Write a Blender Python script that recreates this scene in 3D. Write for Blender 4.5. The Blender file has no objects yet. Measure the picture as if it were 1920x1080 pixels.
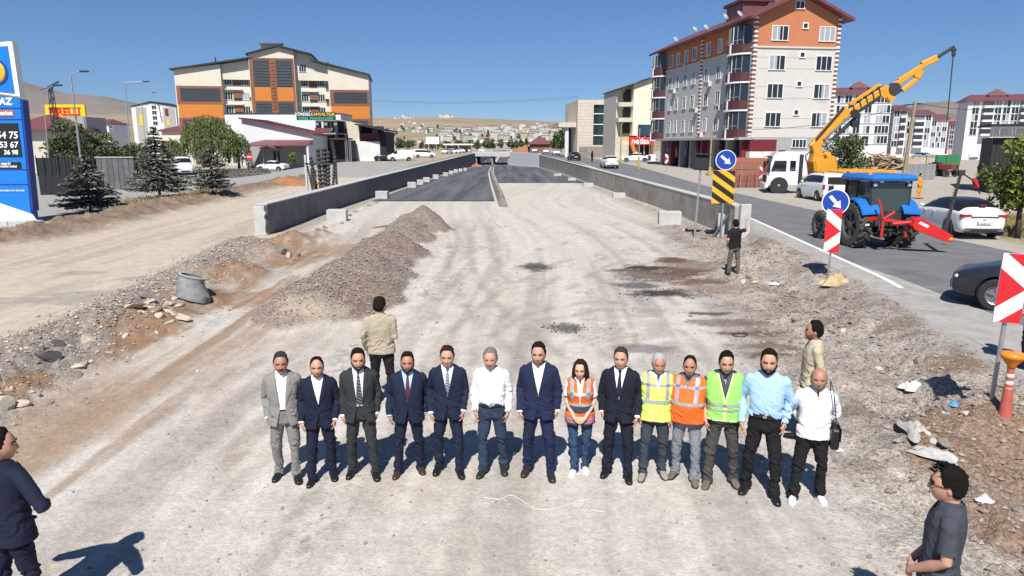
import bpy, bmesh, math, random
import numpy as np
from mathutils import Vector, Matrix, Euler
R = math.radians
PI = math.pi
random.seed(7)
rng = np.random.default_rng(7)
SC = bpy.context.scene
COL = SC.collection

# ---------------------------------------------------------------- camera, sky, sun, exposure
CAM_H, FPX, PITCH = 4.1, 1300.0, R(11.7)
cam_data = bpy.data.cameras.new('camera')
cam_data.sensor_width = 36.0
cam_data.lens = 36.0 * FPX / 1920.0
cam_data.clip_start, cam_data.clip_end = 0.1, 40000.0
cam = bpy.data.objects.new('camera', cam_data)
COL.objects.link(cam)
cam.location = (0, 0, CAM_H)
cam.rotation_euler = (PI / 2 - PITCH, 0, 0)
SC.camera = cam

SUN_EL = R(52.0)
SUN_DIR = Vector((0.17, 1.0, 0)).normalized() * math.cos(SUN_EL) + Vector((0, 0, -math.sin(SUN_EL)))   # the way the light travels
world = bpy.data.worlds.new('World')
SC.world = world
world.use_nodes = True
wn = world.node_tree
sky = wn.nodes.new('ShaderNodeTexSky')
sky.sky_type = 'NISHITA'
sky.sun_disc = False
sky.sun_elevation = SUN_EL
sky.sun_rotation = math.atan2(-SUN_DIR.x, -SUN_DIR.y)
sky.altitude = 1600
sky.air_density = 0.9
sky.dust_density = 0.0
sky.ozone_density = 10.0
wn.links.new(sky.outputs[0], wn.nodes['Background'].inputs[0])
wn.nodes['Background'].inputs[1].default_value = 0.078
sun_data = bpy.data.lights.new('sun', 'SUN')
sun_data.energy = 5.0
sun_data.angle = R(0.53)
sun_data.color = (1.0, 0.955, 0.89)
sun = bpy.data.objects.new('sun', sun_data)
sun.rotation_euler = SUN_DIR.to_track_quat('-Z', 'Y').to_euler()
COL.objects.link(sun)
SC.view_settings.view_transform = 'Standard'
SC.view_settings.look = 'None'
SC.view_settings.exposure = 0.38
SC.view_settings.gamma = 1.0
SC.view_settings.use_curve_mapping = False
SC.cycles.max_bounces = 6
SC.cycles.transparent_max_bounces = 8
SC.cycles.volume_bounces = 0

# ---------------------------------------------------------------- where a pixel of the 1920 x 1080 photograph meets a height or a distance
SP, CP = math.sin(PITCH), math.cos(PITCH)
def ray(px, py):
    u, v = (px - 960) / FPX, (540 - py) / FPX
    return u, CP + v * SP, -SP + v * CP
def G(px, py, z=0.0):
    x, y, w = ray(px, py)
    t = (z - CAM_H) / w
    return t * x, t * y
def D(px, py, Y):
    x, y, w = ray(px, py)
    t = Y / y
    return t * x, Y, CAM_H + t * w

# ---------------------------------------------------------------- numpy noise
def _h(ix, iy, s):
    n = (ix.astype(np.int64) * 374761393 + iy.astype(np.int64) * 668265263 + s * 1274126177) & 0xffffffff
    n = ((n ^ (n >> 13)) * 1274126177) & 0xffffffff
    return ((n ^ (n >> 16)) & 0xffff) / 65535.0
def vnoise(x, y, s=0):
    x = np.asarray(x, float); y = np.asarray(y, float)
    ix, iy = np.floor(x), np.floor(y)
    fx, fy = x - ix, y - iy
    fx = fx * fx * (3 - 2 * fx); fy = fy * fy * (3 - 2 * fy)
    ix = ix.astype(np.int64); iy = iy.astype(np.int64)
    a, b, c, d = _h(ix, iy, s), _h(ix + 1, iy, s), _h(ix, iy + 1, s), _h(ix + 1, iy + 1, s)
    return (a + (b - a) * fx) * (1 - fy) + (c + (d - c) * fx) * fy
def fbm(x, y, s=0, o=4):
    t = 0; a = .5; n = 0
    for k in range(o):
        t = t + a * vnoise(x * 2 ** k, y * 2 ** k, s + 17 * k); n += a; a *= .5
    return t / n
def sst(a, b, x):
    t = np.clip((np.asarray(x, float) - a) / (b - a), 0, 1)
    return t * t * (3 - 2 * t)

# ---------------------------------------------------------------- materials
MATS = {}
def mat(name, col, rough=.7, metal=0., var=.0, scale=6., bump=0., bscale=60., spec=None, alpha=None, dirt=None, trans=0.):
    if name in MATS: return MATS[name]
    m = bpy.data.materials.new(name); m.use_nodes = True
    nt = m.node_tree; b = nt.nodes['Principled BSDF']
    c = tuple(col) + (1,)
    b.inputs['Base Color'].default_value = c
    b.inputs['Roughness'].default_value = rough
    b.inputs['Metallic'].default_value = metal
    if spec is not None: b.inputs['Specular IOR Level'].default_value = spec
    if trans: b.inputs['Transmission Weight'].default_value = trans
    tc = None
    if var or bump or dirt:
        tc = nt.nodes.new('ShaderNodeTexCoord')
    if var or dirt:
        n = nt.nodes.new('ShaderNodeTexNoise'); n.inputs['Scale'].default_value = scale; n.inputs['Detail'].default_value = 5
        n.inputs['Roughness'].default_value = .65
        nt.links.new(tc.outputs['Object'], n.inputs['Vector'])
        mx = nt.nodes.new('ShaderNodeMix'); mx.data_type = 'RGBA'
        k = var if var else .3
        lo = tuple(v * (1 - k) for v in col) if not dirt else tuple(dirt)
        mx.inputs[6].default_value = lo + (1,)
        mx.inputs[7].default_value = (tuple(min(1, v * (1 + k)) for v in col) if not dirt else tuple(col)) + (1,)
        rp = nt.nodes.new('ShaderNodeMapRange'); rp.inputs[1].default_value = .3; rp.inputs[2].default_value = .7 if not dirt else .55
        nt.links.new(n.outputs['Fac'], rp.inputs[0]); nt.links.new(rp.outputs[0], mx.inputs[0])
        nt.links.new(mx.outputs[2], b.inputs['Base Color'])
    if bump:
        n2 = nt.nodes.new('ShaderNodeTexNoise'); n2.inputs['Scale'].default_value = bscale; n2.inputs['Detail'].default_value = 3
        nt.links.new(tc.outputs['Object'], n2.inputs['Vector'])
        bp = nt.nodes.new('ShaderNodeBump'); bp.inputs['Strength'].default_value = bump; bp.inputs['Distance'].default_value = .02
        nt.links.new(n2.outputs['Fac'], bp.inputs['Height']); nt.links.new(bp.outputs[0], b.inputs['Normal'])
    MATS[name] = m
    return m
def stripes(name, ca, cb, freq, axis, rough=.6, duty=.5):
    """two-colour bands along an axis of the object (weave of a tie, painted poles)"""
    if name in MATS: return MATS[name]
    m = bpy.data.materials.new(name); m.use_nodes = True
    nt = m.node_tree; b = nt.nodes['Principled BSDF']; b.inputs['Roughness'].default_value = rough
    tc = nt.nodes.new('ShaderNodeTexCoord')
    dt = nt.nodes.new('ShaderNodeVectorMath'); dt.operation = 'DOT_PRODUCT'; dt.inputs[1].default_value = tuple(v * freq for v in axis)
    nt.links.new(tc.outputs['Object'], dt.inputs[0])
    fr = nt.nodes.new('ShaderNodeMath'); fr.operation = 'FRACT'; nt.links.new(dt.outputs['Value'], fr.inputs[0])
    gt = nt.nodes.new('ShaderNodeMath'); gt.operation = 'GREATER_THAN'; gt.inputs[1].default_value = duty; nt.links.new(fr.outputs[0], gt.inputs[0])
    mx = nt.nodes.new('ShaderNodeMix'); mx.data_type = 'RGBA'
    mx.inputs[6].default_value = tuple(ca) + (1,); mx.inputs[7].default_value = tuple(cb) + (1,)
    nt.links.new(gt.outputs[0], mx.inputs[0]); nt.links.new(mx.outputs[2], b.inputs['Base Color'])
    MATS[name] = m
    return m

# ---------------------------------------------------------------- objects
def link(o, parent=None):
    COL.objects.link(o)
    if parent is not None: o.parent = parent
    return o
def tag(o, label=None, cat=None, group=None, kind=None):
    if label: o['label'] = label
    if cat: o['category'] = cat
    if group: o['group'] = group
    if kind: o['kind'] = kind
    return o
def thing(name, label, cat, loc=(0, 0, 0), rz=0., group=None):
    o = bpy.data.objects.new(name, None)
    o.empty_display_size = .2
    link(o); o.location = loc; o.rotation_euler = (0, 0, rz)
    return tag(o, label, cat, group)
_kids = {}
def o_children(o):
    if o.name not in _kids: _kids[o.name] = list(o.children)
    return _kids[o.name]
def copy_tree(o, loc=None, rz=None, label=None, group=None, parent=None, scale=None):
    c = o.copy(); COL.objects.link(c)
    if parent is not None: c.parent = parent
    if loc is not None: c.location = loc
    if rz is not None: c.rotation_euler = (0, 0, rz)
    if scale is not None: c.scale = (scale,) * 3 if not hasattr(scale, '__len__') else scale
    if label: c['label'] = label
    if group: c['group'] = group
    for k in o_children(o): copy_tree(k, parent=c)
    return c

class MB:
    """collects shapes; build() links them as one mesh object"""
    def __init__(s): s.v = []; s.f = []; s.m = []; s.cur = 0; s.n = 0
    def mi(s, i): s.cur = i; return s
    def add(s, v, f):
        b = s.n
        s.v.extend([tuple(p) for p in v]); s.n += len(v)
        s.f.extend([tuple(i + b for i in q) for q in f]); s.m.extend([s.cur] * len(f)); return s
    def box(s, x0, x1, y0, y1, z0, z1, M=None, bev=0.):
        if bev > 0:
            return s.bbox(x0, x1, y0, y1, z0, z1, bev, M)
        v = [(x, y, z) for z in (z0, z1) for y in (y0, y1) for x in (x0, x1)]
        if M is not None: v = [M @ Vector(p) for p in v]
        return s.add(v, [(0, 2, 3, 1), (4, 5, 7, 6), (0, 1, 5, 4), (1, 3, 7, 5), (3, 2, 6, 7), (2, 0, 4, 6)])
    def bbox(s, x0, x1, y0, y1, z0, z1, b, M=None):
        """box with chamfered edges"""
        v = []; idx = {}
        for ix in (0, 1):
            for iy in (0, 1):
                for iz in (0, 1):
                    X = (x0, x1)[ix]; Y = (y0, y1)[iy]; Z = (z0, z1)[iz]
                    sx, sy, sz = 1 - 2 * ix, 1 - 2 * iy, 1 - 2 * iz
                    for a, p in (('x', (X, Y + sy * b, Z + sz * b)), ('y', (X + sx * b, Y, Z + sz * b)), ('z', (X + sx * b, Y + sy * b, Z))):
                        idx[ix, iy, iz, a] = len(v); v.append(p)
        f = []
        q = ((0, 0), (1, 0), (1, 1), (0, 1))
        for k in (0, 1):
            f.append([idx[k, a, c, 'x'] for a, c in q]); f.append([idx[a, k, c, 'y'] for a, c in q]); f.append([idx[a, c, k, 'z'] for a, c in q])
        for a in (0, 1):
            for c in (0, 1):
                f.append([idx[0, a, c, 'y'], idx[1, a, c, 'y'], idx[1, a, c, 'z'], idx[0, a, c, 'z']])
                f.append([idx[a, 0, c, 'x'], idx[a, 1, c, 'x'], idx[a, 1, c, 'z'], idx[a, 0, c, 'z']])
                f.append([idx[a, c, 0, 'x'], idx[a, c, 1, 'x'], idx[a, c, 1, 'y'], idx[a, c, 0, 'y']])
                for e in (0, 1): f.append([idx[a, c, e, t] for t in 'xyz'])
        if M is not None: v = [M @ Vector(p) for p in v]
        s.add(v, f); s.fix = True
        return s
    def prism(s, poly, a0, a1, axis='y', M=None):
        """outline extruded along an axis; poly in the other two axes"""
        def P(p, a):
            return (p[0], a, p[1]) if axis == 'y' else ((a, p[0], p[1]) if axis == 'x' else (p[0], p[1], a))
        n = len(poly)
        v = [P(p, a0) for p in poly] + [P(p, a1) for p in poly]
        if M is not None: v = [M @ Vector(p) for p in v]
        f = [tuple(range(n))[::-1], tuple(range(n, 2 * n))] + [(i, (i + 1) % n, n + (i + 1) % n, n + i) for i in range(n)]
        s.add(v, f); s.fix = True
        return s
    def loft(s, rings, cap=True, closed=True):
        n = len(rings[0]); v = [p for r in rings for p in r]; f = []
        for k in range(len(rings) - 1):
            for i in range(n if closed else n - 1):
                j = (i + 1) % n
                f.append((k * n + i, k * n + j, (k + 1) * n + j, (k + 1) * n + i))
        if cap:
            f.append(tuple(range(n))[::-1]); f.append(tuple(range((len(rings) - 1) * n, len(rings) * n)))
        return s.add(v, f)
    def tube(s, pts, r, n=10, cap=True, round_=False):
        pts = [Vector(p) for p in pts]
        rs = [r] * len(pts) if not hasattr(r, '__len__') else list(r)
        if round_:
            d0 = (pts[0] - pts[1]).normalized(); d1 = (pts[-1] - pts[-2]).normalized()
            m0, m1 = max(_r(rs[0])), max(_r(rs[-1]))
            def sc(q, k): return tuple(x * k for x in _r(q))
            pts = [pts[0] + d0 * m0 * .85, pts[0] + d0 * m0 * .5] + pts + [pts[-1] + d1 * m1 * .5, pts[-1] + d1 * m1 * .85]
            rs = [sc(rs[0], .45), sc(rs[0], .85)] + rs + [sc(rs[-1], .85), sc(rs[-1], .45)]
        rings = []; up = None
        for i, p in enumerate(pts):
            d = (pts[min(i + 1, len(pts) - 1)] - pts[max(i - 1, 0)])
            if d.length < 1e-9: d = Vector((0, 0, 1))
            d.normalize()
            if up is None:
                up = Vector((0, 1, 0)) if abs(d.y) < .9 else Vector((1, 0, 0))
            up = (up - d * up.dot(d)).normalized(); sd = d.cross(up).normalized()
            a, b = _r(rs[i])
            rings.append([p + sd * (a * math.cos(2 * PI * k / n)) + up * (b * math.sin(2 * PI * k / n)) for k in range(n)])
        return s.loft(rings, cap)
    def cyl(s, c, r, h, n=16, axis='z', r2=None):
        c = Vector(c); d = {'x': Vector((1, 0, 0)), 'y': Vector((0, 1, 0)), 'z': Vector((0, 0, 1))}[axis]
        return s.tube([c - d * h / 2, c + d * h / 2], [r, r if r2 is None else r2], n)
    def ell(s, c, r, n=12, m=8, M=None):
        c = Vector(c); rings = []
        r = (r,) * 3 if not hasattr(r, '__len__') else r
        v = []; f = []
        for k in range(1, m):
            t = PI * k / m
            for i in range(n):
                a = 2 * PI * i / n
                v.append((r[0] * math.sin(t) * math.cos(a), r[1] * math.sin(t) * math.sin(a), r[2] * math.cos(t)))
        v += [(0, 0, r[2]), (0, 0, -r[2])]
        for k in range(m - 2):
            for i in range(n): f.append((k * n + i, (k + 1) * n + i, (k + 1) * n + (i + 1) % n, k * n + (i + 1) % n))
        T, B = (m - 1) * n, (m - 1) * n + 1
        for i in range(n):
            f.append((T, i, (i + 1) % n)); f.append((B, (m - 2) * n + (i + 1) % n, (m - 2) * n + i))
        return s.add([(M @ Vector(p) if M is not None else Vector(p)) + c for p in v], f)
    def lathe(s, prof, n=16, c=(0, 0, 0), axis='z', cap=True):
        """prof: (r, a) along the axis"""
        rings = []
        for r, a in prof:
            ring = []
            for k in range(n):
                t = 2 * PI * k / n; p, q = r * math.cos(t), r * math.sin(t)
                P = (p, q, a) if axis == 'z' else ((a, p, q) if axis == 'x' else (q, a, p))
                ring.append((P[0] + c[0], P[1] + c[1], P[2] + c[2]))
            rings.append(ring)
        return s.loft(rings, cap)
    def quad(s, a, b, c, d): return s.add([a, b, c, d], [(0, 1, 2, 3)])
    def mesh(s, name, mats, smooth=False, fix=None):
        me = bpy.data.meshes.new(name)
        me.from_pydata([tuple(p) for p in s.v], [], s.f)
        if not hasattr(mats, '__len__'): mats = [mats]
        for m in mats: me.materials.append(m)
        if len(mats) > 1: me.polygons.foreach_set('material_index', s.m)
        if fix or (fix is None and getattr(s, 'fix', False)):
            b = bmesh.new(); b.from_mesh(me); bmesh.ops.recalc_face_normals(b, faces=b.faces); b.to_mesh(me); b.free()
        if smooth:
            me.polygons.foreach_set('use_smooth', [True] * len(me.polygons))
            if smooth is not True: me.set_sharp_from_angle(angle=R(smooth))
        me.update()
        return me
    def build(s, name, mats, parent=None, smooth=False, loc=None):
        o = bpy.data.objects.new(name, s.mesh(name, mats, smooth))
        link(o, parent)
        if loc is not None: o.location = loc
        return o
def _r(r): return (r, r) if not hasattr(r, '__len__') else r
def inst(name, me, parent=None, loc=(0, 0, 0), rot=(0, 0, 0), scale=None):
    o = bpy.data.objects.new(name, me); link(o, parent)
    o.location = loc; o.rotation_euler = rot
    if scale is not None: o.scale = (scale,) * 3 if not hasattr(scale, '__len__') else scale
    return o
WS = bpy.data.scenes.new('workshop')                                 # modifiers are evaluated in an empty scene of their own
def work_graph():
    vl = WS.view_layers[0]; vl.update(); return vl.depsgraph
def evald(me_or_mb, mods):
    """a mesh after modifiers: mods = [(type, {attr: value})]"""
    me = me_or_mb if isinstance(me_or_mb, bpy.types.Mesh) else me_or_mb.mesh('tmp', [])
    o = bpy.data.objects.new('tmp', me)
    for t, kw in mods:
        md = o.modifiers.new(t, t)
        for k, v in kw.items(): setattr(md, k, v)
    WS.collection.objects.link(o)
    dg = work_graph()
    out = bpy.data.meshes.new_from_object(o.evaluated_get(dg), depsgraph=dg)
    bpy.data.objects.remove(o)
    return out
def text(s, size, name, m, parent, loc, rot=(PI / 2, 0, 0), depth=.01, align='CENTER', bold=.0, shear=0., sx=1.):
    cu = bpy.data.curves.new('lettering', 'FONT'); cu.body = s; cu.size = size; cu.extrude = depth; cu.offset = bold
    cu.align_x = align; cu.align_y = 'CENTER'; cu.shear = shear; cu.resolution_u = 3
    o = bpy.data.objects.new('tmp', cu); WS.collection.objects.link(o)
    dg = work_graph()
    me = bpy.data.meshes.new_from_object(o.evaluated_get(dg), depsgraph=dg)
    bpy.data.objects.remove(o)
    me.materials.clear(); me.materials.append(m)
    return inst(name, me, parent, loc, rot, (sx, 1, 1))
# ---------------------------------------------------------------- the lie of the land
WLX = lambda y: np.interp(y, [32, 228, 330], [-11.3, -12.0, -12.0])       # inner faces of the two retaining walls
WRX = lambda y: np.interp(y, [31, 191, 228, 330], [9.98, 7.2, -0.9, -0.9])
XE = lambda y: np.interp(y, [0, 12, 18.5, 37, 50, 60, 90, 140, 190, 230, 300, 420], [7.4, 8.5, 9.75, 11.7, 11.2, 10.6, 9.8, 9.0, 8.3, 7.5, 6, 5])   # left edge of the asphalt road
XR = lambda y: np.interp(y, [0, 12, 25, 43, 60, 90, 140, 213, 300, 420], [17, 17, 17, 16.7, 16.2, 16.2, 15.6, 14, 12, 11])
RB = lambda y: .5 + .9 * sst(40, 105, y) - .9 * sst(230, 420, y)          # level of the road
def LB(x, y): return sst(45, 105, y) * (1.4 - .9 * sst(-26, -33, x)) * (1 - sst(230, 420, y)) * (x < 0)   # level of the yard on the left
def floor_z(y):
    return np.interp(y, [46, 120, 213, 262, 330, 420], [0, -.75, -2.35, -2.45, -1.7, 0])
def poly_dist(x, y, pts):
    """distance to a polyline, the place along it (0..1) and the side"""
    best = np.full(np.shape(x), 1e9); tt = np.zeros(np.shape(x)); L = len(pts) - 1
    for k in range(L):
        ax, ay = pts[k]; bx, by = pts[k + 1]; dx, dy = bx - ax, by - ay
        t = np.clip(((x - ax) * dx + (y - ay) * dy) / (dx * dx + dy * dy), 0, 1)
        d = np.hypot(x - ax - t * dx, y - ay - t * dy)
        m = d < best
        best = np.where(m, d, best); tt = np.where(m, (k + t) / L, tt)
    return best, tt
BERM = [G(-150, 800), G(60, 675), G(200, 615), G(300, 558), G(390, 510), G(440, 482), G(462, 466)]
MOUND = [G(585, 592), G(640, 560), G(700, 505), G(745, 460), G(780, 432)]
TREESTRIP = [G(-120, 470), G(60, 438), G(180, 415), G(320, 385), G(420, 366), G(570, 346)]
BANK_L = [G(1900, 1060), G(1720, 900), G(1640, 780), G(1560, 660), G(1480, 570), G(1400, 505), G(1330, 460), G(1230, 395), G(1140, 350)]
HEAPS = [(*G(px, py), h, w) for px, py, h, w in ((786, 430, 1.05, 1.75), (752, 452, .62, 1.45), (772, 447, .55, 1.2), (726, 480, .88, 1.75), (700, 500, .62, 1.5), (672, 522, .85, 1.8), (705, 540, .45, 1.2), (634, 552, .80, 1.8), (600, 578, .60, 1.6), (655, 578, .42, 1.3), (555, 590, .42, 1.3), (690, 560, .4, 1.1))]
def mound(x, y):
    m = 0
    wx = x + .55 * (fbm(x * 1.1, y * .9, 24) - .5) + .25 * (fbm(x * 3, y * 3, 25) - .5); wy = y + .8 * (fbm(x * .9, y * .9, 26) - .5)
    for hx, hy, h, w in HEAPS:
        r_ = np.hypot(wx - hx, (wy - hy) * .72) / w
        m = np.maximum(m, 1.0 * h * np.clip(1 - r_ ** 1.7, 0, 1) ** 1.35)
    return m * (.72 + .55 * fbm(x * 1.4, y * 1.4, 21))
def heights(x, y):
    x = np.asarray(x, float); y = np.asarray(y, float)
    z = np.zeros(np.shape(x))
    near = sst(140, 60, y)
    # road bench on the right
    xe = XE(y)
    bank = sst(xe - np.interp(y, [22, 30], [2.3, .8]), xe - np.interp(y, [22, 30], [.3, .1]), x)
    z = RB(y) * bank + LB(x, y) * sst(-10.5, -12.5, x)
    bz = sst(xe - 4.6, xe - 2.6, x) * (1 - sst(xe - 1.2, xe - .3, x)) * sst(32, 26, y)
    z = z + bz * (.34 * (fbm(x * .8, y * .8, 3) - .42) + .30 * (fbm(x * 2.6, y * 2.6, 5) - .5))
    lump, _ = poly_dist(x, y, [G(1770, 850), G(1880, 820), G(2010, 860)])
    z = z + .42 * np.exp(-(lump / .75) ** 2) * (.6 + .8 * fbm(x * 3, y * 3, 8))
    lump, _ = poly_dist(x, y, [G(1420, 500), G(1470, 480)])
    z = z + .45 * np.exp(-(lump / .8) ** 2) * (.5 + 1.0 * fbm(x * 2, y * 2, 9)) * (1 - sst(xe - 1.5, xe - .4, x)) * sst(31, 26, y)
    # berm between the dirt road and the site
    d, t = poly_dist(x, y, BERM)
    z = z + .42 * np.exp(-(d / 1.15) ** 2) * (.55 + .9 * fbm(x * 1.3, y * 1.3, 11))
    z = z + .22 * np.exp(-(d / 1.5) ** 2) * (fbm(x * 5, y * 5, 12) - .5)
    for px, py, hh, rr in ((548, 466, .62, .75), (500, 482, .38, .7), (605, 448, .34, .55), (445, 522, .4, .9), (372, 568, .35, .6), (290, 610, .25, .8), (575, 455, .4, .8)):
        gx, gy = G(px, py)
        r = np.hypot(x - gx, (y - gy) * .8)
        z = z + hh * np.exp(-(r / rr) ** 2) * (.7 + .6 * fbm(x * 3, y * 3, 14))
    # gravel windrow in the middle of the site
    mz = mound(x, y)
    z = z + mz + .12 * sst(.02, .25, mz) * (fbm(x * 6, y * 6, 22) - .5)
    gx, gy = G(590, 603)
    z = z + .28 * np.exp(-((x - gx) / .95) ** 2 - ((y - gy) / .75) ** 2)
    # soil strip under the spruces
    d, t = poly_dist(x, y, TREESTRIP)
    z = z + np.exp(-(d / 1.9) ** 2) * (.32 + .9 * (fbm(x * 1.1, y * 1.1, 31) - .5) + .35 * (fbm(x * 4, y * 4, 32) - .5)) * sst(8, 14, y)
    # tracks and small unevenness of the graded site
    z = z + near * (1 - bank) * (.05 * (fbm(x * .35, y * .12, 41) - .5) + .035 * (fbm(x * 1.7, y * .35, 42) - .5) + .02 * (fbm(x * 7, y * 5, 43) - .5))
    # the cutting that goes down to the underpass
    wl, wr = WLX(y), WRX(y)
    ins = sst(wl - 2.3, wl - .65, x) * (1 - sst(wr + .65, wr + 2.3, x)) * (y > 40) * (y < 425)
    wide = sst(40, 50, y) * (1 - sst(400, 424, y))
    z = z * (1 - ins * wide) + ins * (floor_z(y) + .012 * (fbm(x * 3, y * 1., 51) - .5) * (y < 56)) * wide + z * 0
    # far off: the town's hillside, the fields, the bare mountains
    az = x / np.maximum(y, 1)
    r = np.hypot(x, y)
    hill = .85 * np.interp(az, [-1.2, -.62, -.5, -.42, -.2, -.1, 0, .08, .2, .35, .6, 1.2], [120, 125, 130, 140, 150, 158, 138, 122, 118, 120, 120, 120])
    z = z + hill * sst(700, 3600, r) ** 1.15 * (.93 + .14 * fbm(x / 420, y / 420, 61)) + 10 * sst(700, 1500, r) * (fbm(x / 260, y / 260, 62) - .5)
    left = sst(-.36, -.55, az) * sst(260, 1400, r)
    z = z + 16 * left * (.7 + .6 * fbm(x / 300, y / 300, 66))
    m1 = np.interp(az, [-1.3, -1.0, -.80, -.72, -.69, -.655, -.62, -.57, -.53, -.49, -.44, -.36, -.2], [300, 620, 800, 800, 745, 640, 585, 540, 455, 330, 120, 10, 0])
    m2 = np.interp(az, [.42, .5, .545, .575, .61, .64, .68, .75, .9, 1.2], [0, 120, 330, 440, 455, 395, 250, 200, 160, 100])
    ridge = sst(4200, 8200, r) * (1 - .35 * sst(8600, 11000, r))
    z = z + ridge * (m1 * .60 + m2 * .66) * (.94 + .12 * fbm(x / 700, y / 700, 63)) + ridge * sst(0, 60, m1 + m2) * 60 * (fbm(x / 300, y / 300, 65) - .5)
    return z
def H(x, y):
    return float(heights(np.array([x]), np.array([y]))[0])
def on(px, py, lift=None):
    """the place on the ground (or road) seen at that pixel"""
    z = 0.
    for k in range(7):
        x, y = G(px, py, z)
        z += .6 * ((float(RB(y)) + .03 if XE(y) < x < XR(y) else H(x, y)) - z)
        z = max(-3, min(2.2, z))
    x, y = G(px, py, z)
    return (x, y, float(RB(y)) + .03 if XE(y) < x < XR(y) else H(x, y))

TRACKS = [([G(a, b) for a, b in pts], dk) for pts, dk in (
    (((1010, 440), (930, 480), (860, 540), (800, 620), (740, 760), (700, 1000)), 0), (((1180, 470), (1080, 500), (980, 560), (900, 640), (850, 780), (830, 1040)), 1), (((1230, 600), (1130, 580), (1040, 600), (960, 660)), 1),
    (((1420, 640), (1300, 610), (1180, 620), (1100, 660), (1050, 760), (1040, 1060)), 0), (((640, 640), (520, 740), (400, 860), (220, 1060)), 0), (((900, 400), (880, 450), (890, 520), (960, 600), (1100, 700), (1250, 900)), 1), (((1480, 760), (1380, 640), (1250, 560), (1130, 500)), 1), (((560, 680), (440, 760), (260, 900)), 1))]
def lerp(a, b, t):
    t = np.asarray(t)[..., None]
    return a * (1 - t) + np.asarray(b) * t
def soil(x, y):
    """colour of the ground itself; alpha = how stony it is"""
    c = np.broadcast_to(np.array([.475, .44, .395]), np.shape(x) + (3,)).copy()
    st = np.full(np.shape(x), .14)
    az = x / np.maximum(y, 1); r = np.hypot(x, y)
    n1, n2, n3 = fbm(x * .5, y * .5, 71), fbm(x * 1.6, y * .16, 72), fbm(x * 4, y * 3, 73)
    fine = fbm(x * 11, y * 9, 74)
    c = lerp(c, [.47, .42, .355], sst(.45, .7, n1) * .7)
    wv = x + .8 * np.sin(y * .13 + 1.) + .05 * (y - 20) * np.sin(y * .05)
    tr = fbm(wv * 2.6, y * .06, 75)
    c = lerp(c, [.345, .315, .28], sst(.50, .66, tr) * .65)
    c = lerp(c, [.56, .52, .47], sst(.48, .3, tr) * .55)
    sp = sst(.56, .72, fbm(x * .9, y * .55, 76)) * sst(.45, .6, fine)
    c = lerp(c, [.27, .25, .235], sp * .6); st = st + .4 * sp
    # crisp wheel tracks that swing across the site
    for pl, dark in TRACKS:
        d_, t_ = poly_dist(x, y, pl)
        for off in (0., .85):
            k = np.exp(-((d_ - off) / .16) ** 2) * sst(.0, .12, t_) * sst(1., .85, t_) * sst(.35, .55, fbm(x * 1.5, y * 1.1, 86))
            c = lerp(c, [.31, .275, .24] if dark else [.58, .545, .50], k * .7)
    # left dirt road
    d, t = poly_dist(x, y, BERM)
    lr = sst(.6, -.4, x - np.interp(y, [p[1] for p in BERM], [p[0] for p in BERM])) * (y < 300)
    c = lerp(c, [.475, .405, .315], lr * .8)
    c = lerp(c, [.35, .30, .25], lr * sst(.55, .7, n2) * .6)
    c = lerp(c, [.29, .265, .24], lr * sst(.60, .70, fbm(x * .35, y * .9, 77)) * sst(30, 22, y) * .7)
    st = st * (1 - .6 * lr)
    # brown wheel tracks beside the berm
    bx = np.interp(y, [p[1] for p in BERM], [p[0] for p in BERM])
    k = np.exp(-((x - bx - 2.5) / 1.5) ** 2) * sst(5, 8, y) * sst(34, 26, y)
    c = lerp(c, [.31, .215, .145], k * sst(.38, .62, fbm(x * 1.7, y * .13, 78)) * .95)
    c = lerp(c, [.25, .155, .09], k * sst(.56, .68, fbm(x * 2.2, y * .2, 79)) * .8)
    k2 = np.exp(-((x + 5.5) / 1.8) ** 2) * sst(4, 6, y) * sst(17, 12, y)
    c = lerp(c, [.34, .26, .19], k2 * sst(.42, .66, fbm(x * 1.3, y * .3, 80)) * .8)
    # berm
    k = np.exp(-(d / 1.35) ** 4)
    c = lerp(c, [.255, .22, .19], k * .95); st = st + k * .7
    for px, py, rr in ((545, 462, 1.25), (500, 478, .95), (600, 446, .9), (448, 522, 1.1), (372, 572, .9), (285, 618, 1.0), (250, 650, .6), (640, 470, 1.2), (560, 490, 1.1), (30, 750, .6), (480, 560, .9)):
        gx, gy = G(px, py)
        q = np.hypot((x - gx), (y - gy) * .55) / rr + .9 * (n3 - .5)
        c = lerp(c, [.255, .145, .08], sst(1.0, .45, q) * (.55 + .45 * fine) * (1. if py < 465 or px < 480 else .75))
    # gravel windrow
    k = sst(.015, .09, mound(x, y) + .06 * (n3 - .5))
    c = lerp(c, [.245, .205, .175], k * .95)
    c = lerp(c, [.20, .155, .13], k * sst(.46, .66, fbm(x * 1.3, y * 1.3, 81)) * .7)
    c = lerp(c, [.23, .155, .115], k * sst(.48, .66, fbm(x * .8, y * .8, 82)) * .5)
    st = st + k * .8
    gx, gy = G(590, 603)
    k = sst(1.1, .7, np.hypot((x - gx) / .95, (y - gy) / .7))
    c = lerp(c, [.36, .31, .24], k * .9); st = st * (1 - .6 * k)
    # tree strip, station yard
    d, t = poly_dist(x, y, TREESTRIP)
    sx = np.interp(x, [p[0] for p in TREESTRIP], [p[1] for p in TREESTRIP])
    yard = sst(.8, 2.2, y - sx) * (x < -11.5) * (y < 260)
    c = lerp(c, [.31, .30, .29], yard * .95); st = st * (1 - .8 * yard)
    k = np.exp(-((d + 1.2 * (n1 - .5)) / 2.3) ** 4) * (x < -10)
    c = lerp(c, [.175, .12, .085], k * (.8 + .2 * fine)); st = st + .5 * k
    c = lerp(c, [.33, .27, .14], k * sst(.2, 1.2, y - sx) * sst(.5, .65, n3) * .45)
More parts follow.
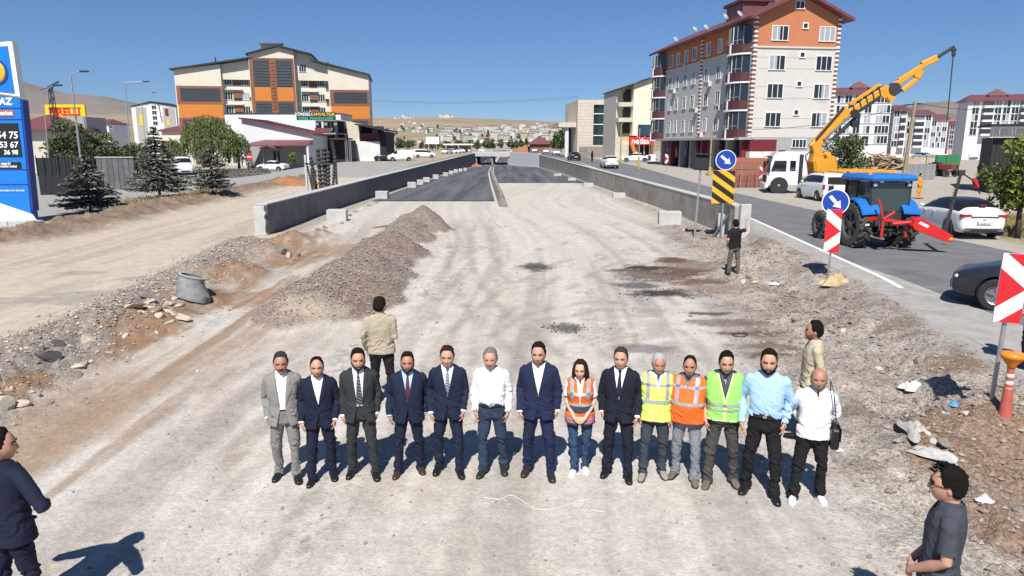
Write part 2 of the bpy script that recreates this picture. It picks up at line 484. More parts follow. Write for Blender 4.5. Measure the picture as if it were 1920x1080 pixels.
    yfar = sst(90, 130, y) * (x < -13) * (y < 300)
    c = lerp(c, [.37, .30, .22], yfar * .8)
    # bank of rubble beside the asphalt road
    xe = XE(y)
    k = sst(xe - 5.0, xe - 3.2, x + 1.0 * (n3 - .5)) * (1 - sst(xe - .5, xe, x)) * sst(44, 34, y)
    c = lerp(c, [.33, .29, .25], k * .85); st = st + .9 * k
    c = lerp(c, [.20, .155, .125], k * sst(.5, .68, fbm(x * 1.1, y * 1.1, 83)) * .75)
    c = lerp(c, [.40, .36, .31], k * sst(.5, .68, fbm(x * 2.3, y * 2.3, 84)) * .6)
    for px, py, rr in ((1860, 835, 1.3), (1960, 870, 1.5), (1780, 850, .6), (1900, 950, .6), (1790, 700, .6)):
        gx, gy = G(px, py, .3)
        c = lerp(c, [.225, .155, .112], sst(1.1, .5, np.hypot(x - gx, y - gy) / rr + .8 * (n3 - .5)) * .9)
    rest = sst(-.2, .6, x - XR(y)) * (y < 300)
    c = lerp(c, [.37, .335, .29], rest * .9); st = st * (1 - .5 * rest)
    dust = sst(xe - .6, xe - .1, x) * (1 - rest)
    c = lerp(c, [.34, .32, .30], dust)
    c = lerp(c, [.27, .22, .11], sst(.2, .6, n3) * sst(1, 2.5, x - XR(y)) * sst(32, 26, y) * (y > 14) * .9)
    # burnt oil and bitumen spills
    for px, py, rx, ry, s, colr in ((1250, 551, 1.25, .55, 1., (.045, .043, .042)), (1230, 515, 1.6, 1.5, .7, (.14, .105, .085)), (1285, 500, 1.3, 1.6, .55, (.17, .11, .075)), (1330, 540, 1.2, .9, .45, (.2, .13, .09)),
                                    (1005, 500, .55, .9, .8, (.10, .095, .09)), (1062, 617, .45, .5, .7, (.12, .11, .10)), (1370, 605, 1.0, .35, .6, (.15, .11, .085)), (1440, 650, .9, .35, .7, (.16, .12, .09)), (1205, 655, .7, .35, .6, (.17, .16, .15)), (1215, 503, .9, .55, 1., (.055, .045, .04)), (1275, 512, 1.1, .8, .9, (.13, .085, .06)), (1195, 535, 1.0, .5, .8, (.13, .125, .12)), (1320, 528, 1.2, .5, .8, (.16, .11, .08)), (1260, 487, .9, .6, .9, (.12, .08, .06)), (1385, 625, 1.0, .25, .8, (.15, .12, .10)), (1330, 588, .7, .18, .9, (.12, .09, .07)), (1450, 668, .8, .3, .9, (.14, .11, .085))):
        gx, gy = G(px, py)
        q = np.hypot((x - gx) / rx, (y - gy) / ry) + 1.3 * (fbm(x * 1.2, y * 3.5, 85) - .5) + .7 * (fine - .5)
        c = lerp(c, colr, sst(1.12, .55, q) * min(1, s * 1.25))
    # concrete-pale floor of the cutting before the asphalt
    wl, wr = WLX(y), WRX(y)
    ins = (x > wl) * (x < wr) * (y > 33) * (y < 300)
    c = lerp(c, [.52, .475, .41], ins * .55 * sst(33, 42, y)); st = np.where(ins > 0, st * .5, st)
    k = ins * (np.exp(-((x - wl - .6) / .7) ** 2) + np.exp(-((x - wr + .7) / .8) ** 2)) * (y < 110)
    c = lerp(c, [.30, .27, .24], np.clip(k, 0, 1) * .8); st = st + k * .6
    # fields and bare hills
    f = sst(300, 520, r)
    fld = np.broadcast_to(np.array([.31, .235, .155]), c.shape)
    fld = lerp(fld, [.26, .235, .135], sst(.45, .62, fbm(x / 130, y / 420, 91)))
    fld = lerp(fld, [.36, .28, .19], sst(.5, .66, fbm(x / 200, y / 160, 92)) * .8)
    c = lerp(c, 0, f) + fld * f[..., None]
    mt = sst(3800, 5200, r)
    c = lerp(c, [.25, .205, .165], mt)
    c = lerp(c, [.17, .16, .125], mt * sst(.5, .65, fbm(x / 500, y / 900, 93)) * .7)
    return np.concatenate([np.clip(c, .01, .9), np.clip(st, 0, 1.4)[..., None]], -1)

def build_ground():
    ds = list(1.5 * 1.008 ** np.arange(0, 465))
    ds += list(ds[-1] * 1.02 ** np.arange(1, 270))
    ds = np.array([-60., -20., -4.] + ds)
    us = np.concatenate([np.linspace(-2.6, -.92, 26)[:-1], np.linspace(-.92, .92, 560), np.linspace(.92, 2.6, 26)[1:]])
    Y, U = np.meshgrid(ds, us, indexing='ij')
    X = U * np.maximum(Y, 1.5 + np.abs(Y) * (Y < 0))
    Z = heights(X, np.maximum(Y, .5)) * sst(-10, 1.5, Y) if True else 0
    n, m = Y.shape
    me = bpy.data.meshes.new('ground')
    me.vertices.add(n * m)
    me.vertices.foreach_set('co', np.stack([X, Y, Z], -1).astype(np.float32).ravel())
    i = np.arange(n * m).reshape(n, m)
    q = np.stack([i[:-1, :-1], i[:-1, 1:], i[1:, 1:], i[1:, :-1]], -1).reshape(-1, 4)
    nf = len(q)
    me.loops.add(nf * 4); me.polygons.add(nf)
    me.loops.foreach_set('vertex_index', q.ravel().astype(np.int32))
    me.polygons.foreach_set('loop_start', np.arange(0, nf * 4, 4, dtype=np.int32))
    me.polygons.foreach_set('use_smooth', np.ones(nf, bool))
    me.update(calc_edges=True)
    a = me.color_attributes.new('soil', 'FLOAT_COLOR', 'POINT')
    a.data.foreach_set('color', soil(X, np.maximum(Y, .5)).astype(np.float32).ravel())
    m_ = bpy.data.materials.new('soil_and_gravel'); m_.use_nodes = True
    nt = m_.node_tree; b = nt.nodes['Principled BSDF']; b.inputs['Roughness'].default_value = .95
    b.inputs['Specular IOR Level'].default_value = .15
    at = nt.nodes.new('ShaderNodeVertexColor'); at.layer_name = 'soil'
    tc = nt.nodes.new('ShaderNodeTexCoord')
    def nz(scale, detail=4, rough=.6):
        k = nt.nodes.new('ShaderNodeTexNoise'); k.inputs['Scale'].default_value = scale; k.inputs['Detail'].default_value = detail; k.inputs['Roughness'].default_value = rough
        nt.links.new(tc.outputs['Object'], k.inputs['Vector']); return k
    def mr(src, a, b_, c, d):
        k = nt.nodes.new('ShaderNodeMapRange'); k.inputs[1].default_value = a; k.inputs[2].default_value = b_; k.inputs[3].default_value = c; k.inputs[4].default_value = d
        nt.links.new(src, k.inputs[0]); return k.outputs[0]
    def mul(a_, b_):
        k = nt.nodes.new('ShaderNodeMath'); k.operation = 'MULTIPLY'; nt.links.new(a_, k.inputs[0])
        if isinstance(b_, float): k.inputs[1].default_value = b_
        else: nt.links.new(b_, k.inputs[1])
        return k.outputs[0]
    v1 = mr(nz(2.2, 6, .7).outputs['Fac'], .3, .7, .84, 1.14)
    v2 = mr(nz(14, 5, .75).outputs['Fac'], .3, .7, .80, 1.18)
    vo = nt.nodes.new('ShaderNodeTexVoronoi'); vo.inputs['Scale'].default_value = 30; nt.links.new(tc.outputs['Object'], vo.inputs['Vector'])
    sx = nt.nodes.new('ShaderNodeSeparateColor'); nt.links.new(vo.outputs['Color'], sx.inputs[0])
    v3 = mr(sx.outputs[0], 0, 1, .62, 1.32)
    one = nt.nodes.new('ShaderNodeMix'); one.data_type = 'FLOAT'; one.inputs[2].default_value = 1.0
    nt.links.new(at.outputs['Alpha'], one.inputs[0]); nt.links.new(v3, one.inputs[3])
    s = mul(mul(v1, v2), one.outputs[0])
    sc = nt.nodes.new('ShaderNodeVectorMath'); sc.operation = 'SCALE'
    nt.links.new(at.outputs['Color'], sc.inputs[0]); nt.links.new(s, sc.inputs['Scale'])
    nt.links.new(sc.outputs[0], b.inputs['Base Color'])
    hh = nt.nodes.new('ShaderNodeMath'); hh.operation = 'ADD'
    nt.links.new(mul(mr(vo.outputs['Distance'], 0, .6, 1, 0), at.outputs['Alpha']), hh.inputs[0]); nt.links.new(nz(40, 4).outputs['Fac'], hh.inputs[1])
    bp = nt.nodes.new('ShaderNodeBump'); bp.inputs['Strength'].default_value = .55; bp.inputs['Distance'].default_value = .025
    nt.links.new(hh.outputs[0], bp.inputs['Height']); nt.links.new(bp.outputs[0], b.inputs['Normal'])
    me.materials.append(m_)
    o = bpy.data.objects.new('ground', me); link(o); o['kind'] = 'structure'
    o['label'] = 'pale graded gravel ground with brown wheel tracks, spills and bare hills beyond'
    return o
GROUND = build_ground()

def sheet(name, ys, xl, xr, nx, m, dz, label, zf=None, kind='structure'):
    """a strip that follows the ground a little above it"""
    ys = np.asarray(ys, float); s = np.linspace(0, 1, nx)
    X = xl(ys)[:, None] * (1 - s) + xr(ys)[:, None] * s; Y = np.repeat(ys[:, None], nx, 1)
    Z = (heights(X, Y) if zf is None else zf(X, Y)) + dz
    b = MB(); n = len(ys)
    b.add(np.stack([X, Y, Z], -1).reshape(-1, 3).tolist(), [(i * nx + j, i * nx + j + 1, (i + 1) * nx + j + 1, (i + 1) * nx + j) for i in range(n - 1) for j in range(nx - 1)])
    return tag(b.build(name, m, None, True), label, None, None, kind)
ASPH = mat('worn_asphalt', (.145, .146, .152), .85, var=.22, scale=1.3, bump=.25, bscale=70)
NEWASPH = mat('fresh_asphalt', (.095, .095, .10), .7, var=.6, scale=.55, bump=.2, bscale=60)
_n = NEWASPH.node_tree; _t = [k for k in _n.nodes if k.type == 'TEX_NOISE'][0]; _mp = _n.nodes.new('ShaderNodeMapping'); _mp.inputs['Scale'].default_value = (1.6, .06, 1); _mp.inputs['Rotation'].default_value = (0, 0, .12)
_n.links.new([k for k in _n.nodes if k.type == 'TEX_COORD'][0].outputs['Object'], _mp.inputs['Vector']); _n.links.new(_mp.outputs[0], _t.inputs['Vector'])
PAINT = mat('road_paint', (.74, .74, .72), .7, var=.18, scale=9)
ROADY = np.concatenate([np.linspace(6, 60, 90), np.linspace(61, 425, 180)])
sheet('road', ROADY, XE, XR, 9, ASPH, .03, 'two lane asphalt road curving past the site', lambda X, Y: RB(Y))
sheet('road_marking', np.linspace(17.2, 160, 150), lambda y: XE(y) + .30, lambda y: XE(y) + .45, 2, PAINT, .036, 'white edge line of the asphalt road', lambda X, Y: RB(Y))
sheet('road_shoulder', np.linspace(6, 50, 90), lambda y: XE(y) - .5, lambda y: XE(y) + np.interp(y, [6, 12, 17, 22, 60], [1.9, 1.7, 1.0, .34, .26]), 5, mat('dusty_road_shoulder', (.33, .315, .295), .95, var=.2, scale=2.5, bump=.2, bscale=40), .033, 'dusty grey shoulder along the left edge of the asphalt road', lambda X, Y: np.where(np.arange(5)[None] == 0, heights(X, Y) - .08, RB(Y)))
DIV = [(-.55, 46.5), (-1.15, 60), (-2.1, 82), (-3.6, 120), (-5.7, 200), (-6.3, 262)]
DX = lambda y: np.interp(y, [p[1] for p in DIV], [p[0] for p in DIV])
UY = np.linspace(52, 330, 120)
sheet('carriageway', UY, lambda y: WLX(y) + .9, lambda y: DX(y) - .5, 8, NEWASPH, .05, 'fresh dark asphalt of the left lane descending to the underpass', lambda X, Y: floor_z(Y))
sheet('carriageway', np.linspace(83, 330, 100), lambda y: DX(y) + .5, lambda y: WRX(y) - .35, 8, NEWASPH, .05, 'fresh dark asphalt of the right lane descending to the underpass', lambda X, Y: floor_z(Y))
# ---------------------------------------------------------------- the concrete works of the underpass
CONC = mat('formed_concrete', (.27, .27, .265), .85, var=.22, scale=1.1, bump=.12, bscale=30)
CONCS = mat('darkened_formed_concrete', (.135, .135, .14), .85, var=.25, scale=1.1, bump=.12, bscale=30)  # copy of the formed concrete, the left wall's shade put into its colour
CONCP = mat('pale_concrete', (.46, .455, .435), .85, var=.14, scale=1.6, bump=.1, bscale=30)
CONCD = mat('stained_concrete', (.37, .345, .305), .9, var=.35, scale=.8, bump=.15, bscale=25, dirt=(.27, .20, .135))
BLACKV = mat('black_void_paint', (.02, .02, .022), .8)
WTOP = 1.37
def wall_run(name, label, pts, bot, top, th, m, mcap, seg, side):
    """panels cast one after another: every panel is a piece; side = where its back lies"""
    L = [0.]
    for a, b in zip(pts[:-1], pts[1:]): L.append(L[-1] + math.hypot(b[0] - a[0], b[1] - a[1]))
    tot = L[-1]; n = max(1, round(tot / seg))
    t = thing(name, label, 'wall', (pts[0][0], pts[0][1], 0))
    ox, oy = pts[0][0], pts[0][1]
    def P(d): return np.array([np.interp(d, L, [p[k] for p in pts]) for k in (0, 1)])
    for i in range(n):
        d0, d1 = tot * i / n + (.012 if i else 0), tot * (i + 1) / n - (.012 if i < n - 1 else 0)
        a, b = P(d0), P(d1); dr = (b - a) / np.hypot(*(b - a)); nr = np.array([dr[1], -dr[0]]) * side
        e = MB(); z0, z1, t0, t1 = bot(a[1]) - .4, bot(b[1]) - .4, top(a[1]), top(b[1])
        q = [a, b, b + nr * th, a + nr * th]
        v = [(p[0] - ox, p[1] - oy, z) for p, z in zip(q, (z0, z1, z1, z0))] + [(p[0] - ox, p[1] - oy, z) for p, z in zip(q, (t0, t1, t1, t0))]
        e.add(v, [(3, 2, 1, 0), (4, 5, 6, 7), (0, 1, 5, 4), (1, 2, 6, 5), (2, 3, 7, 6), (3, 0, 4, 7)]); e.fix = True
        e.build('panel', m, t)
        if mcap:
            e = MB(); q = [a - nr * .02, b - nr * .02, b + nr * (th + .05), a + nr * (th + .05)]
            v = [(p[0] - ox, p[1] - oy, z + .003) for p, z in zip(q, (t0, t1, t1, t0))] + [(p[0] - ox, p[1] - oy, z + .055) for p, z in zip(q, (t0, t1, t1, t0))]
            e.add(v, [(3, 2, 1, 0), (4, 5, 6, 7), (0, 1, 5, 4), (1, 2, 6, 5), (2, 3, 7, 6), (3, 0, 4, 7)]); e.fix = True
            e.build('coping', mcap, t)
    return t
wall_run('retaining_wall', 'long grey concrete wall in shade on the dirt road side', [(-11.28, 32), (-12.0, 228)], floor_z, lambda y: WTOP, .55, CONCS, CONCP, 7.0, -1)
wall_run('retaining_wall', 'long concrete wall beside the asphalt road, stained at its near end', [(9.98, 31.1), (7.25, 190)], floor_z, lambda y: WTOP, .5, CONCD, CONCP, 7.0, 1)
wall_run('retaining_wall', 'pale new wall angling in towards the underpass portal', [(7.2, 190.3), (-.9, 227.5)], floor_z, lambda y: WTOP + .35, .5, mat('new_white_concrete', (.66, .67, .66), .8, var=.10, scale=1.2), None, 6.0, 1)
# near end face of the left wall, ragged
e = MB()
prof = [(-11.83, .0)] + [(-11.30 - .03 * (k % 2) - .025 * (k % 3), z) for k, z in enumerate(np.linspace(0, WTOP - .02, 9))] + [(-11.83, WTOP - .02)]
e.prism(prof, 31.78, 31.985, 'y'); tag(e.build('broken_wall_end', CONCP), 'ragged pale stub at the near end of the shaded wall', 'concrete stub')
# white end post of the right wall
e = MB(); e.box(10.15, 10.62, 30.78, 31.05, -.2, 1.5, bev=.02); tag(e.build('end_post', CONCP), 'pale concrete post closing the stained wall at its near end', 'post')
# the middle barrier, bare and curving
DIRTC = mat('dirty_barrier_concrete', (.25, .22, .19), .9, var=.4, scale=2.5, bump=.3, bscale=12)
t = thing('median_barrier', 'low rough barrier of concrete blocks curving down the middle of the cutting', 'barrier', (DIV[0][0], DIV[0][1], 0))
ys = list(np.linspace(46.5, 110, 22)) + list(np.linspace(116, 262, 22))
for a, b in zip(ys[:-1], ys[1:]):
    e = MB(); xa, xb = float(DX(a)), float(DX(b)); h = .62 + .12 * random.random() - (.25 if a < 49 else 0)
    rings = []
    for y, x in ((a + .02, xa), (b - .02, xb)):
        z = floor_z(y); rings.append([(x - DIV[0][0] + dx, y - DIV[0][1], z + dz) for dx, dz in ((-.30, -.2), (.30, -.2), (.28, .12), (.12, h), (-.12, h), (-.28, .12))])
    e.loft(rings); e.fix = True; e.build('block', DIRTC, t)
# the underpass: deck, lintel, side walls, pier
t = thing('underpass', 'road bridge with white lintel closing the cutting at its far end', 'bridge', (-6.4, 228, 0))
zf = -2.35
e = MB(); e.box(-6.2, 6.2, 0, 26, .35, 1.25); e.build('deck', CONC, t)
e = MB(); e.box(-6.3, 6.3, -.45, -.003, .30, 1.62, bev=.04); e.build('lintel', CONCP, t)
e = MB(); e.box(-6.3, 6.3, 26.003, 26.4, .30, 1.6); e.build('lintel', CONCP, t)
for s in (-1, 1):
    e = MB(); e.box(s * 5.45 - .5, s * 5.45 + .5, .05, 26, zf - .6, .347); e.build('side_wall', CONC, t)
e = MB(); e.box(-.22, .22, .1, 26, zf - .6, .347); e.build('middle_wall', CONC, t)
wall_run('retaining_wall', 'pale curved wall seen through the underpass on its left', [(-11.8, 255), (-11.2, 290), (-8.4, 330), (-3, 380)], floor_z, lambda y: 1.2, .4, CONCP, None, 9., -1)
wall_run('retaining_wall', 'grey wall seen through the underpass on its right', [(-1.0, 255), (.2, 300), (4, 360)], floor_z, lambda y: .9, .4, CONC, None, 9., 1)
# guard rail on the bridge
t = thing('bridge_railing', 'thin pale railing along the top of the underpass', 'railing', (-6.4, 227.9, 1.62))
for x in np.linspace(-6, 6, 9):
    e = MB(); e.box(x - .05, x + .05, -.05, .05, 0, .95); e.build('post', CONCP, t)
e = MB(); e.box(-6.2, 6.2, -.10, -.053, .75, .92); e.build('rail', CONCP, t)
# concrete blocks lying along the walls
def block(px, py, w, h, d, rz, label, m=CONCP, group=None):
    x, y = G(px, py, float(floor_z(G(px, py)[1])))
    t = MB(); t.box(-w / 2, w / 2, -d / 2, d / 2, -.05, h, bev=.03)
    o = t.build('concrete_block', m); o.location = (x, y, H(x, y)); o.rotation_euler.z = rz
    tag(o, label, 'concrete block', group); return o
block(633, 414, 1.05, .62, .8, .1, 'large pale concrete block against the shaded wall, nearest of its row')
block(1255, 420, 1.15, .66, .75, -.1, 'large pale concrete block near the stained end of the road side wall')
for k, (px, py, w) in enumerate(((717, 373, .95), (800, 341, .8), (817, 335, .75), (835, 329, .7), (846, 325, .7), (855, 322, .7), (864, 319, .65), (872, 317, .65), (772, 352, .85), (788, 346, .7))):
    block(px, py, w, .55 + .1 * random.random(), .6, random.uniform(-.2, .2), {717: 'pale concrete block at the corner of the dark asphalt by the shaded wall', 772: 'second pale block from the asphalt corner along the shaded wall', 788: 'third pale block from the asphalt corner along the shaded wall', 800: 'fourth pale block from the asphalt corner along the shaded wall', 817: 'fifth pale block from the asphalt corner along the shaded wall'}.get(px, 'small pale block at the far end of the row along the shaded wall'), group='blocks along the foot of the shaded wall')
for k, (px, py, w) in enumerate(((1160, 370, 1.0), (1103, 349, 1.0), (1072, 338, 1.0), (1045, 329, 1.1))):
    block(px, py, w, .38, .6, random.uniform(-.2, .2), ('nearest', 'second nearest', 'second farthest', 'farthest')[k] + ' of the flat concrete blocks along the foot of the road side wall', group='blocks along the foot of the road side wall')
# ---------------------------------------------------------------- buildings
CREAM = mat('cream_render', (.66, .60, .49), .85, var=.06, scale=.5, bump=.05, bscale=40)
OFFW = mat('off_white_render', (.58, .55, .505), .85, var=.06, scale=.4, bump=.05, bscale=40)
WHITER = mat('white_render', (.66, .66, .655), .8, var=.06, scale=.5)
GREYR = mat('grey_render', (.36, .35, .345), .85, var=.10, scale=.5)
TERRA = mat('terracotta_render', (.50, .185, .085), .85, var=.07, scale=.5)
ORANGEP = mat('orange_cladding', (.58, .195, .028), .6, var=.05, scale=.6)
BROWNP = mat('brown_brick_cladding', (.235, .095, .048), .75, var=.12, scale=3)
MAROON = mat('maroon_roof_sheet', (.165, .058, .064), .5, var=.14, scale=1.2)
MAROOND = mat('dark_maroon_panel', (.085, .026, .026), .5, var=.12, scale=2)
REDP = mat('red_shop_panel', (.165, .020, .026), .5, var=.08, scale=2)
GLASS = mat('dark_window_glass', (.020, .026, .032), .08, spec=.6)
GLASSB = mat('blue_tinted_glass', (.022, .042, .095), .06, spec=.7)
GLASSG = mat('green_tinted_glass', (.016, .036, .034), .07, spec=.7)
FRAMEW = mat('white_window_frame', (.78, .78, .77), .5)
FRAMED = mat('dark_metal_frame', (.03, .032, .036), .5)
LOUVRE = mat('slate_louvre', (.060, .066, .075), .45, var=.1, scale=2)
CURT = mat('white_curtain', (.34, .365, .385), .9, var=.12, scale=8)
TRAV = mat('travertine_cladding', (.58, .52, .42), .8, var=.10, scale=1.2)
STEELG = mat('galvanised_steel', (.42, .43, .44), .45, metal=.6, var=.12, scale=4)
CREAMB = mat('pale_yellow_render', (.80, .715, .54), .85, var=.05, scale=.4)
WOODT = mat('weathered_timber', (.30, .235, .16), .9, var=.3, scale=5)
_wc = {}
def window(root, x, y, z, w, h, rot=0., nm=2, fr=FRAMEW, gl=GLASS, curtain=.5, fw=.07, out=.06, name='window'):
    """frame proud of the wall at (x, y, z = centre), with panes set back in it and a curtain behind some"""
    w, h = round(w, 2), round(h, 2)
    k = (w, h, nm, fr.name, fw)
    if k not in _wc:
        e = MB()
        e.box(-w / 2, w / 2, -out, .02, h / 2 - fw, h / 2); e.box(-w / 2 - .04, w / 2 + .04, -out - .05, .02, -h / 2, -h / 2 + fw * .9)
        for s in (-1, 1): e.box(min(s * w / 2, s * (w / 2 - fw)), max(s * w / 2, s * (w / 2 - fw)), -out, .02, -h / 2 + fw * .9, h / 2 - fw)
        for q in range(1, nm + 1):
            c = -w / 2 + w * q / (nm + 1); e.box(c - fw * .45, c + fw * .45, -out + .01, .02, -h / 2 + fw * .9, h / 2 - fw)
        p = MB(); p.box(-w / 2 + fw * .5, w / 2 - fw * .5, -.018, .01, -h / 2 + fw * .5, h / 2 - fw * .5)
        _wc[k] = (e.mesh(name, fr, fix=True), {})
    fm, ps = _wc[k]
    if gl.name not in ps:
        p = MB(); p.box(-w / 2 + fw * .5, w / 2 - fw * .5, -.018, .01, -h / 2 + fw * .5, h / 2 - fw * .5); ps[gl.name] = p.mesh('pane', gl)
    o = inst(name, fm, root, (x, y, z), (0, 0, rot))
    inst('pane', ps[gl.name], o)
    if random.random() < curtain:
        side = random.choice((0, 1, 2)); kk = ('c', side)
        if kk not in ps:
            c = MB(); n = 10
            a0, a1 = ((-w / 2 + fw, 0), (0, w / 2 - fw), (-w / 2 + fw, w / 2 - fw))[side]
            c.add([(a0 + (a1 - a0) * i / n, -.024 - .006 * (i % 2), zz) for zz in (-h / 2 + fw, h / 2 - fw) for i in range(n + 1)], [(i, i + 1, n + 2 + i, n + 1 + i) for i in range(n)])
            ps[kk] = c.mesh('curtain', CURT)
        inst('curtain', ps[kk], o)
    return o
def part(name, m, root, fn, smooth=False):
    e = MB(); fn(e); return e.build(name, m, root, smooth)
def pbox(name, m, root, x0, x1, y0, y1, z0, z1, bev=0.):
    e = MB(); e.box(min(x0, x1), max(x0, x1), min(y0, y1), max(y0, y1), min(z0, z1), max(z0, z1), bev=bev); return e.build(name, m, root)
class Face:
    """the plane of a facade that looks at the camera: pixels of the photograph to metres on it"""
    def __init__(s, px, Y, ref=200, yaw=0.):
        s.Y = Y; s.ref = ref; s.yaw = yaw; s.x0 = D(px, ref, Y)[0]; s.zY = Y
    def x(s, px):
        u, yd, w = ray(px, s.ref); k = u / yd; c, q = math.cos(s.yaw), math.sin(s.yaw)
        return (k * s.Y - s.x0) / (c - k * q)
    def z(s, py): return D(960, py, s.zY)[2]

# ---- the orange and cream block with the stepped gable
F = Face(330, 132, 180, R(9)); F.zY = 135
hot = thing('apartment_building', 'wide cream and orange block with dark louvred windows under a stepped gable', 'building', (F.x0, 132, 0), R(9))
X, Z = F.x, F.z
pbox('wall', CREAM, hot, X(417), X(617), 1.5, 14, -1, Z(150))
part('wall', CREAM, hot, lambda e: e.prism([(0, -1), (X(417), -1), (X(417), Z(121) - .1), (0, Z(134))], 0, 14, 'y'))
part('wall', CREAM, hot, lambda e: e.prism([(X(617), -1), (X(692), -1), (X(692), Z(139)), (X(617), Z(121.5))], 0, 14, 'y'))
part('wall', CREAM, hot, lambda e: e.prism([(X(417), Z(150) + .01), (X(472), Z(150) + .01), (X(472), Z(112.5)), (X(417), Z(121) - .1)], .6, 14, 'y'))
part('wall', CREAM, hot, lambda e: e.prism([(X(556), Z(150) + .01), (X(617), Z(150) + .01), (X(617), Z(121.5)), (X(588), Z(114)), (X(588), Z(103)), (X(556), Z(95))], .6, 14, 'y'))
part('tower', CREAM, hot, lambda e: e.prism([(X(472), -1), (X(556), -1), (X(556), Z(96)), (X(527), Z(89)), (X(472), Z(104))], -.6, 14.2, 'y'))
def roofline(pts, y0=-.9, y1=14.5, th=.28):
    part('roof', FRAMED, hot, lambda e: e.prism([(X(a), Z(b) + .03) for a, b in pts] + [(X(a), Z(b) + .03 + th) for a, b in pts[::-1]], y0, y1, 'y'))
roofline([(324, 135.5), (472, 112)], -.7); roofline([(468, 105.5), (527, 88.7)], -1.3); roofline([(527.3, 88.7), (590, 103.6)], -1.3); roofline([(587, 113.5), (695, 140)], -.7)
pbox('chimney_house', OFFW, hot, X(490), X(524), 3, 7, Z(104), Z(78)); part('chimney_house_roof', MAROON, hot, lambda e: e.prism([(2.4, Z(80)), (7.6, Z(78)), (7.6, Z(70)), (2.4, Z(79))], X(488), X(526), 'x'))
for a, b, yt in ((330, 417, 163), (617, 692, 167)):
    k = 0 if a == 330 else 4
    f_ = pbox('brick_panel', BROWNP, hot, X(a + 2), X(b - .5), -.10, .01, Z(197 + k * .3), Z(yt))
    w = pbox('louvred_window', LOUVRE, f_, X(a + 9), X(b - 4), -.13, -.09, Z(191 + k * .5), Z(yt + 4))
    for q in range(7): pbox('louvre', LOUVRE, w, X(a + 9), X(b - 4), -.19, -.131, Z(191) + (Z(yt + 4) - Z(191)) * (q + .2) / 7, Z(191) + (Z(yt + 4) - Z(191)) * (q + .75) / 7)
    pbox('orange_panel', ORANGEP, hot, X(a + 3), X(b - .5), -.11, .01, Z(222), Z(197 + k * .3) - .02)
    pbox('brick_panel', BROWNP, hot, X(a + 2), X(b - .5), -.12, .01, Z(240), Z(222) - .02)
    pbox('louvred_window', LOUVRE, hot, X(a + 9), X(b - 4), -.16, -.125, Z(238), Z(225))
pbox('brick_panel', BROWNP, hot, X(473), X(555), -.70, -.59, -1, Z(110))
for a, b in ((480, 509), (522, 551)):
    for y0, y1, n in ((163, 113, 9), (214, 192, 4)):
        w = pbox('louvred_window', LOUVRE, hot, X(a), X(b), -.74, -.69, Z(y0), Z(y1))
        for q in range(n): pbox('louvre', LOUVRE, w, X(a), X(b), -.80, -.741, Z(y0) + (Z(y1) - Z(y0)) * (q + .15) / n, Z(y0) + (Z(y1) - Z(y0)) * (q + .8) / n)
    pbox('orange_panel', ORANGEP, hot, X(a), X(b + 1), -.74, -.69, Z(190), Z(164.5))
for q in range(14): pbox('brick_rib', BROWNP, hot, X(512), X(519), -.78, -.701, Z(205) + (Z(113) - Z(205)) * q / 14, Z(205) + (Z(113) - Z(205)) * (q + .7) / 14)
for cx0, cx1, cb, yy in ((426, 458, (435, 451), (152, 180, 206)), (570, 601, (579, 594), (154, 182, 207))):
    for r in yy:
        for c in (cx0, cx1): window(hot, X(c), .6 if r < 150 else 1.5, Z(r), 1.35, 1.45, nm=2, curtain=.3)
        pbox('brick_panel', BROWNP, hot, X(cb[0]), X(cb[1]), 1.30, 1.51, Z(r + 4), Z(r - 7))
        pbox('void', GLASS, hot, X(cb[0]), X(cb[1]), 1.36, 1.505, Z(r + 8), Z(r + 4) - .01)
        pbox('slab_band', OFFW, hot, X(cb[0]) - 1.5, X(cb[1]) + .2, .9, 1.51, Z(r + 17), Z(r + 15))
        pbox('balcony_box', FRAMED, hot, X(cx1 + 8), X(cx1 + 17), .85, 1.51, Z(r + 7), Z(r + 2))
window(hot, X(569.5), .6, Z(126.5), 1.35, 1.45, nm=2, curtain=.2)
for px, py in ((407, 113), (617, 118)): part('flue', FRAMED, hot, lambda e: e.cyl((X(px), 1, Z(py + 4)), .12, 1.6, 8))
# ---- white podium in front of it
F = Face(423, 126, 240); X, Z = F.x, F.z
pod = thing('podium_building', 'plain white two storey annex between the willows and the cafe sign', 'building', (F.x0, 126, 0))
pbox('wall', WHITER, pod, 0, X(640), 0, 9, -1, Z(213.5)); pbox('parapet', FRAMED, pod, -.1, X(640), -.12, 9.1, Z(213.5) + .003, Z(212))
# ---- the low white restaurant with maroon sheet roofs
F = Face(457, 104, 280); X, Z = F.x, F.z
res = thing('restaurant', 'low white building with a sloping maroon sheet roof and a maroon porch', 'building', (F.x0, 104, 0))
part('wall', WHITER, res, lambda e: e.prism([(0, -.5), (X(588), -.5), (X(588), Z(253)), (0, Z(224))], 0, 9, 'y'))
part('roof', MAROON, res, lambda e: e.prism([(-.3, Z(223)), (X(592), Z(253.5)), (X(592), Z(252.5) + .1), (-.3, Z(221.5) + .05)], -.5, 12, 'y'))
sl = (Z(252.5) - Z(221.5)) / (X(592) + .3)
seam = MB(); seam.box(-.03, .03, -.5, 12, 0, .07); seam = seam.mesh('roof_seam', MAROON)
for q in range(16):
    x = -.1 + q * (X(592) + .2) / 15.5; inst('roof_seam', seam, res, (x, 0, Z(221.5) + .05 + sl * (x + .3)), (0, 0, 0))
pbox('lower_wall', GREYR, res, .3, X(587), -.03, .01, -.5, Z(274))
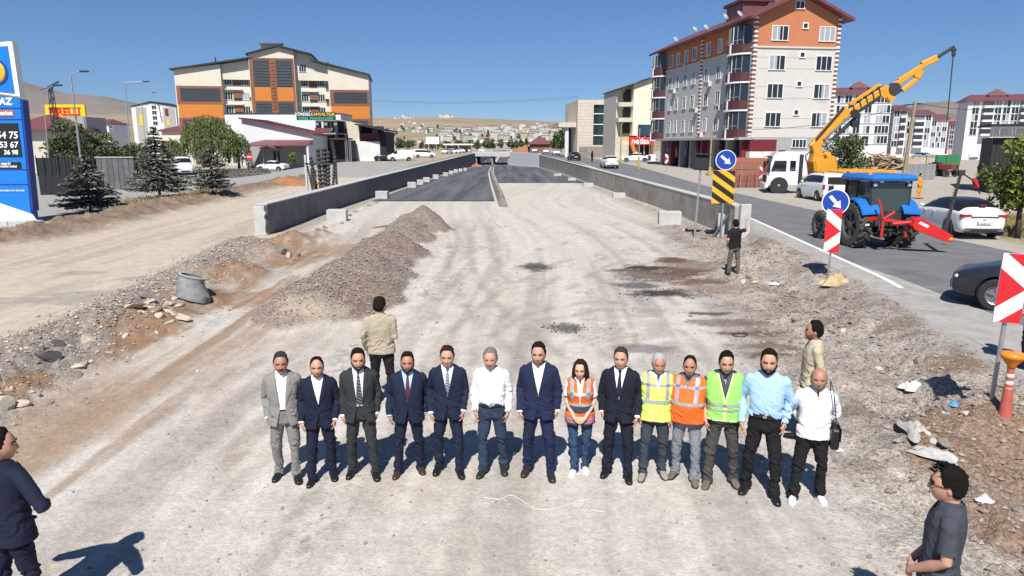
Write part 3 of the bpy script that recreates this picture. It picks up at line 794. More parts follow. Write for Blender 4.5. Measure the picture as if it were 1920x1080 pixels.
part('porch_roof', MAROON, res, lambda e: e.add([(X(457), -3.4, Z(275)), (X(590), -3.4, Z(273.5)), (X(588), -.02, Z(264)), (X(497), -.02, Z(264)), (X(457), -3.4, Z(275) + .14), (X(590), -3.4, Z(273.5) + .14), (X(588), -.02, Z(264) + .14), (X(497), -.02, Z(264) + .14)],
     [(0, 1, 2, 3), (7, 6, 5, 4), (0, 4, 5, 1), (1, 5, 6, 2), (2, 6, 7, 3), (3, 7, 4, 0)]))
part('porch_gable', MAROON, res, lambda e: e.prism([(X(503), Z(277.5)), (X(519), Z(271)), (X(535), Z(277.5)), (X(533), Z(278.5)), (X(519), Z(274)), (X(505), Z(278.5))], -4.3, -1.5, 'y'))
for px in (507, 532, 460, 586): part('porch_post', STEELG, res, lambda e: e.cyl((X(px), -3.2, Z(276) / 2 - .2), .05, Z(276) + .3, 8))
pbox('door', FRAMED, res, X(512), X(524), -.06, 0, 0, Z(283)); pbox('doorstep', CONCP, res, X(505), X(536), -1.4, -.04, 0, .2)
pbox('end_wall', WHITER, res, X(587.2), X(590.5), -3.3, 0, -.5, Z(272))
# ---- the cafe and workshop row behind it
F = Face(595, 112, 260); X, Z = F.x, F.z
caf = thing('cafe_building', 'unfinished grey concrete cafe with a terrace under a two line sign board', 'building', (F.x0, 112, 0))
for px in (596, 612, 630): pbox('column', CONC, caf, X(px) - .25, X(px) + .25, 0, .5, -.3, Z(226))
pbox('slab', CONC, caf, X(594), X(633), -.8, 9, Z(252), Z(249)); pbox('slab', CONC, caf, X(594), X(633), -.2, 9, Z(227), Z(225))
pbox('back_wall', FRAMED, caf, X(596), X(632), 5, 5.3, -.3, Z(227)); pbox('railing', MAROON, caf, X(594), X(624), -.85, -.72, Z(249) + .02, Z(240))
for px in (597, 606, 617): pbox('curtain', CURT, caf, X(px), X(px + 5), .6, .7, Z(246), Z(228))
pbox('awning', MAROOND, caf, X(625), X(656), -2.4, 2, Z(262), Z(259)); 
for px in (653, 656, 660, 663): part('pipe_post', STEELG, caf, lambda e: e.cyl((X(px), -2.2, Z(262) / 2), .06, Z(262), 8))
pbox('dark_opening', BLACKV, caf, X(597), X(654), -.05, 5, -.3, Z(263))
sgn = thing('sign_board', 'black and green cafe sign board with two lines of lettering', 'sign', (D(555, 219, 110)[0], 110.4, Z(219)))
fx = lambda px: D(px, 219, 110)[0] - D(555, 219, 110)[0]
pbox('board', BLACKV, sgn, 0, fx(628), -.15, .1, -.02, Z(211) - Z(219)); pbox('board', mat('dark_green_board', (.01, .055, .035), .5), sgn, 0, fx(628), -.15, .1, Z(226) - Z(219), -.025)
text('YÖRESEL', .62, 'lettering', mat('white_letter', (.85, .85, .85), .5), sgn, (fx(567), -.17, .30), align='CENTER', bold=.012)
text('KAHVALTILIK', .62, 'lettering', mat('yellow_letter', (.80, .50, .08), .5), sgn, (fx(605), -.17, .30), align='CENTER', bold=.012)
text('YEREL MAHSULLERİ', .62, 'lettering', mat('teal_letter', (.05, .42, .30), .5), sgn, (fx(591), -.17, -.32), align='CENTER', bold=.012)
F = Face(632, 118, 260); X, Z = F.x, F.z
wsh = thing('workshop', 'workshop with a beige concrete gable, dark red sheet panel and white lower wall', 'building', (F.x0, 118, 0))
part('wall', TRAV, wsh, lambda e: e.prism([(0, -.3), (X(674), -.3), (X(674), Z(233)), (0, Z(224))], 0, 8, 'y'))
pbox('window', FRAMED, wsh, X(646), X(650), -.05, .02, Z(253), Z(241))
part('shed_roof', BLACKV, wsh, lambda e: e.prism([(X(672), Z(234.5)), (X(726), Z(246)), (X(726), Z(244)), (X(672), Z(232))], -2.5, 10, 'y'))
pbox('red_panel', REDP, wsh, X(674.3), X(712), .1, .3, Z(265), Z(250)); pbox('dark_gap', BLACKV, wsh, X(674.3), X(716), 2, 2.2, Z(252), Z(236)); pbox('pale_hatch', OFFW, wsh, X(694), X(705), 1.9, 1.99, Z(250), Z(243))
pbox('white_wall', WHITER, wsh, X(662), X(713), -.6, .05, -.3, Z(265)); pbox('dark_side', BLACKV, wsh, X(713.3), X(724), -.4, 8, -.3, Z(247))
# ---- small cream house with the maroon hip roof, and the buildings on the far left
def hip_house(px0, px1, pyt, pye, Y, depth, m, roof, name, label, ext=.5, base=-1., ref=250):
    f = Face(px0, Y, ref); t = thing(name, label, 'building', (f.x0, Y, 0)); w = f.x(px1); ze, zt = f.z(pye), f.z(pyt)
    pbox('wall', m, t, 0, w, 0, depth, base, ze)
    r = min(w, depth) * .5
    part('roof', roof, t, lambda e: (e.add([(-ext, -ext, ze), (w + ext, -ext, ze), (w + ext, depth + ext, ze), (-ext, depth + ext, ze), (r * .8, depth / 2, zt), (w - r * .8, depth / 2, zt)], [(3, 2, 1, 0), (0, 1, 5, 4), (1, 2, 5), (2, 3, 4, 5), (3, 0, 4)])))
    pbox('fascia', roof, t, -ext, w + ext, -ext, depth + ext, ze - .25, ze - .004)
    return t, f
t, f = hip_house(303, 362, 232, 244, 128, 9, CREAM, MAROON, 'service_building', 'small cream building with a maroon hip roof beside the willow')
window(t, f.x(352), 0, f.z(282), .9, 1.3, nm=1, curtain=0); part('wall_lamp', FRAMED, t, lambda e: e.ell((f.x(338), -.15, f.z(262)), (.25, .2, .25), 8, 6))
t, f = hip_house(20, 85, 212, 242, 92, 10, TRAV, MAROON, 'service_building', 'beige building with a deep maroon roof behind the price totem', 1.0)
t, f = hip_house(176, 205, 222, 232, 300, 16, WHITER, MAROON, 'house', 'small white house with a maroon roof on the dry slope past the billboard', .6, -2)
for z in (1, 2): window(t, 3., 0, f.z(238), 1.6, 1.4, nm=1, curtain=0).location.x = 2.5 + 5 * (z - 1)
f = Face(247, 285, 210); X, Z = f.x, f.z
t = thing('apartment_building', 'distant grey and white apartment block with yellow corner strips', 'building', (f.x0, 285, 0))
pbox('wall', WHITER, t, 0, X(330), 0, 14, -3, Z(200)); part('roof', FRAMED, t, lambda e: e.prism([(-.6, Z(199.5)), (X(285), Z(189.5)), (X(331), Z(199)), (X(285), Z(192))], -.5, 15, 'y'))
part('gable', WHITER, t, lambda e: e.prism([(0, Z(200) + .01), (X(330), Z(200) + .01), (X(285), Z(192.5))], 0, 14, 'y'))
for a, b, m in ((255, 274, GREYR), (306, 328, GREYR)): pbox('grey_panel', m, t, X(a), X(b), -.2, 0, -3, Z(201))
for a, b, y0, y1 in ((261, 268, 236, 215), (312, 317, 236, 224)): pbox('yellow_strip', mat('yellow_render', (.66, .50, .05), .8), t, X(a), X(b), -.35, -.21, Z(y0), Z(y1))
pbox('red_panel', REDP, t, X(310), X(316), -.35, -.21, Z(217), Z(204))
for r in (201, 211, 221, 231): window(t, X(289.5), 0, Z(r), 1.9, 1.5, nm=1, curtain=0)
for q, ch in enumerate('OFİSNET'): text(ch, 1.15, 'lettering', mat('dark_letter', (.08, .02, .05), .5), t, (X(299 + q * .6), -.1, Z(199 + q * 5)), bold=.02)

# ---- the five storey apartment house on the right
F = Face(1408, 72, 180); X, Z = F.x, F.z
YAW = R(8)
apt = thing('apartment_building', 'tall apartment house with an orange top floor and brown corner balconies', 'building', (F.x0, 72, .5), YAW)
ZB = -.5
W = X(1577); Lside = 28.
zA, zO, zE, zR = Z(257) + ZB, Z(89) + ZB, Z(30) + ZB, Z(-12) + ZB
st = (zO - zA) / 3.0 if False else 3.05
pbox('wall', OFFW, apt, 0, W, 0, Lside, zA, zO)
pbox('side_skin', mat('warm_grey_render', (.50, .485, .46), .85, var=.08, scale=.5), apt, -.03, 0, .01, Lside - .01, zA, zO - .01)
pbox('top_floor_wall', TERRA, apt, -.002, W + .002, -.002, Lside, zO + .16, zE)
part('gable', TERRA, apt, lambda e: e.prism([(0, zE + .003), (W, zE + .003), (W / 2, zR)], 0, Lside, 'y'))
sl = (zR - zE) / (W / 2)
for s in (0, 1):
    pr = [(-.9, zE - .9 * sl + .05), (W / 2, zR + .05), (W / 2, zR + .33), (-.9, zE - .9 * sl + .33)]
    if s: pr = [(W - a, b) for a, b in pr]
    part('roof', MAROON, apt, lambda e: e.prism(pr, -.9, Lside + .8, 'y'))
pbox('gutter', MAROOND, apt, -1.05, -.91, -.9, Lside + .8, zE - .9 * sl, zE - .9 * sl + .2)
pbox('roof_house', MAROON, apt, 1.2, 4.0, 5.5, 9.5, zE + .5, zE + 2.4); pbox('roof_house_top', MAROOND, apt, .9, 4.3, 5.2, 9.8, zE + 2.403, zE + 2.7); pbox('chimney', BROWNP, apt, 3.2, 4.1, 2.6, 3.4, zE + 1.6, zR + .8)
pbox('floor_band', OFFW, apt, -.12, W + .05, -.12, Lside, zO, zO + .157)
for py in (107, 128, 162, 184, 222, 240): pbox('groove_line', GREYR, apt, .5, W - .5, -.012, .005, Z(py) + ZB, Z(py) + ZB + .035)
for py in (61, 116.5, 170, 224):
    for px in (1455, 1549): window(apt, X(px) + (0 if py > 100 else .1), 0, Z(py) + ZB, 1.75, 1.45, nm=2, curtain=.7)
for py in (46, 101, 156, 210): window(apt, X(1506 - (py - 46) * .03), 0, Z(py) + ZB, .62, .62, nm=0, curtain=0, fw=.10)
window(apt, X(1492), 0, Z(7) + ZB, 1.0, .8, nm=1, curtain=0)
qb = MB(); qb.box(-.055, .34, -.055, .34, 0, .17); qb = qb.mesh('quoin', BROWNP); qw = MB(); qw.box(-.05, .30, -.05, .30, 0, .17); qw = qw.mesh('quoin', FRAMEW)
z = zA + .2; k = 0
while z < zE - .2:
    inst('quoin', qb if k % 2 else qw, apt, (0, 0, z)); inst('quoin', qb if k % 2 else qw, apt, (W, 0, z), (0, 0, PI / 2)); z += .215; k += 1
def Lpx(px, py=200):
    """distance along the side facade of what the photograph shows at that column"""
    u, yd, w = ray(px, py); k = u / yd; c, s = math.cos(YAW), math.sin(YAW)
    return (F.x0 - k * 72) / (k * c + s)
q0 = Lpx(1312)
z = zA + .2; k = 0
qs = MB(); qs.box(-.10, .02, -.28, .28, 0, .17); qsb = qs.mesh('quoin', BROWNP); qsw = qs.mesh('quoin', FRAMEW)
while z < zE - .4:
    inst('quoin', qsb if k % 2 else qsw, apt, (-.03, q0, z)); z += .215; k += 1
lv = [Z(y) + ZB for y in (226, 171, 117, 62)]
for zi, zc in enumerate(lv):
    for px in (1323, 1345, 1283, 1298, 1256, 1268): window(apt, -.03, Lpx(px), zc - .15, 1.15, 1.5, rot=-PI / 2, nm=1, curtain=.5)
    for L0, L1 in ((.5, 4.6), (Lside - 3.6, Lside - .4)):
        zb_ = zc - 1.9
        b_ = part('balcony', MAROOND, apt, lambda e: e.prism([(-.031, L0)] + [(-.03 - 1.35 * math.sin(PI * q / 10) ** .5, L0 + (L1 - L0) * q / 10) for q in range(1, 10)] + [(-.031, L1)], zb_ + .16, zb_ + 1.05, 'z'))
        part('slab', FRAMEW, b_, lambda e: e.prism([(-.031, L0 - .05)] + [(-.03 - 1.45 * math.sin(PI * q / 10) ** .5, L0 + (L1 - L0) * q / 10) for q in range(1, 10)] + [(-.031, L1 + .05)], zb_, zb_ + .155, 'z'))
        part('glazing', GLASS, b_, lambda e: e.prism([(-.031, L0 + .1)] + [(-.03 - 1.2 * math.sin(PI * q / 10) ** .5, L0 + .1 + (L1 - L0 - .2) * q / 10) for q in range(1, 10)] + [(-.031, L1 - .1)], zb_ + 1.055, zb_ + 2.75, 'z'))
        for q in (1, 2.5, 4, 5.5, 7, 8.5):
            xx, yy = -.03 - 1.23 * math.sin(PI * q / 10) ** .5, L0 + .1 + (L1 - L0 - .2) * q / 10
            pbox('mullion', FRAMEW if q == 4 else STEELG, b_, xx - .03, xx + .03, yy - .03, yy + .03, zb_ + 1.06, zb_ + 2.74)
        part('rail', STEELG, b_, lambda e: e.tube([(-.03 - 1.5 * math.sin(PI * q / 10) ** .5, L0 + (L1 - L0) * q / 10, zb_ + 1.38) for q in range(1, 10)], .03, 6))
        pbox('corner_pier', FRAMEW, b_, -1.44, -1.30, (L0 + L1) / 2 - .3, (L0 + L1) / 2 - .05, zb_ + .1, zb_ + 1.2)
# ground floor: shopfronts along the side, red panel and grey wall on the front
pbox('ground_floor_core', BLACKV, apt, 1.4, W, .9, Lside, -.5, zA - .25); pbox('soffit', GREYR, apt, -1.0, W, -.02, Lside, zA - .25, zA - .003)
pbox('red_panel', REDP, apt, .25, X(1466), -.04, .85, Z(284) + ZB, zA - .26)
pbox('white_wall', WHITER, apt, .25, X(1562), -.06, .85, -.5, Z(284) + ZB - .003); pbox('grey_wall', GREYR, apt, X(1466) + .01, W, -.03, .85, Z(284) + ZB, zA - .26)
window(apt, X(1512), -.03, Z(269) + ZB, 1.6, .9, nm=3, curtain=0)
for k in range(8):
    y0 = 1.0 + k * 3.35
    pbox('shop_column', CONC if k % 3 else REDP, apt, -.25, .35, y0 - .25, y0 + .25, -.5, zA - .26)
    g_ = pbox('shop_window', (GLASS, GLASSB, GLASS)[k % 3], apt, 1.2, 1.38, y0 + .3, y0 + 3.0, -.4, zA - .9)
    pbox('shop_sign', (MAROOND, mat('faded_blue_sign', (.06, .10, .17), .5), BLACKV, REDP)[k % 4], apt, .9, 1.15, y0 + .3, y0 + 3.0, zA - 1.2, zA - .30)
    for q in (1, 2): pbox('shop_mullion', STEELG, g_, 1.13, 1.195, y0 + .3 + q * .9 - .03, y0 + .3 + q * .9 + .03, -.4, zA - .9)
# dishes, air conditioners and stains that keep the big apartment house from looking new
for q, (L_, zz) in enumerate(((6.5, lv[1]), (9.6, lv[2]), (13.0, lv[1]), (17.5, lv[3]), (20.5, lv[2]), (11.2, lv[0]))):
    a_ = pbox('air_conditioner', OFFW, apt, -.42, -.04, Lpx(1312) * 0 + L_, L_ + .8, zz - 1.55, zz - .98, bev=.03)
    part('fan_grille', FRAMED, a_, lambda e: e.cyl((-.43, L_ + .4, zz - 1.27), .21, .02, 12, 'x'))
for q, L_ in enumerate((4.0, 8.5, 12.5, 17, 22)):
    d_ = part('satellite_dish', GREYR, apt, lambda e: e.lathe([(.02, .0), (.22, .03), (.38, .11), (.40, .13)], 14, (0, 0, 0), 'y')); d_.location = (.3 + .5 * (q % 2), L_, zE + 1.0 + .5 * (q % 2)); d_.rotation_euler = (R(-35), 0, R(30))
    part('dish_mast', STEELG, apt, lambda e: e.cyl((.3 + .5 * (q % 2), L_ + .1, zE + .55 + .4 * (q % 2)), .025, .9, 6))
for px, py0, py1 in ((1549, 178, 192), (1455, 178, 186), (1549, 233, 241)): pbox('damp_stain', mat('damp_render', (.50, .485, .46), .9, var=.2, scale=2), apt, X(px) - .5, X(px) + .6, -.006, .003, Z(py1) + ZB, Z(py0) + ZB)
# ---- pale yellow house beyond it with the tyre shop
F = Face(1187, 119, 220); X, Z = F.x, F.z
ybl = thing('shop_building', 'pale yellow windowless gable with a blue glazed shop and red sign at its foot', 'building', (F.x0, 119, .3), R(6))
part('wall', CREAMB, ybl, lambda e: e.prism([(0, Z(258)), (X(1240), Z(258)), (X(1240), Z(143)), (0, Z(159))], 0, 11, 'y'))
part('roof', FRAMED, ybl, lambda e: e.prism([(X(1158), Z(172)), (X(1242), Z(142)), (X(1242), Z(140)), (X(1158), Z(170))], -.6, 11.5, 'y'))
part('stair_wing', TRAV, ybl, lambda e: e.prism([(X(1160), -.5), (-.02, -.5), (-.02, Z(163)), (X(1160), Z(170))], 2, 11, 'y'))
for py in (195, 224): part('curved_balcony', TRAV, ybl, lambda e: e.prism([(X(1160), Z(py + 8)), (-.02, Z(py + 8)), (-.02, Z(py)), (X(1160), Z(py))], .2, 2, 'y'))
for py in (180, 210, 240): part('dark_arch', FRAMED, ybl, lambda e: e.prism([(X(1174), Z(py + 13)), (-.03, Z(py + 13)), (-.03, Z(py - 10)), (X(1178), Z(py - 10)), (X(1172), Z(py))], 1.8, 1.99, 'y'))
pbox('blue_glazing', GLASSB, ybl, X(1197), X(1222), -.15, .3, Z(258), Z(237)); pbox('pilaster', BROWNP, ybl, X(1222.5), X(1228), -.3, .3, -.5, Z(237)); pbox('shop_opening', BLACKV, ybl, .1, X(1222), .4, 3, -.5, Z(258) - .01)
for px in (1196, 1210): pbox('shop_column', OFFW, ybl, X(px), X(px + 1.5), -.1, .4, -.5, Z(258))
pbox('white_counter', WHITER, ybl, X(1214), X(1226), -2.2, -1.6, -.5, 2.2)
part('orange_brace', ORANGEP, ybl, lambda e: e.prism([(X(1180), Z(271)), (X(1187), Z(271)), (X(1193), Z(289)), (X(1186), Z(289))], -1.0, -.6, 'y'))
sg = thing('shop_sign', 'red tyre shop sign with bold white lettering', 'sign', (ybl.location.x + X(1180.5), 118.2, Z(264.5)), R(6))
pbox('board', mat('bright_red_sign', (.72, .02, .03), .5), sg, 0, X(1221) - X(1180.5), -.2, .2, Z(271.5) - Z(264.5), Z(257) - Z(264.5))
text('petlas', 1.3, 'lettering', mat('white_letter', (.85, .85, .85), .5), sg, ((X(1221) - X(1180.5)) / 2, -.22, -.02), bold=.03, sx=1.0)
for px0, px1, m_, lb in ((1165, 1179, mat('yellow_white_sign', (.72, .42, .10), .6), 'small orange and white shop sign left of the red tyre sign'),):
    s2 = thing('shop_sign', lb, 'sign', (D(px0, 265, 117)[0], 117, Z(268)))
    pbox('board', m_, s2, 0, D(px1, 265, 117)[0] - D(px0, 265, 117)[0], -.1, .1, .35, .95); pbox('board', OFFW, s2, 0, D(px1, 265, 117)[0] - D(px0, 265, 117)[0], -.1, .1, -.25, .34)
# ---- beige public building with tall glazing and a canopy
F = Face(1083, 150, 230); X, Z = F.x, F.z
pub = thing('public_building', 'beige stone clad public building with a tall green glazed bay and flat canopy', 'building', (F.x0, 150, 0), R(4))
pbox('wall', TRAV, pub, 0, X(1113), 0, 18, -1, Z(187)); pbox('wall', TRAV, pub, X(1150), X(1157), 0, 18, -1, Z(187)); pbox('wall', TRAV, pub, X(1113), X(1150), 0, 18, Z(196), Z(187)); pbox('wall', TRAV, pub, X(1113), X(1150), 0, 18, -1, Z(272))
g_ = pbox('glazing', GLASSG, pub, X(1113), X(1150), .5, .7, Z(272), Z(196))
for py in (213, 233, 254): pbox('spandrel', FRAMEW, pub, X(1113), X(1150), .25, .499, Z(py + .8), Z(py - .8))
for px in (1122, 1132, 1141): pbox('mullion', FRAMED, pub, X(px) - .05, X(px) + .05, .42, .499, Z(272), Z(196))
for r in range(14): pbox('stone_joint', GREYR, pub, 0, X(1113), -.012, .004, Z(272) + (Z(188) - Z(272)) * r / 14, Z(272) + (Z(188) - Z(272)) * r / 14 + .05)
pbox('canopy', TRAV, pub, X(1050), -.01, 2, 14, Z(238), Z(229)); 
for px in (1067,): part('canopy_column', WHITER, pub, lambda e: e.cyl((X(px), 3, Z(238) / 2), .45, Z(238), 14))
pbox('plinth_wall', mat('brown_grey_stone', (.24, .205, .175), .9, var=.3, scale=1.5), pub, X(1084), X(1160), -2.4, -2.0, -1, Z(275)); pbox('dark_recess', BLACKV, pub, X(1072), -.02, 9, 9.4, -1, Z(238) - .01)
# ---- white apartment houses further right
def slab_block(px0, px1, pyr, pye, pyb, Y, depth, yaw, label, cols, rows, wall=WHITER, roof=MAROON, top=None, side=None, band=True, balc=()):
    f = Face(px0, Y, 230, yaw); t = thing('apartment_building', label, 'building', (f.x0, Y, 0), yaw)
    w = f.x(px1); ze, zr = f.z(pye), f.z(pyr)
    pbox('wall', wall, t, 0, w, 0, depth, -2, ze)
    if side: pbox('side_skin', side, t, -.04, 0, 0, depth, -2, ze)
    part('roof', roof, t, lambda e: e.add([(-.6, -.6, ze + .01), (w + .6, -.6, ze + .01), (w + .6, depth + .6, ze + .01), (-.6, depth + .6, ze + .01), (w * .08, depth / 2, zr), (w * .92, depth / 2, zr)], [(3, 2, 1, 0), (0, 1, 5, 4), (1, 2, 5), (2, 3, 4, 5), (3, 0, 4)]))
    if top: pbox('roof_house', wall, t, w * top[0], w * top[1], depth * .3, depth * .6, ze + .3, f.z(top[2]) - .4); part('roof_house_cap', roof, t, lambda e: e.add([(w * top[0] - .4, depth * .25, f.z(top[2]) - .4), (w * top[1] + .4, depth * .25, f.z(top[2]) - .4), (w * top[1] + .4, depth * .65, f.z(top[2]) - .4), (w * top[0] - .4, depth * .65, f.z(top[2]) - .4), (w * (top[0] + top[1]) / 2, depth * .45, f.z(top[2]) + .8)], [(3, 2, 1, 0), (0, 1, 4), (1, 2, 4), (2, 3, 4), (3, 0, 4)]))
    for r in rows:
        for c in cols: window(t, f.x(c), 0, f.z(r), 1.15, 1.3, nm=1, curtain=.5)
        if band: pbox('floor_band', GREYR, t, 0, w, -.05, .004, f.z(r + 9.5), f.z(r + 8))
        for a, b in balc:
            g = pbox('balcony', wall, t, f.x(a), f.x(b), -1.1, 0, f.z(r + 8), f.z(r + 4)); pbox('balcony_recess', mat('shaded_balcony', (.16, .165, .17), .6, var=.3, scale=1.5), t, f.x(a), f.x(b), -.03, .004, f.z(r + 3.8), f.z(r - 4.5))
    return t, f
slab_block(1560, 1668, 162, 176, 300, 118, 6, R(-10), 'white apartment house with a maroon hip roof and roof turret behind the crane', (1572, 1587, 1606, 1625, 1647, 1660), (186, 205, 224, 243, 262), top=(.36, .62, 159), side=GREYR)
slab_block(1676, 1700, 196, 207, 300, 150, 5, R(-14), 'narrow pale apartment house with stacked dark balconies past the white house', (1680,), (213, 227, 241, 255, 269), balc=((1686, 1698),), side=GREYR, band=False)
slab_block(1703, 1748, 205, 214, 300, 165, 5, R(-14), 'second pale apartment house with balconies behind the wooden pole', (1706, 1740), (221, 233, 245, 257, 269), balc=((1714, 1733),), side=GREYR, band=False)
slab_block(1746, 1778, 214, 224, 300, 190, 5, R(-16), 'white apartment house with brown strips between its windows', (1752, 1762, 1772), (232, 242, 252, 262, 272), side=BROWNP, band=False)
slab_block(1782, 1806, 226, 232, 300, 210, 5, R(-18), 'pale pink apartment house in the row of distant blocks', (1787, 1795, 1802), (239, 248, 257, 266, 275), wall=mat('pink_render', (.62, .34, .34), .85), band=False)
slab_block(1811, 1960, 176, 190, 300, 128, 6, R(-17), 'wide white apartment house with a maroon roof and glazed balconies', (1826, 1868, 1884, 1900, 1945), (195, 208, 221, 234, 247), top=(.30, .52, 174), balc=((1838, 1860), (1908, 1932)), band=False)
# ---- the black hut at the right edge
F = Face(1848, 52, 300); X, Z = F.x, F.z
hut = thing('hut', 'black timber hut with a grey board fascia behind the green tree', 'hut', (F.x0, 52, .5), R(-27))
pbox('wall', BLACKV, hut, .3, 7, 0, 6, -.5, Z(258) - .5); pbox('roof', BLACKV, hut, -.1, 7.4, -.5, 6.4, Z(236) - .5, Z(233) - .5)
fb = MB(); fb.box(0, .17, -.45, -.40, Z(257) - .5, Z(236.2) - .5); fb = fb.mesh('fascia_board', mat('grey_board', (.13, .13, .135), .8, var=.25, scale=4))
for q in range(38): inst('fascia_board', fb, hut, (q * .19, -.006 * (q % 2), 0))
wb = MB(); wb.box(0, .24, -.05, -.004, -.4, Z(258) - .52); wb = wb.mesh('wall_board', mat('black_board', (.022, .022, .024), .8, var=.2, scale=4))
for q in range(26): inst('wall_board', wb, hut, (.3 + q * .26, -.008 * (q % 2), 0))
# ---------------------------------------------------------------- vehicles (front towards +Y in their own space)
CARW = mat('white_car_paint', (.74, .75, .76), .22, spec=.6, var=.04, scale=2)
CARK = mat('black_car_paint', (.018, .020, .026), .18, spec=.6)
CARN = mat('dark_blue_grey_car_paint', (.030, .034, .044), .2, spec=.6, metal=.3)
CARS = mat('silver_car_paint', (.40, .42, .44), .3, metal=.4)
CARR = mat('dark_red_car_paint', (.2, .02, .02), .25)
AUTOG = mat('car_glass', (.012, .015, .018), .05, spec=.7)
RUBBER = mat('tyre_rubber', (.022, .022, .023), .85, var=.2, scale=8)
RUBBERD = mat('dusty_tyre_rubber', (.075, .068, .060), .95, var=.35, scale=5)
ALLOY = mat('wheel_alloy', (.26, .265, .27), .4, metal=.6, var=.2, scale=9)
REDL = mat('red_lamp', (.42, .012, .014), .2)
CLEARL = mat('clear_lamp', (.75, .76, .78), .12)
AMBER = mat('amber_lamp', (.80, .24, .015), .25)
PLASTIC = mat('black_plastic', (.022, .022, .024), .55)
PLATE = mat('number_plate', (.75, .76, .77), .4)
PLATEB = mat('number_plate_blue', (.03, .10, .42), .4)
DRIM = mat('dusty_wheel_rim', (.085, .08, .072), .7, var=.35, scale=6)
_wheel = {}
def wheel(root, x, y, r, w, side, dusty=False, spokes=5, lugs=0):
    k = (r, w, dusty, spokes, lugs)
    if k not in _wheel:
        e = MB(); e.lathe([(r * .62, -w * .42), (r * .66, -w * .5), (r * .92, -w * .5), (r * .995, -w * .36), (r, 0), (r * .995, w * .36), (r * .92, w * .5), (r * .66, w * .5), (r * .62, w * .42)], 28, axis='x', cap=False)
        for q in range(lugs):
            for s in (-1, 1):
                a = 2 * PI * (q + .5 * (s > 0)) / lugs; M = Matrix.Rotation(a, 4, 'X') @ Matrix.Translation((s * w * .24, 0, r * .99)) @ Matrix.Rotation(s * R(38), 4, 'Z')
                e.box(-w * .30, w * .30, -r * .042, r * .042, -.02, r * .062, M)
        g = MB(); g.lathe([(r * .63, w * .30), (r * .60, w * .46), (r * .55, w * .40), (r * .50, w * .18), (0.02, w * .16)], 24, axis='x', cap=False)
        for q in range(spokes):
            M = Matrix.Rotation(2 * PI * q / spokes, 4, 'X'); g.box(w * .18, w * .36, -r * .07, r * .07, r * .08, r * .56, M)
        g.lathe([(r * .16, w * .14), (r * .15, w * .40), (.005, w * .41)], 12, axis='x', cap=False)
        _wheel[k] = (e.mesh('tyre', RUBBERD if dusty else RUBBER, 40, True), g.mesh('rim', DRIM if dusty else ALLOY, 30, True))
    t, g = _wheel[k]
    o = inst('wheel', t, root, (x, y, r), (0, 0, 0 if side > 0 else PI)); o.name = 'wheel'
    inst('rim', g, o)
    return o
KIND = {
 'sedan': ([(0, .36, .80, .66, .92, .52), (.025, .27, .88, .84, 1.0, .64), (.17, .20, .94, .95, 1.05, .74), (.33, .17, .95, .98, 1.40, .60), (.48, .17, .94, .99, 1.46, .62), (.60, .17, .93, .99, 1.43, .62), (.75, .17, .92, .98, 1.02, .78), (.92, .19, .78, .93, .88, .72), (.983, .25, .66, .82, .74, .62), (1, .34, .60, .66, .66, .52)], (2,), (5,), (2, 3, 4, 5)),
 'hatch': ([(0, .40, .90, .72, 1.0, .56), (.02, .28, .98, .88, 1.08, .66), (.06, .22, 1.0, .95, 1.14, .70), (.20, .18, 1.0, .98, 1.42, .62), (.36, .17, .98, .99, 1.48, .64), (.56, .17, .96, .99, 1.46, .64), (.73, .17, .95, .98, 1.08, .80), (.91, .20, .84, .92, .94, .74), (.98, .26, .70, .82, .80, .64), (1, .36, .62, .68, .70, .54)], (2,), (5,), (2, 3, 4, 5)),
 'van': ([(0, .42, 1.08, .86, 1.60, .70), (.015, .30, 1.12, .94, 1.74, .76), (.06, .22, 1.14, .98, 1.80, .80), (.25, .18, 1.12, 1., 1.83, .81), (.45, .17, 1.10, 1., 1.82, .81), (.62, .17, 1.08, .99, 1.76, .80), (.79, .17, 1.06, .98, 1.16, .84), (.93, .20, .92, .93, 1.0, .76), (.985, .26, .74, .84, .84, .66), (1, .36, .64, .70, .70, .56)], (), (5,), (2, 3, 4, 5)),
}
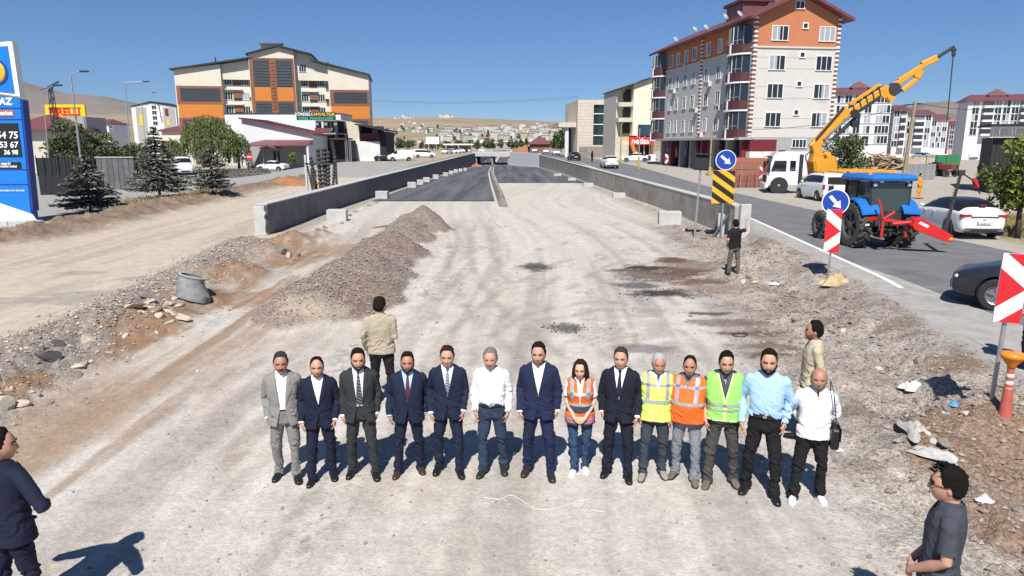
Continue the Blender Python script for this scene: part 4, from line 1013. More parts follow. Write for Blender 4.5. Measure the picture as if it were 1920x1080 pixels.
def car(label, loc, rz, kind='sedan', L=4.5, W=1.8, Hk=1., paint=CARW, roof=None, group=None, detail=2, cat='car', wr=.33, plate=True, sideglass=None, dustyw=False, name='parked_car', rearwin=True):
    root = thing(name, label, cat, loc, rz, group)
    st, rw, ws, sg = KIND[kind]
    if sideglass is not None: sg = sideglass
    hw = W / 2; rings = []
    for t, zb, ze, wb, zt, wt in st:
        y = -L / 2 + L * t; w = hw * wb; h = [(0, zb), (w * .80, zb), (w * .97, zb + .10), (w, .5 * zb + .5 * ze - .02), (w * .985, ze - .03), (w * .955, ze), (hw * wt, zt - .035), (hw * wt * .86, zt), (0, zt + .02)]
        ring = [(x, y, z * Hk) for x, z in h] + [(-x, y, z * Hk) for x, z in h[1:-1][::-1]]
        rings.append(ring)
    n = len(rings[0]); e = MB(); e.loft(rings)
    for k in range(len(rings) - 1):
        for i in range(n):
            fi = k * n + i
            if i in (5, n - 6) and k in sg: e.m[fi] = 1
            if i in (6, 7, n - 8, n - 7) and (k in ws or k in rw): e.m[fi] = 2 if k in ws else 3
            elif roof is not None and i in (5, 6, 7, n - 8, n - 7, n - 6) and min(sg) <= k <= max(sg) and e.m[fi] == 0: e.m[fi] = 4
    me = e.mesh('tmp', [paint, AUTOG, AUTOG, AUTOG, roof or paint], fix=True)
    arch = MB()
    ya, yf = -L / 2 + L * .205, -L / 2 + L * .81
    for y in (ya, yf):
        for s in (-1, 1): arch.cyl((s * (hw - .12), y, wr * 1.02), wr * 1.17, .5, 24, 'x')
    mods = [('SUBSURF', dict(levels=detail))]
    me = evald(me, mods)
    am = arch.mesh('tmp', [PLASTIC], fix=True); ao = bpy.data.objects.new('tmp_arch', am); WS.collection.objects.link(ao)
    me2 = evald(me, [('BOOLEAN', dict(object=ao, operation='DIFFERENCE', solver='FLOAT' if False else 'EXACT'))])
    bpy.data.objects.remove(ao)
    if len(me2.polygons) > 50: me = me2
    # split by what the surface is
    def sub(nm, ids, m, par, push=0.):
        c = me.copy(); b = bmesh.new(); b.from_mesh(c)
        bmesh.ops.delete(b, geom=[f for f in b.faces if f.material_index not in ids], context='FACES')
        if not b.faces: b.free(); return None
        if push:
            b.normal_update()
            vn = {v: v.normal.copy() for v in b.verts}
            for v in b.verts: v.co += vn[v] * push
        for f in b.faces: f.smooth = True; f.material_index = 0
        b.to_mesh(c); b.free(); c.materials.clear(); c.materials.append(m)
        c.set_sharp_from_angle(angle=R(38))
        return inst(nm, c, par)
    allids = set(range(5))
    body = sub('body', {0, 1, 2, 3} if roof is not None else allids, paint, root)
    if roof is not None: sub('roof', {4}, roof, root)
    for nm, ids in (('side_windows', {1}), ('windscreen', {2}), ('rear_window', {3})):
        if nm == 'side_windows':
            for s in (-1, 1):
                c = me.copy(); b = bmesh.new(); b.from_mesh(c)
                bmesh.ops.delete(b, geom=[f for f in b.faces if f.material_index != 1 or f.calc_center_median().x * s < 0], context='FACES')
                b.normal_update()
                for v in b.verts: v.co += v.normal * .006
                for f in b.faces: f.smooth = True; f.material_index = 0
                if b.faces:
                    b.to_mesh(c); c.materials.clear(); c.materials.append(AUTOG); inst('side_window', c, root)
                b.free()
        else: sub(nm, ids, AUTOG, root, .006)
    for y in (ya, yf):
        for s in (-1, 1): wheel(root, s * (hw - .115), y, wr, .20, s, dusty=dustyw)
    zbelt = st[2][2] * Hk
    for s in (-1, 1):                                                  # mirrors, lamps, handles
        part('mirror', paint, root, lambda m_: m_.ell((s * (hw + .07), -L / 2 + L * .665, zbelt + .07), (.10, .06, .075), 8, 6), True)
        if detail > 1:
            part('headlight', CLEARL, root, lambda m_: m_.ell((s * hw * .64, L / 2 - .155, .655 * Hk), (.16, .09, .055), 10, 6), True)
            for y in ((-.12, .62) if kind != 'van' else (.3,)): pbox('door_handle', paint, root, s * hw * .975 - .03, s * hw * .975 + .03, y - .09, y + .09, zbelt - .13, zbelt - .10)
        if kind == 'van': pbox('tail_light', REDL, root, s * hw * .80, s * hw * .975, -L / 2 + .03, -L / 2 + .16, .80 * Hk, 1.12 * Hk, bev=.02)
        else: part('tail_light', REDL, root, lambda m_: m_.bbox(min(s * hw * .50, s * hw * .91), max(s * hw * .50, s * hw * .91), -L / 2 - .012 + (.02 if kind == 'hatch' else .0), -L / 2 + .2, (.84 if kind == 'hatch' else .76) * Hk, (.94 if kind == 'hatch' else .86) * Hk, .02))
    pbox('rear_bumper', PLASTIC, root, -hw * .72, hw * .72, -L / 2 - .012, -L / 2 + .12, .28, .44, bev=.03)
    pbox('front_grille', PLASTIC, root, -hw * .5, hw * .5, L / 2 - .10, L / 2 + .004, .36, .56, bev=.02)
    if plate:
        p = pbox('number_plate', PLATE, root, -.26, .26, -L / 2 - .03, -L / 2 + .02, .58 * Hk, .69 * Hk); pbox('plate_band', PLATEB, p, -.26, -.215, -L / 2 - .034, -L / 2 - .0305, .585 * Hk, .685 * Hk)
    return root
RZ = .5
# heading h (degrees to the right of straight ahead) -> rotation
hd = lambda a: -R(a)
ds = car('white hatchback with a black roof stopped behind the tractor', on(1786, 437), hd(6), 'hatch', 4.4, 1.84, 1.04, CARW, roof=CARK, detail=2, wr=.36, name='hatchback', group=None)
pbox('lamp_strip', PLASTIC, ds, -.5, .5, -2.215, -2.14, .865, .90); pbox('brake_light', REDL, ds, -.12, .12, -2.0, -1.9, 1.30, 1.325)
for s in (-1, 1): pbox('exhaust_trim', ALLOY, ds, s * .62 - .12, s * .62 + .12, -2.24, -2.1, .34, .39, bev=.01)
pbox('crest', CARS, ds, -.05, .05, -2.215, -2.15, .755, .80)
text('75 DS 417', .09, 'lettering', PLASTIC, ds, (.02, -2.236, .635), depth=.002)
van = car('white passenger van with dark windows and roof rails, stopped ahead of the tractor', on(1537, 374), hd(-3), 'van', 4.16, 1.78, .97, CARW, detail=2, cat='van', name='passenger_van', wr=.33, plate=True)
part('rear_glass', AUTOG, van, lambda e: e.bbox(-.62, .62, -2.115, -1.9, 1.12, 1.56, .03))
for s in (-1, 1): part('roof_rail', PLASTIC, van, lambda e: e.tube([(s * .62, -1.5, 1.76), (s * .62, -1.35, 1.83), (s * .62, .25, 1.82), (s * .62, .4, 1.75)], .022, 6))
dk = car('dark sedan driving in at the right edge behind the red and white panel', on(2026, 588), hd(-52), 'sedan', 4.8, 1.86, 1., CARN, detail=2, wr=.35, name='sedan')
car('white hatchback driving away on the asphalt road', on(1142, 315), hd(-2), 'hatch', 4.3, 1.8, 1.02, CARW, detail=1, name='hatchback')
car('dark car driving away ahead of the white hatchback', on(1076, 301), hd(-4), 'hatch', 4.4, 1.8, 1., CARN, detail=1, name='hatchback')
car('white sedan parked below the red tyre shop sign', on(1192, 304), hd(-80), 'sedan', 4.6, 1.8, 1., CARW, detail=1)
car('black estate car parked in the shade of the apartment house', on(1287, 311), hd(-50), 'hatch', 4.5, 1.8, 1.02, CARK, detail=1)
car('black sedan parked nearest the shops of the apartment house', on(1315, 300), hd(-30), 'sedan', 4.5, 1.8, 1., CARK, detail=1)
car('white sedan parked in front of the maroon porch', on(512, 321), hd(-78), 'sedan', 4.5, 1.78, 1., CARW, detail=1)
car('white delivery van facing the willow beside the no entry sign', on(453, 308), hd(8), 'van', 4.4, 1.8, 1.05, CARW, detail=1, cat='van', name='delivery_van')
car('white minibus half hidden between the spruces', on(345, 327), hd(150), 'van', 5.2, 2.0, 1.2, CARW, detail=1, cat='minibus', name='minibus')
car('white pickup by the white workshop wall', on(694, 302), hd(70), 'van', 4.4, 1.8, .95, CARW, detail=1, cat='van', name='delivery_van', sideglass=(4, 5))
car('dark blue car between two white vans', on(726, 302), hd(-100), 'sedan', 4.3, 1.75, 1., CARN, detail=1)
car('white panel van right of the dark blue car', on(751, 302), hd(-105), 'van', 4.4, 1.8, 1., CARW, detail=1, cat='van', name='delivery_van', sideglass=(5,))
car('white people carrier parked alone near the shaded wall', on(796, 296), hd(80), 'van', 4.6, 1.8, .95, CARW, detail=1, cat='van', name='delivery_van')
car('white car parked under an orange awning in the side street', on(1816, 299), hd(10), 'hatch', 4.3, 1.8, 1., CARW, detail=1)
car('white car seen over the hedge on the far left', on(248, 288), hd(80), 'hatch', 4.3, 1.8, 1., CARW, detail=1)
car('silver car parked in the side street past the rubble', on(1731, 303), hd(60), 'hatch', 4.3, 1.8, 1., CARS, detail=1)
far = car('small white car among the traffic beyond the underpass', on(905, 287), hd(85), 'hatch', 4.3, 1.8, 1., CARW, detail=1, group='cars beyond the underpass')
for k, (px, py) in enumerate(((880, 285), (866, 287), (925, 286), (942, 287), (962, 286), (985, 287), (1003, 286), (1024, 288), (852, 288), (838, 289), (1042, 291))):
    copy_tree(far, on(px, py), random.uniform(0, 6))

# ---- blue tractor with the red mower folded at its back
tx, ty = G(1640, 462, .53)
trac = thing('tractor', 'blue cabbed tractor with a red disc mower carried behind it', 'tractor', (tx, ty, .53), hd(-3))
TBLUE = mat('tractor_blue', (.020, .155, .50), .3, spec=.5, var=.05, scale=3); TRED = mat('mower_red', (.60, .022, .02), .35, var=.1, scale=4); TDARK = mat('greasy_chassis', (.035, .034, .033), .7, var=.4, scale=6)
TG = mat('cab_glass', (.035, .05, .05), .06, spec=.7)
for s in (-1, 1):
    w = wheel(trac, s * .82, 0, .79, .46, s, True, 6, 18); wheel(trac, s * .80, 2.35, .53, .34, s, True, 6, 16)
    part('mudguard', TBLUE, trac, lambda e: e.loft([[(s * x_, .94 * math.cos(a), .79 + .94 * math.sin(a) * 1.0 + dz) for x_, dz in ((.42, .05), (1.02, 0), (1.04, -.06), (.42, -.02))] for a in [R(q) for q in range(30, 156, 10)]]), 40)
    part('tail_light', REDL, trac, lambda e: e.bbox(s * .75 - .17, s * .75 + .17, -.99, -.93, 1.02, 1.16, .02)); pbox('reflector', CARW, trac, s * .9 - .07, s * .9 + .07, -.96, -.94, .86, .92)
    for y, z0 in ((-.62, 1.3), (.28, 1.0), (1.05, 1.0)): part('cab_pillar', PLASTIC, trac, lambda e: e.tube([(s * .66, y, z0), (s * .72, y * .9, 2.35)], .045, 8))
    part('side_window', TG, trac, lambda e: e.add([(s * .70, -.55, 1.35), (s * .68, 1.0, 1.0), (s * .70, .92, 2.3), (s * .715, -.5, 2.3)], [(0, 1, 2, 3)]))
    part('mirror', PLASTIC, trac, lambda e: (e.tube([(s * .72, .9, 2.15), (s * 1.25, 1.0, 2.15)], .02, 6), e.bbox(s * 1.27 - .1, s * 1.27 + .1, .98, 1.03, 1.72, 2.1, .02)))
    part('work_lamp', CLEARL, trac, lambda e: e.ell((s * .6, -.66, 2.22), (.08, .05, .07), 8, 6), True)
    part('lower_link', TDARK, trac, lambda e: e.tube([(s * .28, -.25, .5), (s * .36, -1.15, .55)], .05, 8))
    part('lift_rod', TDARK, trac, lambda e: e.tube([(s * .34, -.8, .55), (s * .30, -.5, 1.15)], .03, 6))
part('rear_window', TG, trac, lambda e: e.add([(-.66, -.635, 1.30), (.66, -.635, 1.30), (.70, -.59, 2.3), (-.70, -.59, 2.3)], [(0, 1, 2, 3)]))
part('cab_roof', TBLUE, trac, lambda e: e.loft([[(x_ * sx, y_ * sy + .22, z_) for x_, y_ in ((-1, -.85), (-.9, -1), (.9, -1), (1, -.85), (1, .85), (.9, 1), (-.9, 1), (-1, .85))] for sx, sy, z_ in ((.74, .90, 2.33), (.86, 1.03, 2.36), (.88, 1.05, 2.44), (.80, .97, 2.55), (.55, .7, 2.58))]), 40)
pbox('cab_rear_panel', TDARK, trac, -.62, .62, -.63, -.55, .78, 1.28, bev=.03); part('beacon', AMBER, trac, lambda e: e.lathe([(.07, 2.40), (.07, 2.60), (.04, 2.66), (.01, 2.67)], 10, (-.70, -.45, 0)), True)
pbox('cab_floor', TDARK, trac, -.6, .6, -.5, 1.1, .85, 1.0); pbox('seat', PLASTIC, trac, -.25, .25, -.1, .35, 1.0, 1.28, bev=.05); pbox('seat_back', PLASTIC, trac, -.24, .24, -.22, -.08, 1.28, 1.85, bev=.05); part('steering_wheel', PLASTIC, trac, lambda e: e.lathe([(.19, -.015), (.21, 0), (.19, .015)], 14, (0, .68, 1.45)))
part('bonnet', TBLUE, trac, lambda e: e.loft([[(x_, y_, z_) for x_, z_ in ((-w_, .95), (-w_, zt - .12), (-w_ * .75, zt), (w_ * .75, zt), (w_, zt - .12), (w_, .95))] for y_, w_, zt in ((1.05, .40, 1.66), (2.0, .38, 1.60), (2.8, .34, 1.45), (2.95, .28, 1.30))]), 40)
pbox('chassis', TDARK, trac, -.30, .30, -.35, 2.8, .45, .95); part('rear_axle', TDARK, trac, lambda e: e.cyl((0, 0, .79), .17, 1.3, 12, 'x')); part('front_axle', TDARK, trac, lambda e: e.cyl((0, 2.35, .53), .08, 1.4, 10, 'x'))
pbox('gearbox', TDARK, trac, -.25, .25, -.55, -.2, .40, 1.05, bev=.03); part('top_link', TRED, trac, lambda e: e.tube([(0, -.5, 1.05), (.05, -1.15, 1.0)], .035, 8)); part('exhaust', PLASTIC, trac, lambda e: e.tube([(-.62, 1.15, 1.2), (-.62, 1.15, 2.6)], .05, 8))
mow = thing('disc_mower', 'red disc mower with a folded toothed cutter bar on the tractor linkage', 'mower', (tx, ty, .53), hd(2))
part('headstock', TRED, mow, lambda e: (e.tube([(-.4, -1.2, .5), (-.38, -1.2, 1.1), (-.05, -1.22, 1.35)], .045, 8), e.tube([(.4, -1.2, .5), (.38, -1.2, 1.0), (-.38, -1.2, 1.05)], .05, 8)))
part('brace', TRED, mow, lambda e: e.tube([(-.40, -1.22, 1.10), (-.55, -1.1, 1.75)], .03, 8)); part('frame_arm', TRED, mow, lambda e: e.tube([(-.1, -1.25, .95), (.55, -1.35, 1.02)], .06, 8))
part('belt_guard', TRED, mow, lambda e: e.prism([(.38, .92), (.48, 1.13), (.66, 1.18), (1.72, .62), (1.78, .50), (1.72, .40), (1.55, .40), (.50, .78)], -1.62, -1.40, 'y'))
part('guard_badge', CARW, mow, lambda e: e.prism([(.56, 1.0), (.63, 1.07), (.92, .93), (.88, .85)], -1.628, -1.621, 'y')); part('guard_light', AMBER, mow, lambda e: e.ell((1.70, -1.55, .47), (.12, .12, .09), 10, 6), True)
part('cutter_bar', TDARK, mow, lambda e: e.tube([(1.62, -1.30, .52), (1.75, -1.28, 1.3), (1.95, -1.25, 2.62)], [(.05, .035)] * 3, 6))
kn = MB(); kn.prism([(0, -.035), (-.10, 0), (0, .035)], -.012, .012, 'y'); kn = kn.mesh('knife_tooth', TDARK)
for q in range(26):
    u = .04 + q * .037; z = .52 + 2.1 * u; inst('knife_tooth', kn, mow, (1.60 + .35 * u - .02, -1.29, z))
part('bar_head', TDARK, mow, lambda e: (e.box(1.86, 2.06, -1.3, -1.2, 2.56, 2.74))); part('swath_board', TRED, mow, lambda e: e.add([(2.35, -1.2, 2.45), (2.52, -1.15, 2.50), (2.72, -1.1, 2.16), (2.50, -1.1, 2.14)], [(0, 1, 2, 3), (3, 2, 1, 0)])); part('swath_stick', TDARK, mow, lambda e: e.tube([(2.02, -1.25, 2.62), (2.4, -1.2, 2.4), (2.72, -1.15, 1.95)], .025, 6))
part('drive_shaft', TDARK, mow, lambda e: e.tube([(0, -.55, .62), (.45, -1.35, .8)], .05, 8))

# ---- white truck with the orange loader crane
cx, cy, cz = on(1492, 361)
TRZ = hd(-78)
trk = thing('crane_truck', 'white truck cab with an orange loader crane behind it', 'truck', (cx, cy, cz), TRZ)
def cabring(w): return [(x_, y_) for x_, y_ in w]
part('cab', CARW, trk, lambda e: e.prism([(.15, .62), (2.15, .55), (2.30, .75), (2.28, 1.45), (1.96, 2.62), (1.70, 2.98), (.9, 3.02), (.15, 2.95)], -1.22, 1.22, 'x'))
part('windscreen', AUTOG, trk, lambda e: e.add([(-1.1, 2.295, 1.50), (1.1, 2.295, 1.50), (1.05, 1.99, 2.58), (-1.05, 1.99, 2.58)], [(0, 1, 2, 3)]))
for s in (-1, 1):
    part('door_window', AUTOG, trk, lambda e: e.prism([(1.0, 1.58), (2.05, 1.58), (1.83, 2.36), (1.0, 2.36)], s * 1.215, s * 1.232, 'x')); pbox('rear_side_window', AUTOG, trk, s * 1.215, s * 1.232, .36, .76, 1.62, 2.36)
    pbox('mirror', PLASTIC, trk, s * 1.26, s * 1.42, 2.12, 2.26, 1.5, 2.3, bev=.03); pbox('step', PLASTIC, trk, s * 1.12, s * 1.235, .9, 1.3, .40, .72, bev=.02)
    part('wheel_arch', PLASTIC, trk, lambda e: e.lathe([(.64, s * 1.20), (.64, s * 1.228), (.10, s * 1.228)], 18, (0, 1.42, .55), 'x', False)); pbox('headlight', CLEARL, trk, s * .78, s * 1.13, 2.20, 2.33, .62, .80, bev=.02); pbox('side_skirt_panel', CARW, trk, s * 1.2, s * 1.236, .2, .78, .62, 1.1)
    wheel(trk, s * 1.08, 1.42, .50, .28, s, True, 8); wheel(trk, s * 1.05, -3.1, .50, .5, s, True, 8); wheel(trk, s * 1.05, -4.3, .50, .5, s, True, 8)
    pbox('fuel_tank', ALLOY, trk, s * .75, s * 1.2, -1.6, -.4, .5, 1.05, bev=.06)
part('sun_visor', PLASTIC, trk, lambda e: e.box(-1.0, 1.0, 1.98, 2.18, 2.60, 2.68)); pbox('bumper', CARW, trk, -1.22, 1.22, 2.15, 2.42, .38, .72, bev=.05); pbox('grille', PLASTIC, trk, -.85, .85, 2.27, 2.315, .80, 1.25); pbox('roof_hatch', PLASTIC, trk, -.3, .3, 1.0, 1.4, 3.0, 3.1, bev=.03); pbox('exhaust_stack', PLASTIC, trk, -1.1, -.85, -.15, .1, .8, 2.8)
pbox('chassis', TDARK, trk, -.45, .45, -5.6, 1.9, .62, .92); 
CORANGE = mat('crane_orange', (.68, .31, .022), .4, var=.08, scale=3); CDARK = mat('crane_dark_steel', (.05, .055, .062), .5, metal=.3)
pbox('flatbed', CDARK, trk, -1.22, 1.22, -6.3, -1.9, 1.05, 1.22); pbox('flatbed_side', CORANGE, trk, 1.2, 1.25, -6.3, -1.9, 1.225, 1.75); pbox('flatbed_side', CORANGE, trk, -1.25, -1.2, -6.3, -1.9, 1.225, 1.75); pbox('tailboard', CORANGE, trk, -1.2, 1.2, -6.36, -6.3, 1.225, 1.75)
# crane: real places from the photograph at the truck's own distance
crn = thing('loader_crane', 'orange knuckle boom crane raised over the truck with a hanging cable', 'crane', (cx, cy, cz))
CY = cy + .4
def cp(px, py, dy=0.): x, y, z = D(px, py, CY + dy); return Vector((x - cx, y - cy, z - cz))
def beam(name, a, b, w, h, m, w2=None, h2=None, par=crn):
    d = (b - a).normalized(); sd = Vector((0, 1, 0)); up = sd.cross(d).normalized(); w2 = w if w2 is None else w2; h2 = h if h2 is None else h2
    e = MB(); r = []
    for p, ww, hh in ((a, w, h), (b, w2, h2)): r.append([p + sd * ww / 2 * i + up * hh / 2 * j for i, j in ((-1, -.8), (-.8, -1), (.8, -1), (1, -.8), (1, .8), (.8, 1), (-.8, 1), (-1, .8))])
    e.loft(r); e.fix = True; return e.build(name, m, par)
beam('crane_base', cp(1543, 330), cp(1540, 298), 1.5, 1.75, CORANGE); beam('control_cage', cp(1552, 300, -.3), cp(1556, 322, -.3), .1, 1.3, PLASTIC)
beam('column', cp(1535, 300), cp(1526, 268), .62, .62, CORANGE); beam('column_side', cp(1522, 305), cp(1528, 286), .9, .4, CORANGE); beam('column_side', cp(1556, 305), cp(1548, 287), .9, .4, CORANGE)
b1 = beam('main_boom', cp(1523, 278), cp(1588, 205), .48, .74, CORANGE, .42, .60)
beam('main_boom', cp(1580, 219), cp(1655, 168), .42, .46, CORANGE, .38, .42); beam('boom_underplate', cp(1594, 218), cp(1646, 184), .30, .30, CDARK); beam('lift_cylinder', cp(1545, 262, -.32), cp(1600, 212, -.32), .16, .16, ALLOY); beam('lift_cylinder', cp(1560, 262), cp(1612, 214), .2, .24, CDARK)
beam('upper_boom_tube', cp(1592, 196), cp(1650, 158), .26, .22, CORANGE); beam('boom_gap', cp(1590, 208), cp(1655, 163), .2, .16, CDARK); beam('hose_bundle', cp(1530, 262, -.3), cp(1583, 200, -.3), .08, .14, PLASTIC); beam('jib_gap', cp(1690, 154), cp(1744, 116), .2, .12, CDARK)
for q in range(5): beam('boom_clamp', cp(1600 + 12 * q - 3, 203 - 8.6 * q - 6), cp(1600 + 12 * q, 203 - 8.6 * q + 8), .50, .10, CDARK)
for px, py, r_ in ((1602, 213, .30), (1603, 232, .28)): part('hose_drum', PLASTIC, crn, lambda e: e.cyl(cp(px, py, -.3), r_, .35, 14, 'y'))
part('knuckle', CORANGE, crn, lambda e: e.cyl(cp(1660, 172), .46, .44, 14, 'y')); part('knuckle_wheel', CDARK, crn, lambda e: e.cyl(cp(1675, 167, -.05), .44, .50, 16, 'y')); beam('knuckle_plate', cp(1655, 165), cp(1672, 188), .48, .5, CORANGE)
b2 = beam('jib', cp(1672, 163), cp(1735, 120), .34, .36, CORANGE, .32, .34); beam('jib', cp(1684, 150), cp(1748, 110), .26, .20, CORANGE); beam('jib_tip', cp(1728, 122), cp(1756, 109), .34, .46, CORANGE); beam('jib_cylinder', cp(1672, 182), cp(1695, 166), .12, .14, CDARK); beam('jib_cylinder', cp(1692, 170), cp(1724, 143), .26, .32, CORANGE); beam('jib_bracket', cp(1718, 146), cp(1726, 132), .34, .5, CORANGE)
beam('extension', cp(1752, 111), cp(1786, 89), .18, .24, CDARK); beam('extension_head', cp(1784, 88), cp(1790, 97), .2, .3, CDARK)
part('cable', CDARK, crn, lambda e: e.tube([cp(1788, 96), cp(1783, 150), cp(1776, 226)], [.05, .045, .045], 6)); part('hook', CDARK, crn, lambda e: e.ell(cp(1788, 101), (.16, .12, .22), 8, 6))
for off in (0, .13, .26): part('hose', PLASTIC, crn, lambda e: e.tube([cp(1560, 292, -.5), cp(1572, 283 - off * 30, -.5), cp(1576, 305, -.5), cp(1566, 318, -.5)], .035, 6))
part('hose', PLASTIC, crn, lambda e: e.tube([cp(1512, 302, -.5), cp(1510, 292, -.5), cp(1522, 282, -.5)], .05, 6))
# ---- red and green farm tractor with trailer past the wood heap
gx, gy, gz = on(1775, 322)
grn = thing('farm_trailer', 'green box trailer with a small red and cream tractor in front of the rubble', 'trailer', (gx, gy, gz), hd(35))
GRN = mat('trailer_green', (.035, .20, .075), .5, var=.15, scale=3)
pbox('box', GRN, grn, -1.1, 1.1, -1.8, 1.8, .75, 1.9); 
for q in range(9): pbox('rib', GRN, grn, -1.15, -1.102, -1.75 + q * .43, -1.65 + q * .43, .75, 1.9)
for s in (-1, 1):
    for y in (-.9, .9): wheel(grn, s * .95, y, .42, .25, s, True, 6)
sx_, sy_, sz_ = on(1752, 330)
st_ = thing('farm_tractor', 'small old tractor with a cream roof parked by the green trailer', 'tractor', (sx_, sy_, sz_), hd(160))
for s in (-1, 1): wheel(st_, s * .75, 0, .65, .34, s, True, 6, 14); wheel(st_, s * .6, 1.75, .36, .2, s, True, 6)
pbox('bonnet', mat('faded_red_paint', (.22, .05, .04), .6, var=.2), st_, -.3, .3, .5, 2.1, .7, 1.25, bev=.06); pbox('roof', CREAM, st_, -.75, .75, -.7, .7, 2.1, 2.2, bev=.03); pbox('seat', PLASTIC, st_, -.25, .25, -.3, .2, 1.0, 1.4, bev=.05)
for a in (-.65, .65):
    for b in (-.6, .6): part('roof_post', PLASTIC, st_, lambda e: e.tube([(a, b, .9), (a, b, 2.1)], .03, 6))
# ---------------------------------------------------------------- signs, poles, totem, fences
BLUES = mat('sign_blue', (.012, .055, .36), .4); WHITES = mat('sign_white', (.80, .80, .80), .4); REDS = mat('sign_red', (.62, .018, .025), .4); YELS = mat('sign_yellow', (.80, .42, .02), .45); BLKS = mat('sign_black', (.015, .015, .016), .5)
ORC = mat('faded_orange_plastic', (.50, .115, .085), .6, var=.12)
def arrow(root, r, ang, y=-.016):
    """white arrow pointing down to the right"""
    c, s = math.cos(ang), math.sin(ang)
    pts = [(-.62, .13), (.10, .13), (.10, .36), (.62, 0), (.10, -.36), (.10, -.13), (-.62, -.13)]
    part('arrow', WHITES, root, lambda e: e.prism([(r * (a * c - b * s), r * (a * s + b * c)) for a, b in pts], y - .004, y, 'y'))
def disc(root, z, r, ang, y=0.):
    d = part('sign_disc', BLUES, root, lambda e: e.cyl((0, y - .006, z), r * .94, .02, 32, 'y'))
    part('rim', WHITES, d, lambda e: e.lathe([(r * .93, y - .022), (r, y - .022), (r, y + .006), (r * .93, y + .006)], 32, (0, 0, z), 'y', False))
    c, s = math.cos(ang), math.sin(ang)
    pts = [(-.62, .13), (.10, .13), (.10, .36), (.62, 0), (.10, -.36), (.10, -.13), (-.62, -.13)]
    part('arrow', WHITES, d, lambda e: e.prism([(r * (a * c - b * s), z + r * (a * s + b * c)) for a, b in pts], y - .024, y - .017, 'y'))
def clip_poly(poly, w, h):
    """keep a polygon inside the rectangle |x| <= w, |z| <= h"""
    for ax, sg, lim in ((0, 1, w), (0, -1, w), (1, 1, h), (1, -1, h)):
        out = []
        for a, b in zip(poly, poly[1:] + poly[:1]):
            ia, ib = sg * a[ax] <= lim, sg * b[ax] <= lim
            if ia: out.append(a)
            if ia != ib:
                t = (lim - sg * a[ax]) / (sg * b[ax] - sg * a[ax]); out.append((a[0] + t * (b[0] - a[0]), a[1] + t * (b[1] - a[1])))
        poly = out
        if not poly: return []
    return poly
def chevron_panel(root, z, w, h, flip=1, y=0., period=.62, name='chevron_panel'):
    """red and white bands that meet in a point at one edge"""
    b = pbox(name, WHITES, root, -w / 2, w / 2, y - .02, y + .01, z - h / 2, z + h / 2)
    k = w * .75
    for q in range(-3, 4):
        c = q * period
        poly = [(-w, c + w * .75 * 1.33), (w / 2 * 1.0, c), (w / 2, c + period / 2), (-w, c + period / 2 + w)] if False else None
    pt = w / 2
    def band(z0, z1):
        # arms run from the left edge to the tip on the right, mirrored about the panel's middle
        for sg in (1, -1):
            p = [(-w / 2, sg * (z0 + w * .85)), (w / 2, sg * z0), (w / 2, sg * z1), (-w / 2, sg * (z1 + w * .85))]
            p = clip_poly(p, w / 2, h / 2)
            if len(p) > 2: part('red_band', REDS, b, lambda e: e.prism([(flip * a, z + q) for a, q in p], y - .026, y - .0205, 'y'))
    p = clip_poly([(-w / 2, w * .85), (w / 2, 0), (-w / 2, -w * .85)], w / 2, h / 2)
    part('red_arrowhead', REDS, b, lambda e: e.prism([(flip * a, z + q) for a, q in p], y - .026, y - .0205, 'y'))
    band(.36 * h / 1.35 * 1.0, .80 * h / 1.35)
    return b
def post(root, z, r=.03, m=STEELG, z0=-.3, dx=0., y=.03): return part('post', m, root, lambda e: e.cyl((dx, y, (z + z0) / 2), r, z - z0, 10))
# keep right sign over the striped board
x, y, z = on(1352, 446); z0 = z
k = y / 1000
def zat(py, Y, px=960): return D(px, py, Y)[2]
s1 = thing('road_sign', 'round blue arrow sign above a yellow and black striped board', 'sign', (x, y, z), R(-8))
hz = zat(300, y) - z; disc(s1, hz, .44, R(-40)); post(s1, hz + .3, .035, z0=-.4)
bz, bw, bh = zat(350, y) - z, .96, 1.50
b = pbox('striped_board', YELS, s1, -.52, .44, -.015, .01, bz - .74, bz + .72)
for q in range(-4, 5):
    p = clip_poly([(-.6, q * .52 + .42), (.6, q * .52 - .42), (.6, q * .52 - .42 - .26), (-.6, q * .52 + .42 - .26)], .475, .72)
    if len(p) > 2: part('black_stripe', BLKS, b, lambda e: e.prism([(a - .04, bz - .01 + c) for a, c in p], -.022, -.0155, 'y'))
s1b = thing('road_sign', 'narrow red and white panel turned edge on behind the striped board', 'sign', (x + .55, y + .6, z), R(55)); chevron_panel(s1b, bz, .42, 1.5); post(s1b, bz + .6, z0=-.5)
# white end posts of the wall, with a dark brace
t = thing('marker_post', 'two white boards and a dark brace on the wall end behind the striped board', 'post', (x + .35, y + .35, z)); pbox('board', CONCP, t, -.42, -.12, .0, .06, -.4, 1.35); pbox('board', CONCP, t, .22, .46, .25, .31, -.4, 1.5); part('brace', CDARK, t, lambda e: e.tube([(-.75, -.2, -.1), (.02, .02, 1.0)], .06, 8))
# keep right sign over the chevron panel, middle right
x, y, z = on(1553, 522)
s2 = thing('road_sign', 'round blue arrow sign above a red and white panel beside the tractor', 'sign', (x, y, z), R(-16))
disc(s2, zat(379, y) - z, .36, R(-48)); post(s2, zat(379, y) - z, .028, z0=-.4); c_ = zat(433, y) - z; chevron_panel(s2, c_, .40, 1.22, y=-.012)
